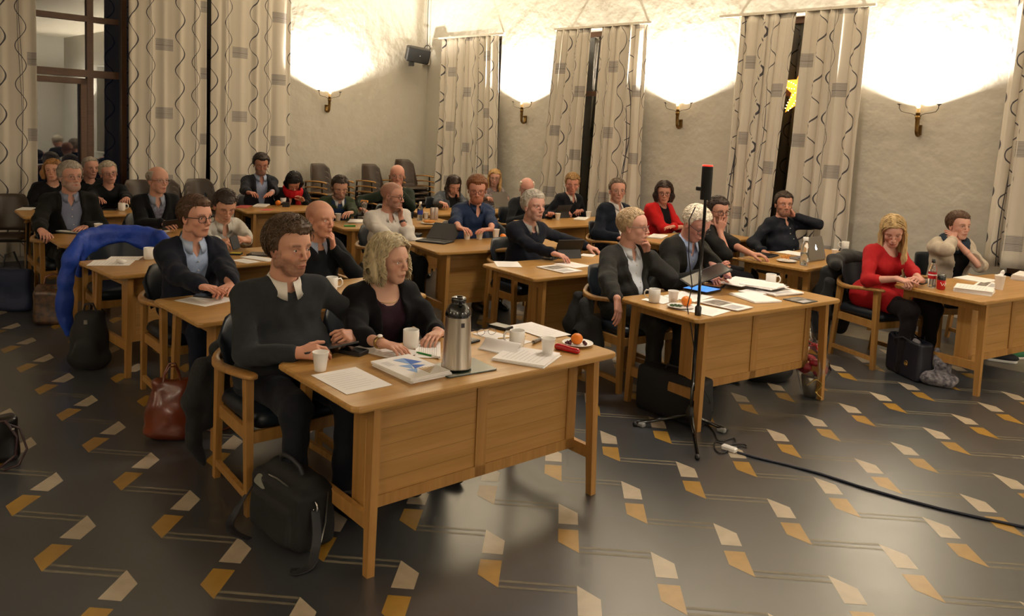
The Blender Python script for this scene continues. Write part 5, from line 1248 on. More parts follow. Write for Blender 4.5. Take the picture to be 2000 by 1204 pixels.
def sheet(p1,p2,p3,label,thick=.0012,z=TH,cat='paper',group=None,name='paper_sheet',lim=(.12,.32),printed='text',skew=0.0,mt=None,fan=0):
    c,L1,w,a,sg=quad_frame(p1,p2,p3,z); L1=min(max(L1,lim[0]),lim[1]); w=min(max(w,lim[0]),lim[1])
    if L1*w>.066: k=(.064/(L1*w))**.5; L1*=k; w*=k
    _lift['n']=_lift.get('n',0)+1; c=c.copy(); c[2]=z+.0006+(_lift['n']%6)*.00035
    r=MB(); rr=np.random.RandomState(len(label)); n=max(1,int(thick/.004)) if thick>.004 else 1
    for k in range(n):
        z0=thick*k/n; z1=thick*(k+1)/n; dx,dy,da=(rr.rand(3)-.5)*(.012,.012,.05) if n>1 else (0,0,0); M4=Matrix.Translation((dx,dy,0))@Matrix.Rotation(da+skew*k/n,4,'Z')
        r.box((-L1/2,-w/2,z0),(L1/2,w/2,z1),0,M4)
    o=r.build(name,mt or m_paper,None,tuple(c),a); tag(o,label,cat,group)
    if printed=='text' :
        t=MB(); hz=thick+.0003; lw,lh=(L1,w) if w>L1 else (L1,w)
        for k in range(9):
            y=w*(.36-.085*k); l=L1*(.38 if k%4 else .2); t.add([(-L1*.38,y,hz),(l*(.7+.3*rr.rand()),y,hz),(l*.8,y-.0022,hz),(-L1*.38,y-.0022,hz)],[(3,2,1,0)])
        q=t.build('printed_text',m_ink,o); q['kind']='stuff'
    elif printed=='photo':
        t=MB(); hz=thick+.0004
        t.add([(-L1*.42,-w*.05,hz),(L1*.42,-w*.05,hz),(L1*.42,w*.38,hz),(-L1*.42,w*.38,hz)],[(0,1,2,3)]); t.build('printed_picture',mat('photo_print','#3d3632',rough=.5,var=(25,1,'#9a9084')),o)
        t=MB(); t.add([(-L1*.42,-w*.42,hz),(L1*.2,-w*.42,hz),(L1*.2,-w*.12,hz),(-L1*.42,-w*.12,hz)],[(0,1,2,3)]); t.build('text_block',m_ink,o)
    return o
def rest(px,py,z=TH): return tuple(at(px,py,z)+np.array((0,0,.0006)))
MUG=None
def mug(px,py,label,az=0,z=TH,s=1.0,full=False):
    global MUG
    if MUG is None:
        r=empty('mug'); b=MB(); b.lathe([(0,0),(.030,0),(.034,.004),(.038,.03),(.0385,.088),(.0365,.090),(.0355,.086),(.035,.03),(.030,.01),(0,.008)],(0,0,0),28); b.build('mug_body',m_china,r)
        h=MB(); h.tube([(.036,0,.075),(.055,0,.078),(.066,0,.062),(.066,0,.042),(.054,0,.026),(.037,0,.024)],.0052,8); h.build('handle',m_china,r)
        c=MB(); c.lathe([(0,.058),(.0352,.058)],(0,0,0),20); c.build('coffee',m_coffee,r); MUG=r; o=r
    else: o=copy_tree(MUG)
    o.location=rest(px,py,z); o.rotation_euler=(0,0,az); o.scale=(s,s,s); tag(o,label,'mug','white china mugs on the desks'); return o
CUP=None
def cup(px,py,label,z=TH,s=1.0,h=.082):
    global CUP
    if CUP is None:
        b=MB(); b.lathe([(0,0),(.0235,0),(.0245,.002),(.0345,.080),(.0362,.081),(.0362,.084),(.0342,.084),(.0335,.08),(.0235,.006),(0,.006)],(0,0,0),28); o=b.build('paper_cup',m_cup); CUP=o
    else: o=CUP.copy(); COL.objects.link(o)
    o.location=rest(px,py,z); o.scale=(s,s,s*h/.082); tag(o,label,'cup','white paper cups on the desks'); return o
def device(p1,p2,p3,label,cat='tablet',name='tablet',th=.009,z=TH,scr=None,lim=(.06,.29),tilt=0):
    c,L1,w,a,sg=quad_frame(p1,p2,p3,z); L1=min(max(L1,lim[0]),lim[1]); w=min(max(w,lim[0]),lim[1]*.8)
    r=empty(name,(c[0],c[1],z+.0008),a,label,cat); b=MB(); slab(b,round_rect(L1,w,min(L1,w)*.07,4),0,th,.0015); b.build('case',m_case,r)
    s_=MB(); s_.prism(round_rect(L1*.93,w*.90,.004,3),th,th+.0008); s_.build('screen',scr or m_dev,r); return r
# --- desk nearest the viewer
sheet((604.6,733.9),(694.6,717.3),(765.9,754.4),'two loose white sheets at the near-left corner of the nearest desk',printed='text',thick=.0018)
o=sheet((722.7,715.5),(800.8,700.4),(884,734.6),'thick stack of papers whose cover shows blue triangles',thick=.022,cat='document stack',name='paper_stack',printed=None)
t=MB(); hz=.0226; 
def tri(mb,pts,mi): mb.add([(x,y,hz) for x,y in pts],[tuple(range(len(pts)))],mi)
vs=o.data.vertices; LX=max(v.co.x for v in vs)-.006; LY=max(v.co.y for v in vs)-.006
_,_,_,_,sg=quad_frame((722.7,715.5),(800.8,700.4),(884,734.6))
tri(t,[(LX*x,LY*y*sg) for x,y in ((-.2,-.75),(.35,-.75),(.1,-.1))][::-1],1); tri(t,[(LX*x,LY*y*sg) for x,y in ((.1,-.1),(.35,-.75),(.75,-.15))][::-1],0)
tri(t,[(LX*x,LY*y*sg) for x,y in ((-.45,-.2),(.1,-.1),(-.2,.3))][::-1],1); tri(t,[(LX*x,LY*y*sg) for x,y in ((.1,-.1),(.6,.15),(-.1,.3))][::-1],0); tri(t,[(LX*x,LY*y*sg) for x,y in ((-.5,.25),(.0,.3),(-.35,.65))][::-1],1)
t.build('cover_triangles',[m_blue,m_blue2],o)
t=MB()
for k in range(6): tri(t,[(LX*x,LY*y*sg) for x,y in ((.05+.13*k,.85-.08*k),(.13+.13*k,.85-.08*k),(.13+.13*k,.30+.02*k),(.05+.13*k,.30+.02*k))],0)
t.build('cover_bars',m_gold,o)['kind']='stuff'
t=MB(); 
for k in range(5): tri(t,[(LX*-.85,LY*(-.7+.09*k)*sg),(LX*-.5,LY*(-.7+.09*k)*sg),(LX*-.5,LY*(-.67+.09*k)*sg),(LX*-.85,LY*(-.67+.09*k)*sg)],0)
t.build('cover_text',m_ink,o)['kind']='stuff'
sheet((683.8,682.4),(732.4,668),(811.6,694),'printed sheets with ruled lines beside the phone on the nearest desk',thick=.003)
sheet((810,700),(813,668),(860,657),'white sheet lying under the green pen',thick=.0015)
device((656,690),(674.8,682.4),(714.4,696),'black phone in a folding case, standing between paper cup and printed sheets','phone','phone',.018,lim=(.075,.15))
cup(625.5,724.5,'white paper cup at the left end of the nearest desk, before the man in charcoal')
mug(802,680,'white mug standing in front of the woman with wavy hair',1.2,s=1.02)
p=MB(); p.tube([(0,-.07,.006),(0,.05,.006),(0,.065,.006)],[.005,.005,.002],8); o=p.build('pen_body',m_green); r=empty('pen',rest(834,696),math.radians(60),'bright green pen lying on a white sheet by the steel jug','pen'); o.parent=r
k=MB(); k.tube([(0,-.075,.006),(0,-.03,.006)],.0058,8); k.build('cap',mat('white_plastic','#d8d8d4',rough=.4),r)
# steel vacuum jug on its mat
x,y,_=at(891,722,TH); a=math.radians(40)
r=MB(); slab(r,round_rect(.26,.20,.01,3),0,.006,.001); o=r.build('table_mat',mat('mat_green','#1d2620',rough=.15,coat=.4,var=(9,.8,'#3a4a34')),None,(x+.02,y+.02,TH+.0006),a); tag(o,'dark green glassy mat under the steel jug','table mat')
r=empty('vacuum_jug',(x,y,TH+.0075),0,'tall brushed steel vacuum jug with glossy black top on the nearest desk','vacuum jug')
b=MB(); b.lathe([(0,.004),(.066,.004),(.068,.008),(.067,.012),(.0555,.236),(.0555,.242)],(0,0,0),48); b.build('steel_body',m_steel,r)
b=MB(); b.lathe([(.0,0),(.064,0),(.067,.004),(.066,.01),(0,.01)],(0,0,0),40); b.build('base_ring',m_gloss,r)
b=MB(); b.lathe([(.056,.236),(.0575,.240),(.0575,.250),(.055,.262),(.047,.280),(.034,.294),(.031,.298),(.0325,.302),(.034,.312),(.032,.320),(.026,.323),(.018,.3225),(.014,.316),(0,.316)],(0,0,0),40); b.build('pump_top',m_gloss,r)
b=MB(); b.box((.028,-.010,.289),(.05,.010,.300),bev=.003); b.build('spout',m_gloss,r).rotation_euler=(0,0,-1.2)
b=MB(); vs=[]; A0=-1.05
for i in range(9):
    aa=A0-.14+.28*i/8
    for z_,rr_ in ((.196,.0583),(.216,.0573)): vs.append(((rr_+.0006)*math.cos(aa),(rr_+.0006)*math.sin(aa),z_))
b.add(vs,[(2*i,2*i+2,2*i+3,2*i+1) for i in range(8)]); b.build('badge',m_ink2,r)
device((842,653),(862,648),(946.6,671.6),'black tablet lying flat behind the steel jug')
# spectacles lying folded open
r=empty('spectacles',rest(950,657),.5,'thin metal reading glasses lying on papers beside the jug','glasses'); b=MB()
for sx in (-1,1): b.tube([(sx*.032+.022*math.cos(t),.0,.022+.016*math.sin(t)) for t in np.linspace(0,2*PI,15)[:-1]],.0014,6,closed=True)
b.tube([(-.01,0,.026),(0,-.003,.029),(.01,0,.026)],.0014,6); b.build('rims',m_gl_metal,r)
for sx in (-1,1): t=MB(); t.tube([(sx*.054,0,.026),(sx*.052,.07,.024),(sx*.04,.12,.006)],.0013,6); t.build('temple',m_gl_metal,r)
device((951,639),(966,635),(994,647),'thick black phone with rounded buttons behind the reading glasses','phone','phone',.016,scr=mat('phone_back','#8a867c',rough=.4),lim=(.07,.15))
sheet((984,636),(1031,628.5),(1121,658),'long white sheets at the far-right corner of the nearest desk',thick=.0022)
sheet((923,653),(952,646),(1042,668),'white sheet under the reading glasses and the wooden pencil',thick=.0016)
p=MB(); p.tube([(0,-.08,.0045),(0,.07,.0045),(0,.08,.0045)],[.0035,.0035,.0008],6); o=p.build('pencil',mat('pencil_wood','#b99454',rough=.5),None,tuple(np.array(rest(1000,662))+np.array((0,0,.0022))),math.radians(-60)); tag(o,'pale wooden pencil lying beside the mug on the nearest desk','pencil')
mug(1009,680,'white mug at the middle of the nearest desk, right of the steel jug',PI*.95)
sheet((961,704),(1002,680.6),(1070,714.8),'stapled stack of printed sheets between the steel jug and the paper cup',thick=.012,cat='document stack',name='paper_stack',skew=.05)
# curled top sheet
c,L1,w,a,sg=quad_frame((920,682),(961,676),(968,706)); vs=[];n=10
for i in range(n+1):
    t_=i/n; th_=2.2*(t_)**1.3; xx=.11*t_-.03*t_*t_; zz=.004+.05*math.sin(t_*2.1)*t_
    for yy in (-.10,.10): vs.append((xx,yy,zz))
b=MB(); b.add(vs,[(2*i,2*i+2,2*i+3,2*i+1) for i in range(n)],0,True); o=b.build('curled_sheet',m_paper,None,(c[0],c[1],TH+.001),a+.4); md=o.modifiers.new('t','SOLIDIFY'); md.thickness=.0012; tag(o,'white sheet curling upwards just right of the steel jug','paper')
cup(1069.5,694,'white paper cup between the marker and the red pouch')
b=MB(); b.tube([(0,-.055,.009),(0,.05,.009),(0,.055,.009)],[.009,.009,.006],12); o=b.build('marker',mat('metal_grey','#9a948c',rough=.3,metal=.7),None,rest(1051,668),math.radians(-25)); tag(o,'short silver marker lying left of the paper cup near the fruit plate','marker')
g=G((-.09,-.045,-.002),(.09,.045,.04),.004); g.cap((-.055,0,.014),(.06,0,.012),.017,.013,k=.01); g.cap((-.05,.012,.012),(.05,.010,.01),.014,.011,k=.01); g.F=g.F+(nz(*g.full(),60)*.002).astype(f4); g.F=np.maximum(g.F,(.0008-g.full()[2]+0*g.F).astype(f4))
v,f=g.mesh(); o=npmesh('red_pouch',[(v,f)],m_red,None); o.location=rest(1107,687); o.rotation_euler=(0,0,math.radians(-32)); tag(o,'shiny red pouch lying in front of the fruit plate','pouch')
def plate(px,py,label,r_=.085,z=TH):
    b=MB(); b.lathe([(0,.003),(r_*.62,.003),(r_*.7,.006),(r_*.97,.013),(r_,.015),(r_*.98,.0165),(r_*.68,.009),(r_*.6,.0062),(0,.0062)],(0,0,0),36); o=b.build('plate',m_china,None,rest(px,py,z)); tag(o,label,'plate','small white plates'); return o
def orange(px,py,label,r_=.034,z=TH,group='oranges on the desks'):
    o=empty('orange',(*at(px,py,z)[:2],z+.0066),0,label,'fruit',group); b=MB(); b.sphere((0,0,r_*.96),r_,24,0,(1,1,.95)); b.build('peel',m_orange,o); s_=MB(); s_.sphere((0,0,r_*1.87),.003,6); s_.build('stem_end',m_leaf,o); return o
plate(1128,675,'white plate with an orange and grapes at the right end of the nearest desk',.08)
orange(1126,676,'orange on the plate at the right end of the nearest desk',.031)
for k,(dx,dy) in enumerate(((-.045,.0),(-.03,.02),(-.035,-.022),(-.052,-.02),(.038,.018),(.045,-.01))):
    b=MB(); b.sphere((0,0,.009),.0095,12); q_=at(1126,676,TH); o=b.build('grape',m_grape,None,(q_[0]+dx,q_[1]+dy,TH+.0072)); tag(o,'dark red grape lying beside the orange on the fruit plate','grape','grapes on the fruit plate')
# held tablet of the man in charcoal
def held(p1,p2,z1,z2,depth,label,w=.17,th=.008,scr=None):
    a=Vector(at(*p1,z1)); b_=Vector(at(*p2,z2)); e=(b_-a); L1=e.length; e.normalize(); d=Vector(depth).normalized(); d=(d-e*d.dot(e)).normalized(); n=e.cross(d)
    o=empty('tablet',a,0,label,'tablet'); M4=Matrix((e,d,n)).transposed().to_4x4(); o.matrix_world=Matrix.Translation(a)@M4
    b=MB(); slab(b,round_rect(L1,w,.012,4,L1/2,w/2),-th/2,th/2,.0015); b.build('case',m_case,o); s_=MB(); s_.prism(round_rect(L1*.92,w*.88,.004,3,L1/2,w/2),th/2,th/2+.0008); s_.build('screen',scr or m_dev,o); return o
held((598,691),(703,668),.765,.775,(-.6,.75,-.22),'black tablet held low by the man in the charcoal sweater')
held((1350,562),(1432,528),.775,.90,(-.75,.65,-.15),'black tablet held up and tapped by the white-haired man',.2)
held((455,489),(470,484),.84,.85,(-.2,.2,.9),'black phone held upright in both hands by the man in the pale shirt',.10,scr=m_case) 
# --- second desk
sheet((1251.5,586),(1288,577),(1313,590),'small white sheet under the mug on the second desk',thick=.001)
mug(1277.5,591,'white mug at the left end of the second desk, handle to the left',PI*.9)
cup(1314,593,'white paper cup beside the mug on the second desk')
plate(1328,602,'white plate with an orange and leaves on the second desk',.085); orange(1340,600,'orange on the plate beside the thin black stand',.034)
g=MB()
for k in range(8): aa=k*.8; g.sphere((.03*math.cos(aa),.02*math.sin(aa),.010),.010,8,0,(1.2,.8,.6))
o=g.build('herb_garnish',m_leaf,None,(*at(1320,602,TH)[:2],TH+.0072)); tag(o,'green leafy garnish on the plate of the second desk','garnish')
sheet((1316,604),(1354,594),(1421,611),'white sheet sticking out under the magazine on the second desk',thick=.0015)
sheet((1359,591),(1391,585),(1454.7,605.8),'open magazine with grey photographs at the front of the second desk',thick=.006,name='magazine',cat='magazine',printed='photo',z=TH+.0026)
sheet((1288,580),(1330,569),(1424,574),'white sheets under the lit tablet on the second desk',thick=.004)
device((1324.8,563.5),(1354.5,557.5),(1406.9,571.5),'tablet with a glowing blue screen on the second desk',scr=m_scr,z=TH+.0055,lim=(.1,.26))
device((1369,560),(1380,555.5),(1417,562),'brown leather phone wallet beside the lit tablet','phone wallet','phone_wallet',.014,scr=mat('tan_leather','#7a4c2a',rough=.5),lim=(.07,.16),z=TH+.006)
sheet((1393,551),(1452,546),(1518,563),'heaped printed papers in the middle of the second desk',thick=.030,skew=.5,cat='document stack',name='paper_stack')
sheet((1440,556),(1470,549),(1520,564),'crumpled spread of documents on top of the heap on the second desk',thick=.012,skew=.3,z=TH+.032,cat='document stack',name='paper_stack')
sheet((1478,571),(1530,566),(1551,577),'printed brochure with blue and gold cover right of the heap of papers',thick=.016,skew=-.15,cat='document stack',name='paper_stack',printed='photo')
sheet((1421,575),(1475,573.5),(1527,592),'open blank notebook in front of the heaped papers',thick=.010,name='notebook',cat='notebook',printed=None)
sheet((1529,586),(1557,581.5),(1592,591),'dark grey booklet nearest the right end of the second desk',thick=.005,name='booklet',cat='booklet',printed='photo',mt=mat('dark_cover','#4a4844',rough=.4))
mug(1505,558.5,'white mug at the far-right of the second desk, handle to the right',-.2)
# --- desk of the laptop
device((1455,499),(1478,494),(1511,506),'black notebook and phone lying together at the left end of the laptop desk','notebook','notebook',.014,lim=(.1,.24))
sheet((1511,493),(1538,489.5),(1584,498),'white sheet behind the water bottle on the laptop desk')
plate(1536,512,'white plate with orange peel left of the water bottle',.09)
g=MB(); 
for k in range(5):
    aa=k*1.25; g.tube([(.03*math.cos(aa+t*1.2),.03*math.sin(aa+t*1.2),.010+.02*math.sin(t*3)+.006*k) for t in np.linspace(0,1,6)],[.002,.008,.010,.010,.007,.002],6)
o=g.build('orange_peel',m_pastry,None,(*at(1534,511,TH)[:2],TH+.005)); tag(o,'curled strips of orange peel on the plate by the water bottle','orange peel')
def bottle(px,py,label,H,R,cap,liquid=None,labelcol=None,name='bottle',z=TH,neck=.45):
    r=empty(name,rest(px,py,z),0,label,'bottle'); b=MB(); b.lathe([(0,.004),(R*.8,0),(R,.01),(R,H*.60),(R*.9,H*.68),(R*neck,H*.82),(R*neck*.9,H*.88),(R*neck*.9,H*.9)],(0,0,0),24); b.build('bottle_body',m_pet,r)
    c=MB(); c.lathe([(R*neck,H*.87),(R*neck*1.05,H*.88),(R*neck*1.05,H),(0,H)],(0,0,0),20); c.build('cap',cap,r)
    if liquid: l=MB(); l.lathe([(0,.006),(R*.9,.006),(R*.93,.012),(R*.93,H*liquid[1]),(0,H*liquid[1])],(0,0,0),20); l.build('liquid',liquid[0],r)
    if labelcol: l=MB(); l.lathe([(R+.0008,H*.32),(R+.0008,H*.55)],(0,0,0),24); l.build('label_band',labelcol,r)
    return r
bottle(1570,519,'clear water bottle with a white cap left of the silver laptop',.255,.036,m_china,(m_water,.45),neck=.62)
def laptop(pa,pb,open_deg,label,lidmat,basemat,logo=None,z=TH,w=.31,d=.215,back=1,keys=True):
    """pa,pb: pixels of the two ends of the hinge line"""
    a=at(*pa,z); b_=at(*pb,z); e=b_-a; e=e/np.linalg.norm(e); c=(a+b_)/2; ang=math.atan2(e[1],e[0])
    r=empty('laptop',(c[0],c[1],z+.0008),ang,label,'laptop'); q=MB(); slab(q,round_rect(w,d,.012,4,0,back*d/2),0,.014,.002); q.build('base',basemat,r)
    k=MB(); k.box((-w*.42,min(back*.03,back*.13),.0142),(w*.42,max(back*.03,back*.13),.0152)); k.build('keyboard',m_dev,r)
    l=empty_child=MB(); slab(l,round_rect(w,d,.012,4,0,d/2),0,.006,.001); o=l.build('lid',lidmat,r); t=math.radians(open_deg)
    o.rotation_euler=(t if back>0 else PI-t,0,0) if False else (math.radians(open_deg),0,0); o.location=(0,0,.014)
    s_=MB(); s_.prism(round_rect(w*.94,d*.9,.004,3,0,d/2),(-.0008),0) ; s_.build('display',m_dev if logo is None else m_scr,o)
    if logo: 
        g=MB(); ap=[(.018*math.cos(t_)*(1-.12*math.sin(t_)),.020*math.sin(t_)+(-.004 if abs(math.cos(t_))<.3 and math.sin(t_)>0 else 0)) for t_ in np.linspace(0,2*PI,24)[:-1]]
        ap=[(x-(.006 if (x>.012 and abs(y-.003)<.008) else 0),y) for x,y in ap]; g.prism([(x,y+d/2) for x,y in ap],.006,.0066); g.prism([(x*.3+.004,y*.35+d/2+.027) for x,y in ap],.006,.0066); g.build('logo',m_glow,o)
    return r
laptop((1581,513),(1612,508),74,'silver laptop with a glowing fruit-shaped logo on its lid, seen from behind',m_silver,m_silver,True)
mug(1650,489,'white mug behind the silver laptop lid',2.6,z=TH); cup(1630,503,'white paper cup right of the silver laptop',s=.9)
plate(1662,498,'white plate of pastries right of the silver laptop, near the red dress',.09)
g=MB(); 
for k in range(4): g.sphere((.03*math.cos(k*1.6),.03*math.sin(k*1.6),.014),.022,10,0,(1.2,.8,.6))
o=g.build('pastries',m_pastry,None,(*at(1662,498,TH)[:2],TH+.008)); tag(o,'golden pastry pieces on the plate near the red dress','pastry')
# --- right-hand desk
device((1757,550),(1775,545),(1808,555),'dark tablet under the hands of the woman in the red dress')
device((1779,543),(1784,541),(1795,544),'small lit phone on the desk before the woman in the red dress','phone','phone',.01,scr=mat('pink_screen','#c050a0',emis=('#c060a8',.6)),lim=(.06,.14),z=TH+.0115)
r=bottle(1819,562,'small plastic soda bottle with a red and white label and black cap',.225,.031,m_dev,None,m_red)
l=MB(); l.lathe([(.0322,.098),(.0322,.108)],(0,0,0),24); l.build('label_stripe',m_paper,r)
r=empty('drink_can',rest(1837,566),-.9,'red drink can with a black top and curly white lettering','drink can'); b=MB(); b.lathe([(0,.0),(.025,0),(.031,.008),(.031,.075)],(0,0,0),28); b.build('can_body',m_red,r)
b=MB(); b.lathe([(.0311,.075),(.031,.108),(.027,.116),(.026,.115),(0,.114)],(0,0,0),28); b.build('black_top',m_gloss,r)
b=MB(); b.tube([(.0316*math.cos(t_),.0316*math.sin(t_),.045+.010*math.sin(t_*9)+.004*math.sin(t_*4)) for t_ in np.linspace(-1.3,1.0,40)],.0016,5); b.build('white_script',m_paper,r)
sheet((1841,569),(1856,557),(1961,572),'thick stack of white documents at the front of the right-hand desk',thick=.034,skew=.06,cat='document stack',name='paper_stack',lim=(.18,.33))
sheet((1849,543),(1888,537.5),(1949,552),'spread of open documents in front of the woman in the cream cardigan',thick=.006,skew=.4,cat='document stack',name='paper_stack')
sheet((1900,559),(1915,549),(1955,556),'dark-edged brochure half under the documents on the right-hand desk',thick=.004,printed='photo',name='booklet',cat='booklet')
sheet((1968,548),(1999,538),(2012,556),'tall stack of white documents cut off by the right edge of the picture',thick=.045,skew=.05,cat='document stack',name='paper_stack')
cup(1951,566,'white paper cup stuffed with a napkin on the right-hand desk',s=1.1,h=.10)
g=G((-.05,-.05,.0),(.05,.05,.09),.004); g.ell((.0,0,.02),(.026,.024,.03),.01); g.chain([(0,0,.02),(.02,.01,.06),(.03,.02,.07)],[.02,.014,.006],k=.01); g.F=g.F+(nz(*g.full(),90)*.005).astype(f4); v,f=g.mesh(); o=npmesh('napkin',[(v,f)],m_paper,None); q_=at(1951,566,TH); o.location=(q_[0],q_[1],TH+.075); tag(o,'crumpled white napkin sticking out of the paper cup at right','napkin')
# --- desk with magazine
sheet((964,511),(1011,512),(1028,523),'single white sheet at the left end of the magazine desk',thick=.001)
sheet((1042,522),(1080,518),(1127,534),'magazine with a dark photograph on its cover, behind the charcoal suit',thick=.007,name='magazine',cat='magazine',printed='photo')
sheet((1082,516),(1114,512),(1149,521),'white sheet behind the magazine with the dark photograph',thick=.002)
def stand_tablet(p1,p2,label,h=.13,z=TH,lean=(-.35)):
    a=at(*p1,z); b_=at(*p2,z); e=b_-a; L1=np.linalg.norm(e); e/=L1; c=(a+b_)/2; ang=math.atan2(e[1],e[0]); r=empty('tablet',(c[0],c[1],z+.001),ang,label,'tablet')
    s_=MB(); s_.box((-L1*.5,0,0),(L1*.5,.006,h),0,Matrix.Rotation(-.45,4,'X'),bev=.002); s_.build('stand_flap',m_case,r)
    t=MB(); t.box((-L1*.58,.10,.004),(L1*.58,.108,.17),0,Matrix.Translation((0,.0,0))@Matrix.Rotation(.0,4,'X'),bev=.002)
    o=t.build('tablet_body',m_case,r); o.rotation_euler=(.5,0,0); o.location=(0,-.02,-.045+.01); return r
stand_tablet((1092,506),(1136,505),'black tablet on a folded grey stand in front of the man in navy')
device((1057,507),(1068,503),(1092,505),'black phone lying left of the propped tablet','phone','phone',.012,lim=(.08,.16))
sheet((1133,500),(1140,496),(1160,500),'white sheet right of the propped tablet, by the outstretched hand')
# --- desk with the dark laptop
laptop((836,468),(884,473),38,'dark folding laptop with its lid half raised, beside two cups',mat('laptop_dark','#1b1a1a',rough=.5),m_case,None,back=-1)
device((790,464),(797,459.5),(822,466),'black spectacle case lying by the white shirt','case','spectacle_case',.03,lim=(.05,.16),z=TH)
sheet((777,468),(790,463),(812,472),'white papers under the black spectacle case',thick=.003)
for (x,y,lb) in ((912,468,'left one of the two short white cups behind the empty chair'),(936,468,'right one of the two short white cups behind the empty chair')): cup(x,y,lb,s=1.05,h=.075)
cup(968,468,'tall white paper cup left of the orange on the dark-laptop desk',s=1.0,h=.10)
sheet((965,474),(980,469),(1004,479),'bright white sheet under the orange behind the empty chair',thick=.002); orange(982,470,'orange on a white sheet behind the empty chair',.032)
# --- left desks
sheet((152.5,521),(171,508.5),(262,524),'large loose sheets spread at the left end of the desk by the blue jacket',thick=.002)
sheet((207,509),(217,502),(278,503),'white sheet at the back of the desk by the blue jacket')
g=G((-.05,-.05,0),(.05,.05,.05),.005); g.ell((0,0,.018),(.036,.03,.018),.01); g.F=g.F+(nz(*g.full(),70)*.008).astype(f4); v,f=g.mesh(); o=npmesh('crumpled_paper',[(v,f)],m_paper,None); o.location=rest(236,516); tag(o,'crumpled scrap of paper on the loose sheets by the blue jacket','paper')
mug(291,507,'white mug showing above the chair back of the young man in navy',2.2)
device((479,500),(492,494),(533,502),'black tablet in front of the man holding his phone',lim=(.1,.26)); sheet((470,503),(490,500),(528,511),'white sheets under the black tablet, left of the bald man',thick=.003,z=TH)
sheet((452,509),(475,506),(479,516),'small white card near the edge of the desk, behind the bearded man in charcoal')
device((447,499),(452,496),(469,500),'yellow and black highlighter case left of the small card','case','marker_case',.014,scr=mat('yellow','#c8b820',rough=.4),lim=(.05,.12))
sheet((340,588),(405,575),(447,590),'white sheet with a phone lying on it, before the young man in navy',thick=.0012)
device((376,580),(388,576),(417,583),'black phone lying on the white sheet before the young man in navy','phone','phone',.009,lim=(.075,.155),z=TH+.0022)
device((412,572),(425,565),(468,573),'black tablet under the hands of the young man in navy',lim=(.12,.26),th=.02)
mug(648,568,'white mug showing between the charcoal sweater and the black sleeve behind',.4)
sheet((96,453),(150,445),(160,457),'white pad on a dark folder under the hand of the bearded man at left',thick=.006,name='notepad',cat='notepad',z=TH+.008)
device((88,456),(150,446),(165,460),'dark leather folder at the left end of the bearded man\'s desk','folder','folder',.007,lim=(.15,.30))
p=MB(); p.tube([(-.07,0,.004),(.07,0,.004)],.0045,8); o=p.build('pen',m_dev,None,tuple(np.array(rest(128,453))+np.array((0,0,.015))),-.3); tag(o,'black pen on the white pad before the bearded man at left','pen')
cup(192,455,'white paper cup beside the top of the blue jacket'); device((165,449),(172,443),(200,447),'black tablet between the bearded man and the man in the zip cardigan')
sheet((270,459),(291,451),(322,457),'white papers right of the blue jacket, on the desk behind it',thick=.004)
held((318,432),(362,427),.84,.86,(-.6,.5,-.6),'black tablet held by the bald man in the zip cardigan',.17)
mug(238,412,'white mug on the far-left back desk before the man tilting his head',.3); device((193,412),(205,405),(229,410),'black folder beside the mug on the far-left back desk','folder','folder',.015); sheet((30,411),(44,406),(58,412),'white paper at the left end of the far-left back desk',thick=.004)
# --- back desks
orange(543,403,'orange in front of the bowed woman, beside a mug',.036); mug(553,400,'white mug behind the orange at the back of the hall',1.0)
device((550,406),(554,402),(566,404),'black camera-like box right of the orange on the back desk','box','black_box',.06,lim=(.06,.11))
sheet((492,405),(505,399),(520,404),'papers under the hands of the man in the grey suit',thick=.012); sheet((507,411),(520,408),(532,410),'pink-red sheet at the edge of the grey suit man\'s desk',mt=m_pink,printed=None); sheet((458,407),(470,401),(487,405),'red-printed white papers at the left end of the grey suit man\'s desk',thick=.004,mt=m_pink,printed=None)
cup(660,432,'white cup by the face of the bald man, in front of the green sweater'); sheet((668,437),(690,429),(722,437),'pile of opened papers before the man in green and blue',thick=.016,skew=.3,cat='document stack',name='paper_stack')
b=MB(); b.tube([(-.06,0,.008),(.06,0,.008)],.009,8); o=b.build('highlighter',m_green,None,rest(683,443),.3); tag(o,'green highlighter at the front edge of the green sweater man\'s desk','highlighter')
bottle(820,431,'blue-labelled water bottle beside the white shirt',.22,.033,m_china,(m_water,.6),mat('label_blue','#1c2f8a',rough=.4)); cup(832,428,'small cream cup right of the blue-labelled bottle',s=.9)
for x,lb in ((844,'left of the two slim pale cans'),(851,'right of the two slim pale cans')):
    b=MB(); b.lathe([(0,0),(.024,0),(.027,.006),(.027,.13),(.022,.14),(0,.14)],(0,0,0),20); o=b.build('slim_can',mat('can_pale','#b9aaa2',rough=.3,metal=.4),None,rest(x,429)); tag(o,lb+', behind the pastry plate','drink can','slim cans at the back')
plate(838,438,'plate with orange-coloured pastries by the white shirt man',.095); g=MB()
for k in range(5): g.sphere((.04*math.cos(k*1.3),.035*math.sin(k*1.3),.02),.028,10,0,(1.2,.8,.6))
o=g.build('pastries',m_pastry,None,(*at(838,438,TH)[:2],TH+.01)); tag(o,'orange-brown pastries on the plate beside the blue-labelled bottle','pastry')
r=empty('drinking_glass',rest(711,425),0,'tall glass with a folded napkin in front of the green sleeve','glass'); b=MB(); b.lathe([(0,0),(.03,0),(.03,.004),(.006,.012),(.006,.05),(.02,.075),(.034,.14),(.038,.19),(.036,.19),(.032,.14),(.018,.078),(0,.06)],(0,0,0),20); b.build('glass_body',m_pet,r); b=MB(); b.box((-.04,-.02,.175),(.04,.02,.2)); b.build('napkin',m_pastry,r)
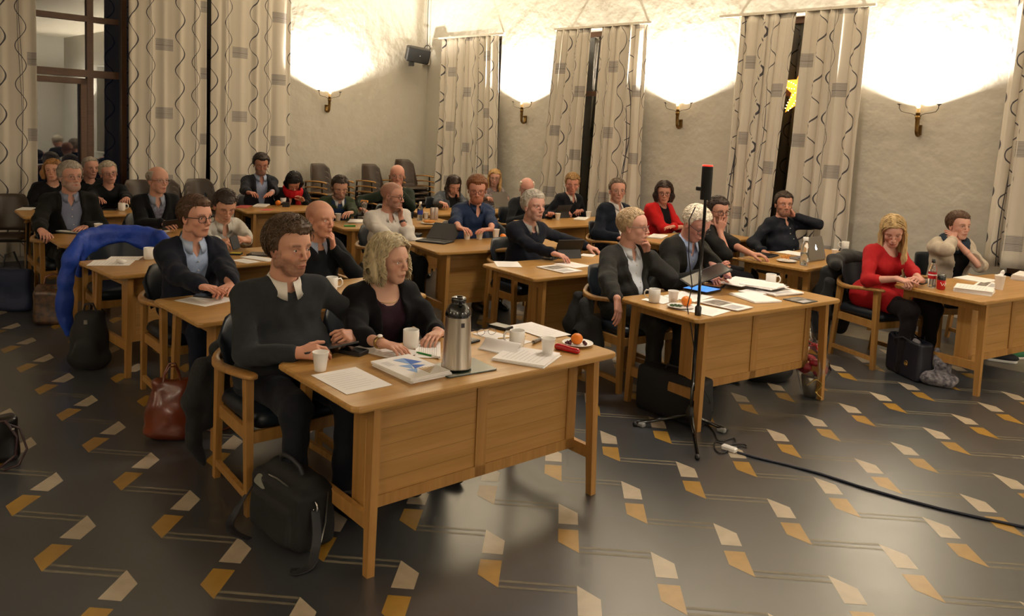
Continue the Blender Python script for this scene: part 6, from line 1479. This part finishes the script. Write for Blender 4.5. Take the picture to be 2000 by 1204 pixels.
stand_tablet((1090,427),(1114,425),'black tablet propped up before the sandy-haired man',.12); cup(1149,426,'white cup between the sandy-haired man and the navy cardigan'); cup(1089,430,'white cup left of the back propped tablet'); sheet((1118,430),(1130,424),(1148,428),'white sheets before the sandy-haired man',thick=.006)
laptop((966,408),(994,406),72,'pale laptop lid standing before the blond woman in the patterned top',m_silver,m_silver,None)
sheet((1262,466),(1278,458),(1300,464),'white papers before the red cardigan, behind the suit man\'s hand',thick=.012)

sheet((1462,560),(1500,553),(1535,562),'loose white sheet sliding off the right of the paper heap on the second desk',thick=.0012,z=TH+.018)
sheet((1402,553),(1430,547),(1470,556),'pale mauve-edged sheet on the left of the paper heap on the second desk',thick=.006,skew=.6,z=TH+.033,cat='document stack',name='paper_stack')
sheet((1440,569),(1480,566),(1512,575),'dog-eared sheets between the heap and the open blank notebook',thick=.008,skew=.7,cat='document stack',name='paper_stack')
# ------------------------------------------------------------------ coats, bags, stand and cable
def soft(name,g,mt,parent=None,it=1,amp=0,s=40,floor_z=None):
    if amp: g.F=g.F+(nz(*g.full(),s,.7)*amp+nz(*g.full(),s*.45,2.1)*amp*1.3).astype(f4)
    if floor_z is not None: g.F=np.maximum(g.F,(floor_z-g.full()[2]+0*g.F).astype(f4))
    v,f=g.mesh(); v=relax(v,f,it,.5); return npmesh(name,[(v,f)],mt,parent)
def lineto(g,pts,rs,k=.02): g.chain([tuple(p) for p in pts],rs,k); return g
m_coat=mat('coat_black','#0e0e10',rough=.85,sheen=.05,bump=(30,.4,.01)); m_coatg=mat('coat_charcoal','#1d1c1b',rough=.9,bump=(40,.4,.008)); m_bluej=mat('jacket_blue','#1c3fa0',rough=.55,spec=.35,bump=(18,.5,.015),var=(5,.5,'#16307f'))
def chair_of(key):
    d=PEOPLE[key]; cb=d['body']; b=d['base']; return (b[0]+.05*math.cos(cb),b[1]+.05*math.sin(cb),cb)
# black coat on the nearest chair
x,y,h=chair_of('p1'); g=G((-.52,-.42,.0),(-.18,.34,.84),.009)
lineto(g,[(-.335,-.2,.62),(-.36,0,.68),(-.335,.2,.62)],[.05,.055,.05],.04)
lineto(g,[(-.36,-.17,.6),(-.39,-.20,.42),(-.38,-.23,.25)],[.06,.07,.05],.04); lineto(g,[(-.36,.08,.6),(-.39,.06,.4),(-.39,.0,.25)],[.06,.065,.045],.04)
lineto(g,[(-.37,-.26,.55),(-.39,-.30,.35),(-.37,-.30,.16),(-.36,-.26,.03)],[.05,.05,.035,.014],.03)
o=soft('coat',g,m_coat,None,1,.008,38); o.location=(x,y,0); o.rotation_euler=(0,0,h); tag(o,'black coat hanging from the back of the nearest chair almost to the floor','coat')
x,y,h=chair_of('p6'); g=G((-.46,-.40,.10),(.2,.36,.64),.010)
lineto(g,[(-.12,-.30,.56),(-.10,-.32,.36),(-.08,-.31,.20)],[.06,.07,.05],.05); lineto(g,[(-.28,-.24,.58),(-.30,-.26,.38),(-.26,-.26,.2)],[.05,.06,.05],.06); lineto(g,[(-.02,-.30,.45),(.04,-.31,.24)],[.05,.05],.05)
o=soft('coat',g,m_coatg,None,1,.006,38); o.location=(x,y,0); o.rotation_euler=(0,0,h); tag(o,'dark grey coat hanging at the side of the suited profile man\'s chair','coat')
x,y,h=chair_of('p10'); g=G((-.52,-.42,.05),(-.1,.36,.90),.011)
lineto(g,[(-.20,-.29,.78),(-.31,-.2,.80),(-.36,0,.83),(-.31,.2,.80),(-.22,.28,.76)],[.045,.05,.055,.05,.04],.04); lineto(g,[(-.38,-.16,.66),(-.42,-.20,.4),(-.38,-.22,.15)],[.09,.10,.07],.06); lineto(g,[(-.40,.1,.66),(-.43,.08,.4),(-.42,.05,.18)],[.09,.09,.06],.06); lineto(g,[(-.25,-.3,.62),(-.26,-.32,.36)],[.05,.05],.05)
o=soft('coat',g,m_coat,None,1,.008,36); o.location=(x,y,0); o.rotation_euler=(0,0,h); tag(o,'black coat bundled over the chair back of the woman in the red dress','coat')
# blue jacket on an empty chair
hd=math.radians(-46); b_=at(224,452,.84)+np.array((math.cos(hd)*.31,math.sin(hd)*.31,0)); armchair(b_[0],b_[1],hd,'empty oak armchair draped with the bright blue jacket','chair under the blue jacket')
g=G((-.55,-.60,.05),(.12,.50,.92),.0095)
arc=[(-.06-.27*math.cos(a),.30*math.sin(a),.835-.02*abs(a)) for a in np.linspace(-1.15,1.15,9)]
lineto(g,arc,[.046]*9,.025)
for a in np.linspace(-1.12,1.12,25):
    p=np.array((-.07-.28*math.cos(a),.31*math.sin(a),.82)); w=.05+.10*abs(a)**1.5
    g.cap(tuple(p+np.array((.045,0,0))),tuple(p+np.array((.065,0,-w))),.024,.02,k=.03); g.cap(tuple(p),tuple(p+np.array((-.05,0,-.30))),.030,.024,k=.03)
lineto(g,[(-.10,-.31,.82),(-.03,-.38,.66),(-.02,-.42,.50),(-.02,-.43,.30),(-.01,-.40,.12)],[.042,.05,.055,.052,.036],.03)
lineto(g,[(-.10,.30,.82),(-.04,.37,.70),(-.03,.39,.62)],[.05,.055,.045],.04)
o=soft('jacket',g,m_bluej,None,1,.009,34); o.location=(b_[0],b_[1],0); o.rotation_euler=(0,0,hd); tag(o,'bright blue jacket hung over a chair back, one sleeve reaching the floor','jacket')
# --- bags
m_nylon=mat('black_nylon','#0a0a0b',rough=.75,bump=(260,.35,.002)); m_strap=mat('strap_black','#15151a',rough=.6); m_zip=mat('zip_metal','#8d8a84',rough=.3,metal=.9)
def rbox(g,c,hf,r,R=None,k=.01,op='+'):
    X_,Y_,Z_=g.full(); x=X_-c[0]+0*Y_+0*Z_; y=Y_-c[1]+0*X_+0*Z_; z=Z_-c[2]+0*X_+0*Y_
    if R is not None: x,y,z=[R[0][i]*x+R[1][i]*y+R[2][i]*z for i in range(3)]
    qx,qy,qz=np.abs(x)-hf[0]+r,np.abs(y)-hf[1]+r,np.abs(z)-hf[2]+r
    d=np.sqrt(np.maximum(qx,0)**2+np.maximum(qy,0)**2+np.maximum(qz,0)**2)+np.minimum(np.maximum(qx,np.maximum(qy,qz)),0)-r
    g.F=smin(g.F,d.astype(f4),k) if op=='+' else -smin(-g.F,d.astype(f4),k)
p0,p1,p2=at(484,1022),at(577,1092),at(648,1060); e=p1-p0; L1=np.linalg.norm(e); ang=math.atan2(e[1],e[0]); c=(p0+p1)/2; nn=np.array((-math.sin(ang),math.cos(ang),0))
r=empty('laptop_bag',tuple(c+nn*.10),ang,'black nylon laptop bag with a loose shoulder strap standing before the nearest desk','bag')
g=G((-.26,-.15,-.01),(.26,.15,.36),.006); rbox(g,(0,0,.13),(.205,.095,.13),.035); rbox(g,(0,.02,.20),(.185,.07,.10),.06,k=.03); rbox(g,(-.01,-.085,.10),(.16,.03,.085),.025,k=.008)
soft('bag_body',g,m_nylon,r,1,.003,30,.002)
b=MB(); b.tube([(-.09,-.0,.285),(-.075,-.01,.325),(-.03,-.02,.35),(.03,-.02,.35),(.075,-.01,.325),(.09,0,.285)],.011,8); b.build('carry_handle',m_strap,r)
b=MB(); b.tube([(-.19,-.06,.24),(0,-.075,.268),(.19,-.06,.24)],.004,6); b.tube([(.2,.05,.24),(.215,.03,.12),(.2,.02,.03)],.004,6); b.build('zipper',m_zip,r)
b=MB(); sweep(b,[(.215,-.02,.19),(.245,-.03,.12),(.27,-.05,.06),(.31,-.10,.015),(.30,-.16,.006),(.27,-.14,.004)],[.038]*6,[.004]*6,sub=6); b.build('shoulder_strap',m_strap,r,smooth=True)
b=MB(); sweep(b,[(-.205,-.02,.22),(-.245,-.06,.14),(-.26,-.12,.05),(-.23,-.17,.008),(-.15,-.19,.005),(-.06,-.17,.004)],[.036]*6,[.004]*6,sub=6); b.build('strap_tail',m_strap,r,smooth=True)
b=MB(); b.tube([(.213+.016*math.cos(t),-.02,.20+.022*math.sin(t)) for t in np.linspace(0,2*PI,17)[:-1]],.0042,8,closed=True); b.build('strap_ring',mat('chrome','#d8dadc',rough=.12,metal=1),r)
b=MB(); slab(b,round_rect(.07,.045,.015,4),0,.006,.001); o=b.build('luggage_tag',mat('tag_grey','#5d5c50',rough=.5),r); o.location=(-.10,-.09,.225); o.rotation_euler=(1.1,.4,.3)
# brown leather bag
q_=at(338,852); m_cog=mat('cognac_leather','#6e2c12',rough=.3,coat=.35,bump=(25,.35,.006),var=(7,.7,'#4a1c0b'))
r=empty('leather_bag',tuple(q_),.5,'cognac brown leather bag slumped on the floor behind the nearest chair','bag')
g=G((-.20,-.16,-.01),(.22,.16,.40),.006); g.ell((0,0,.12),(.155,.105,.135),.03); g.ell((0,0,.05),(.15,.10,.06),.03); g.cap((-.06,0,.24),(.06,.0,.25),.055,.05,k=.06); g.cap((-.08,0,.31),(.07,0,.30),.030,.026,k=.035); g.ell((.02,0,.335),(.055,.018,.02),.02,op='-'); g.cap((.10,.03,.24),(.14,.05,.17),.03,.035,k=.03)
soft('bag_body',g,m_cog,r,1,.007,42,.002)
for dy in (-.02,.02): b=MB(); b.tube([(-.055,dy,.30),(-.045,dy,.36),(-.02,dy*1.5,.41),(.01,dy*1.5,.41),(.03,dy,.36),(.04,dy,.30)],.006,8); b.build('handle',m_cog,r)
b=MB(); b.tube([(.13,.03,.03),(.19,-.01,.012),(.25,-.02,.008),(.31,.02,.008)],.006,6); b.build('strap',m_cog,r)
# black rucksack
q_=at(176,716); r=empty('rucksack',tuple(q_),.3,'black rucksack standing on the floor left of the loose sheets\' desk','bag')
g=G((-.2,-.17,-.01),(.2,.17,.50),.008); g.ell((0,0,.18),(.13,.10,.22),.03); g.ell((0,-.02,.07),(.14,.11,.09),.03); g.ell((0,-.09,.13),(.09,.05,.10),.02); g.cap((-.06,0,.36),(.05,0,.37),.035,.03,k=.03)
soft('bag_body',g,m_nylon,r,1,.006,34,.002); b=MB(); b.tube([(-.04,0,.40),(-.03,0,.45),(.02,0,.455),(.04,0,.40)],.008,8); b.build('handle',m_strap,r); b=MB(); b.box((-.012,-.11,.33),(.012,-.10,.36),bev=.002); b.build('buckle',m_zip,r)
# patterned bag and navy bag at the left
q_=at(106,632); r=empty('handbag',tuple(q_),.4,'dark brown patterned handbag on the floor beneath the bearded man\'s desk','bag'); g=G((-.2,-.12,-.01),(.2,.12,.42),.009); rbox(g,(0,0,.15),(.15,.07,.15),.04); g.cap((-.10,0,.31),(.1,0,.31),.03,.03,k=.03)
soft('bag_body',g,mat('bag_pattern','#2a1c14',rough=.4,var=(26,1,'#6a4a30'),coat=.3),r,1,.006,30,.002); b=MB(); b.tube([(-.08,0,.31),(-.06,0,.40),(0,0,.43),(.06,0,.40),(.08,0,.31)],.007,8); b.build('handle',m_cog,r)
q_=at(24,606); r=empty('tote_bag',tuple(q_),.2,'dark blue bag on the floor at the left edge of the picture','bag'); g=G((-.25,-.14,-.01),(.25,.14,.50),.011); rbox(g,(0,0,.19),(.18,.08,.19),.05)
soft('bag_body',g,mat('navy_cloth','#141d3c',rough=.7,bump=(30,.4,.008)),r,1,.009,26,.002); b=MB(); b.tube([(-.08,0,.36),(-.05,0,.5),(.02,0,.53),(.08,0,.36)],.009,8); b.build('handle',m_strap,r)
# bag cut off by the left edge
q_=at(-12,905); r=empty('handbag',tuple(q_),.9,'black bag at the left edge with a long thin strap loop on the floor','bag'); g=G((-.16,-.1,-.01),(.16,.1,.30),.009); rbox(g,(0,0,.12),(.11,.05,.12),.03); soft('bag_body',g,mat('black_leather','#0d0b0b',rough=.3,coat=.3),r,1,.004,30,.002)
b=MB(); b.tube([(-.05,-.05,.23),(.02,-.12,.25),(.06,-.16,.17),(.05,-.17,.08),(-.02,-.14,.02)],.007,8); b.tube([(.0,-.05,.24),(.08,-.13,.20),(.10,-.17,.10),(.06,-.18,.03),(.0,-.15,.01)],.0055,8); b.build('strap_loop',mat('oxblood','#2a0d10',rough=.4),r); b=MB(); b.sphere((.045,-.155,.21),.008,8); b.build('strap_stud',m_zip,r)
# navy tote with gold emblem
p0,p1=at(1712,712),at(1806,757); e=p1-p0; ang=math.atan2(e[1],e[0]); c=(p0+p1)/2+np.array((-math.sin(ang),math.cos(ang),0))*.07
r=empty('tote_bag',tuple(c),ang,'dark navy leather tote with a round gold emblem beside the red-dressed woman\'s chair','bag'); g=G((-.26,-.13,-.01),(.26,.13,.40),.0075); rbox(g,(0,0,.155),(.20,.072,.155),.03); rbox(g,(0,0,.30),(.17,.048,.05),.02,k=.004,op='-')
soft('bag_body',g,mat('navy_saffiano','#10121f',rough=.45,bump=(200,.3,.001)),r,1,.004,22,.002)
b=MB(); 
for dy in (-.05,.05): b.tube([(-.09,dy,.29),(-.10,dy*1.3,.33),(-.12,dy*1.9,.32),(-.05,dy*2.1,.29),(.03,dy*1.9,.32),(.09,dy,.29)],.006,8)
b.build('handles',m_strap,r)['kind']='stuff'
b=MB(); b.tube([(.07+.021*math.cos(t),-.0765,.12+.021*math.sin(t)) for t in np.linspace(0,2*PI,21)[:-1]],.0022,6,closed=True)
for pts in ([(-.012,-.010),(-.010,.010),(-.003,-.002),(.002,.010),(.003,-.010)],[(.006,.010),(.006,-.010)],[(.014,.010),(.006,.0),(.014,-.010)]): b.tube([(.07+x_,-.0775,.12+z_) for x_,z_ in pts],.0017,5)
b.build('gold_emblem',mat('gold','#b8924a',rough=.25,metal=.9),r)
g=G((-.1,-.06,.24),(.12,.06,.36),.006); g.ell((-.04,0,.29),(.07,.035,.035),.02); g.ell((.06,0,.29),(.05,.03,.03),.02); soft('scarf_in_bag',g,mat('grey_knit','#7d7878',rough=.9,bump=(120,.6,.004)),r,1,.004,70)
q_=at(1832,752); g=G((-.2,-.16,-.01),(.2,.16,.30),.007); g.ell((0,0,.05),(.13,.09,.06),.03); g.ell((.03,.02,.13),(.07,.05,.10),.04); g.cap((.05,.03,.14),(.0,.06,.24),.05,.02,k=.04)
o=soft('shawl',g,mat('paisley','#8d8789',rough=.85,var=(38,1.0,'#34323a'),bump=(40,.4,.006)),None,1,.012,40,.002); o.location=tuple(q_); tag(o,'grey patterned shawl heaped on the floor right of the navy tote','shawl')
# big black case below the second desk
p0,p1=at(1243,800),at(1352,838); e=p1-p0; ang=math.atan2(e[1],e[0]); c=(p0+p1)/2+np.array((-math.sin(ang),math.cos(ang),0))*.10
r=empty('case',tuple(c),ang,'large plain black case standing on the floor under the second desk','bag'); g=G((-.32,-.14,-.01),(.32,.14,.36),.009); rbox(g,(0,0,.15),(.25,.085,.15),.03); soft('case_body',g,m_nylon,r,1,.004,20,.002); b=MB(); b.tube([(-.08,0,.29),(-.06,0,.325),(.06,0,.325),(.08,0,.29)],.008,8); b.build('handle',m_strap,r)
q_=at(1500,742); r=empty('bag',tuple(q_),.4,'low black bag on the floor behind the panel of the second desk','bag'); g=G((-.26,-.14,-.01),(.26,.14,.26),.009); g.ell((0,0,.07),(.2,.1,.10),.03); soft('bag_body',g,m_nylon,r,1,.008,28,.002); b=MB(); b.tube([(-.06,0,.15),(-.04,0,.22),(.04,0,.22),(.06,0,.15)],.007,8); b.build('handle',m_strap,r)
# wrapped gift
q_=at(1583,772); r=empty('wrapped_gift',tuple(q_),0,'gift in clear cellophane tied with red and gold ribbon under the second desk','gift')
b=MB(); b.lathe([(.001,.0),(.055,0),(.075,.14),(.07,.145),(.001,.14)],(0,0,0),24); b.build('pot',mat('pot_silver','#a09a90',rough=.25,metal=.6),r)
g=G((-.13,-.13,.1),(.13,.13,.34),.007); 
for k in range(7): g.ell((.055*math.cos(k*.9),.055*math.sin(k*.9),.19+.03*(k%3)),(.045,.04,.035),.01)
soft('red_flowers',g,mat('petal_red','#8a0f20',rough=.5),r,1,.008,70)
b=MB(); b.lathe([(.06,.0),(.085,.1),(.115,.20),(.10,.28),(.045,.345),(.022,.375),(.05,.42),(.075,.47)],(0,0,0),20); vs=[(x*(1+.10*math.sin(7*math.atan2(y,x)+z*20)),y*(1+.10*math.sin(7*math.atan2(y,x)+z*20)),z) for x,y,z in b.v]; b.v=vs
def cell():
    m=bpy.data.materials.new('cellophane'); m.use_nodes=True; nt=m.node_tree; nt.nodes.clear(); o=nt.nodes.new('ShaderNodeOutputMaterial'); gl=nt.nodes.new('ShaderNodeBsdfGlossy'); gl.inputs['Roughness'].default_value=.08; t=nt.nodes.new('ShaderNodeBsdfTransparent'); f_=nt.nodes.new('ShaderNodeLayerWeight'); f_.inputs[0].default_value=.35; mx=nt.nodes.new('ShaderNodeMixShader'); nt.links.new(f_.outputs['Facing'],mx.inputs[0]); nt.links.new(t.outputs[0],mx.inputs[1]); nt.links.new(gl.outputs[0],mx.inputs[2]); nt.links.new(mx.outputs[0],o.inputs[0]); return m
b.build('cellophane_wrap',cell(),r)
b=MB(); b.tube([(.024*math.cos(t),.024*math.sin(t),.372) for t in np.linspace(0,2*PI,13)[:-1]],.006,6,closed=True)
for s in (-1,1): b.tube([(0,-.02,.372),(s*.05,-.03,.40),(s*.075,-.03,.385),(s*.04,-.025,.365),(0,-.02,.372)],.005,6)
b.tube([(0,-.03,.37),(.03,-.06,.30),(.02,-.08,.22)],.005,6); b.build('red_ribbon',m_red,r)
b=MB(); sweep(b,[(-.06,-.10,.10),(-.01,-.115,.15),(.03,-.11,.11),(.0,-.115,.06),(.04,-.12,.02)],[.03]*5,[.004]*5,sub=5); b.build('gold_ribbon',mat('gold_satin','#b89a4c',rough=.3,metal=.4),r,smooth=True)
# sneakers
def sneaker(px,py,rz,label,c1):
    q_=at(px,py); r=empty('sneaker',tuple(q_),rz,label,'shoe','sneakers under the right-hand desk'); g=G((-.08,-.06,0),(.24,.06,.14),.006); g.ell((.02,0,.06),(.07,.038,.055),.02); g.ell((.12,0,.045),(.10,.042,.035),.03); g.ell((.0,0,.11),(.035,.025,.05),.01,op='-'); soft('upper',g,mat('sn_'+c1.strip('#'),c1,rough=.7),r,1,.002,60,.02)
    g=G((-.08,-.06,0),(.26,.06,.05),.006); g.cap((0,0,.018),(.17,0,.018),.042,.042,k=.01); g.F=np.maximum(g.F,np.abs(g.full()[2]-.014)-.013+0*g.F).astype(f4); soft('sole',g,m_china,r,1)
    b=MB()
    for k in range(4): b.tube([(.06+.022*k,-.024,.083-.007*k),(.07+.022*k,.024,.083-.007*k)],.003,5)
    b.build('laces',m_paper,r)['kind']='stuff'
sneaker(1932,704,math.radians(-20),'left of two sneakers on the floor under the right desk, dark grey','#23262e'); sneaker(1968,702,math.radians(15),'right of two sneakers under the right desk, with green side','#1f6a44')
# --- thin black stand with column loudspeaker
q_=at(1348,838); x,y=q_[0],q_[1]
def zof(px,py):
    d=ray(px,py); t=math.hypot(x,y)/math.hypot(d[0],d[1]); return HC+d[2]*t
zt=zof(1371,390); z2=zof(1376,322)
r=empty('speaker_stand',(x,y,0),math.radians(-38),'thin black tripod stand in front of the second desk carrying a slim column loudspeaker','stand')
b=MB(); b.tube([(0,0,.09),(0,0,zof(1360,600))],.014,10); b.build('lower_pole',m_gloss,r); b=MB(); b.tube([(0,0,zof(1360,600)-.04),(0,0,zt+.02)],.010,10); b.build('upper_pole',m_gloss,r)
b=MB(); b.lathe([(.014,0),(.02,.01),(.02,.06),(.014,.07)],(0,0,zof(1360,600)-.06),14); b.build('clutch_collar',m_blk,r)
b=MB(); b.lathe([(.0,0),(.035,.0),(.035,.05),(.022,.09),(.016,.10),(0,.10)],(0,0,.05),16); b.build('leg_hub',m_blk,r)
for k,(px,py) in enumerate(((1240,833),(1416,845),(1362,898))):
    p=at(px,py); v=np.array((p[0]-x,p[1]-y)); ca,sa=math.cos(math.radians(38)),math.sin(math.radians(38)); lx,ly=v[0]*ca-v[1]*sa,v[0]*sa+v[1]*ca
    b=MB(); b.tube([(lx*.06,ly*.06,.085),(lx,ly,.018)],.011,8); l=b.build('leg',m_gloss,r); b=MB(); b.sphere((lx,ly,.014),.017,10); b.build('rubber_foot',m_blk,l)
    if k<2: b=MB(); b.box((lx*.9-.03,ly*.9-.02,.0),(lx*.9+.03,ly*.9+.02,.03),bev=.008); b.build('tape',mat('tape_grey','#8a8a88',rough=.3),l)
c_=empty('column_speaker',(x,y,zt),math.radians(-60),'slim black cylindrical loudspeaker with a red top light on the thin stand','speaker'); R_=.032; Hh=z2-zt
b=MB(); b.lathe([(0,0),(R_,0),(R_+.001,.004),(R_+.001,Hh-.02),(R_,Hh-.008),(0,Hh-.008)],(0,0,0),28); b.build('speaker_body',m_mesh,c_); b=MB(); b.lathe([(R_*.98,Hh-.008),(R_*.98,Hh),(0,Hh)],(0,0,0),28); b.build('top_light',mat('red_light','#d03028',emis=('#ff3020',1.5),rough=.3),c_)
b=MB(); b.box((-.085,-.012,.05),(-R_+.004,.012,.075),0,Matrix.Rotation(.0,4,'Y'),bev=.004); b.build('side_mount',m_blk,c_)
# cable of the stand and floor lead
pts=[]; base=Vector((x,y,0)); cs=[(1358,405),(1346,430),(1345,500),(1352,560),(1342,600),(1350,640),(1358,700),(1364,740),(1385,780),(1392,805),(1382,828)]
for i,(px,py) in enumerate(cs):
    z=zof(px,py) if py<800 else .02; p=at(px,py,z); p[2]=max(p[2],.008); pts.append(tuple(p))
b=MB(); b.tube(pts,.0035,6)
loop=[at(px,py,.006) for px,py in ((1382,828),(1395,845),(1405,862),(1432,856),(1436,866),(1420,870),(1398,864),(1396,876),(1410,886),(1440,872),(1458,874),(1452,868),(1425,868))]
P=[np.array(p) for p in loop]; sm=[]
for i in range(len(P)-1):
    for t in np.linspace(0,1,5)[:-1]: 
        a0,a1,a2,a3=P[max(0,i-1)],P[i],P[i+1],P[min(len(P)-1,i+2)]; sm.append(tuple(.5*((2*a1)+(-a0+a2)*t+(2*a0-5*a1+4*a2-a3)*t*t+(-a0+3*a1-3*a2+a3)*t**3)))
b.tube(sm,.004,6); o=b.build('cable',m_blk); tag(o,'thin black cable drooping from the column loudspeaker and coiled on the floor','cable')
b=MB(); b.box((-.045,-.02,.0),(.045,.02,.028),bev=.006); o=b.build('plug_box',m_china,None,tuple(at(1424,881,.001)),-.7); tag(o,'white plug box on the floor at the end of the coiled cable','plug')
cab=[at(px,py,.007) for px,py in ((1440,884),(1480,895),(1540,909),(1600,925),(1680,951),(1760,974),(1840,995),(1920,1013),(2010,1032),(2100,1048))]
b=MB(); b.tube([tuple(p) for p in cab],.0075,8); o=b.build('floor_lead',mat('cable_blue','#14182a',rough=.5)); tag(o,'long dark blue cable running across the patterned floor to the right edge','cable')
# wristwatch, bracelet and small body-worn things
def band(key,arm,mt,name,r_=.031,w=.016,off=.03,face=None):
    d=PEOPLE[key]; a=d['arms'][arm]; u=unit(a['W']-a['E']); c=a['W']-u*off; b=MB(); b.tube([c-u*w/2,c+u*w/2],[r_,r_*.97],16,cap=False); o=b.build(name,mt,d['root'])
    md=o.modifiers.new('s','SOLIDIFY'); md.thickness=.004; md.offset=1
    if face: b=MB(); p=c+a['M'][:,2]*(r_+.002); b.sphere(tuple(p),.014,12,0,(1,1,.6)); b.build('watch_face',face,o)
band('p2','R',m_watch,'wristwatch',face=m_china); band('p21','L',m_blk,'wristwatch',.032,.02,.05,m_silver); band('p1','L',m_watch,'bracelet',.036,.008,.02)
b=MB(); d=PEOPLE['p9']; 
d=PEOPLE['p2']; NBp=d['NB']; b=MB(); b.tube([(NBp[0]+.012+.073*math.cos(t),NBp[1]+.080*math.sin(t),NBp[2]-.018-.022*(1+math.cos(t))) for t in np.linspace(0,2*PI,25)[:-1]],.0018,5,closed=True); b.build('necklace',m_watch,d['root'])
d=PEOPLE['p17']; b=MB(); p=d['WT'](.135,.06,.40); b.sphere(tuple(p),.007,8); b.build('lapel_pin',m_silver,d['root'])
# ------------------------------------------------------------------ lighting: ceiling lamps added outside the frame to brighten the hall and faces
w=bpy.data.worlds.new('night'); sc.world=w; w.use_nodes=True; w.node_tree.nodes['Background'].inputs[0].default_value=(.004,.006,.012,1); w.node_tree.nodes['Background'].inputs[1].default_value=.6
m_added_globe=mat('added_globe_glow','#fff4e0',emis=('#ffd9ab',CEIL_E))
def added_lamp(e,n,z,label,size=.5,power=100,col=(1,.90,.78)):
    r=empty('added_pendant',tuple(rw(e,n,z)),0,label,'added ceiling lamp','added opal globes out of view')
    b=MB(); b.sphere((0,0,0),.2,20); b.build('globe',m_added_globe,r)
    c=MB(); c.tube([(0,0,.19),(0,0,HCEIL-z)],.01,8); c.build('stem',m_brass,r)
    L=bpy.data.lights.new('added_pendant_light','AREA'); L.shape='DISK'; L.size=size; L.energy=power; L.color=col
    o=bpy.data.objects.new('added_pendant_light',L); COL.objects.link(o); o.parent=r; o.location=(0,0,-.24)
for e,n,pw in ADDED_LAMPS: added_lamp(e,n,3.8,'added opal globe lamp out of view, brightening the hall',.55,pw)
sc.view_settings.view_transform='Standard'; sc.view_settings.look='None'; sc.view_settings.gamma=1; sc.view_settings.use_curve_mapping=False
sc.view_settings.exposure=EXPO
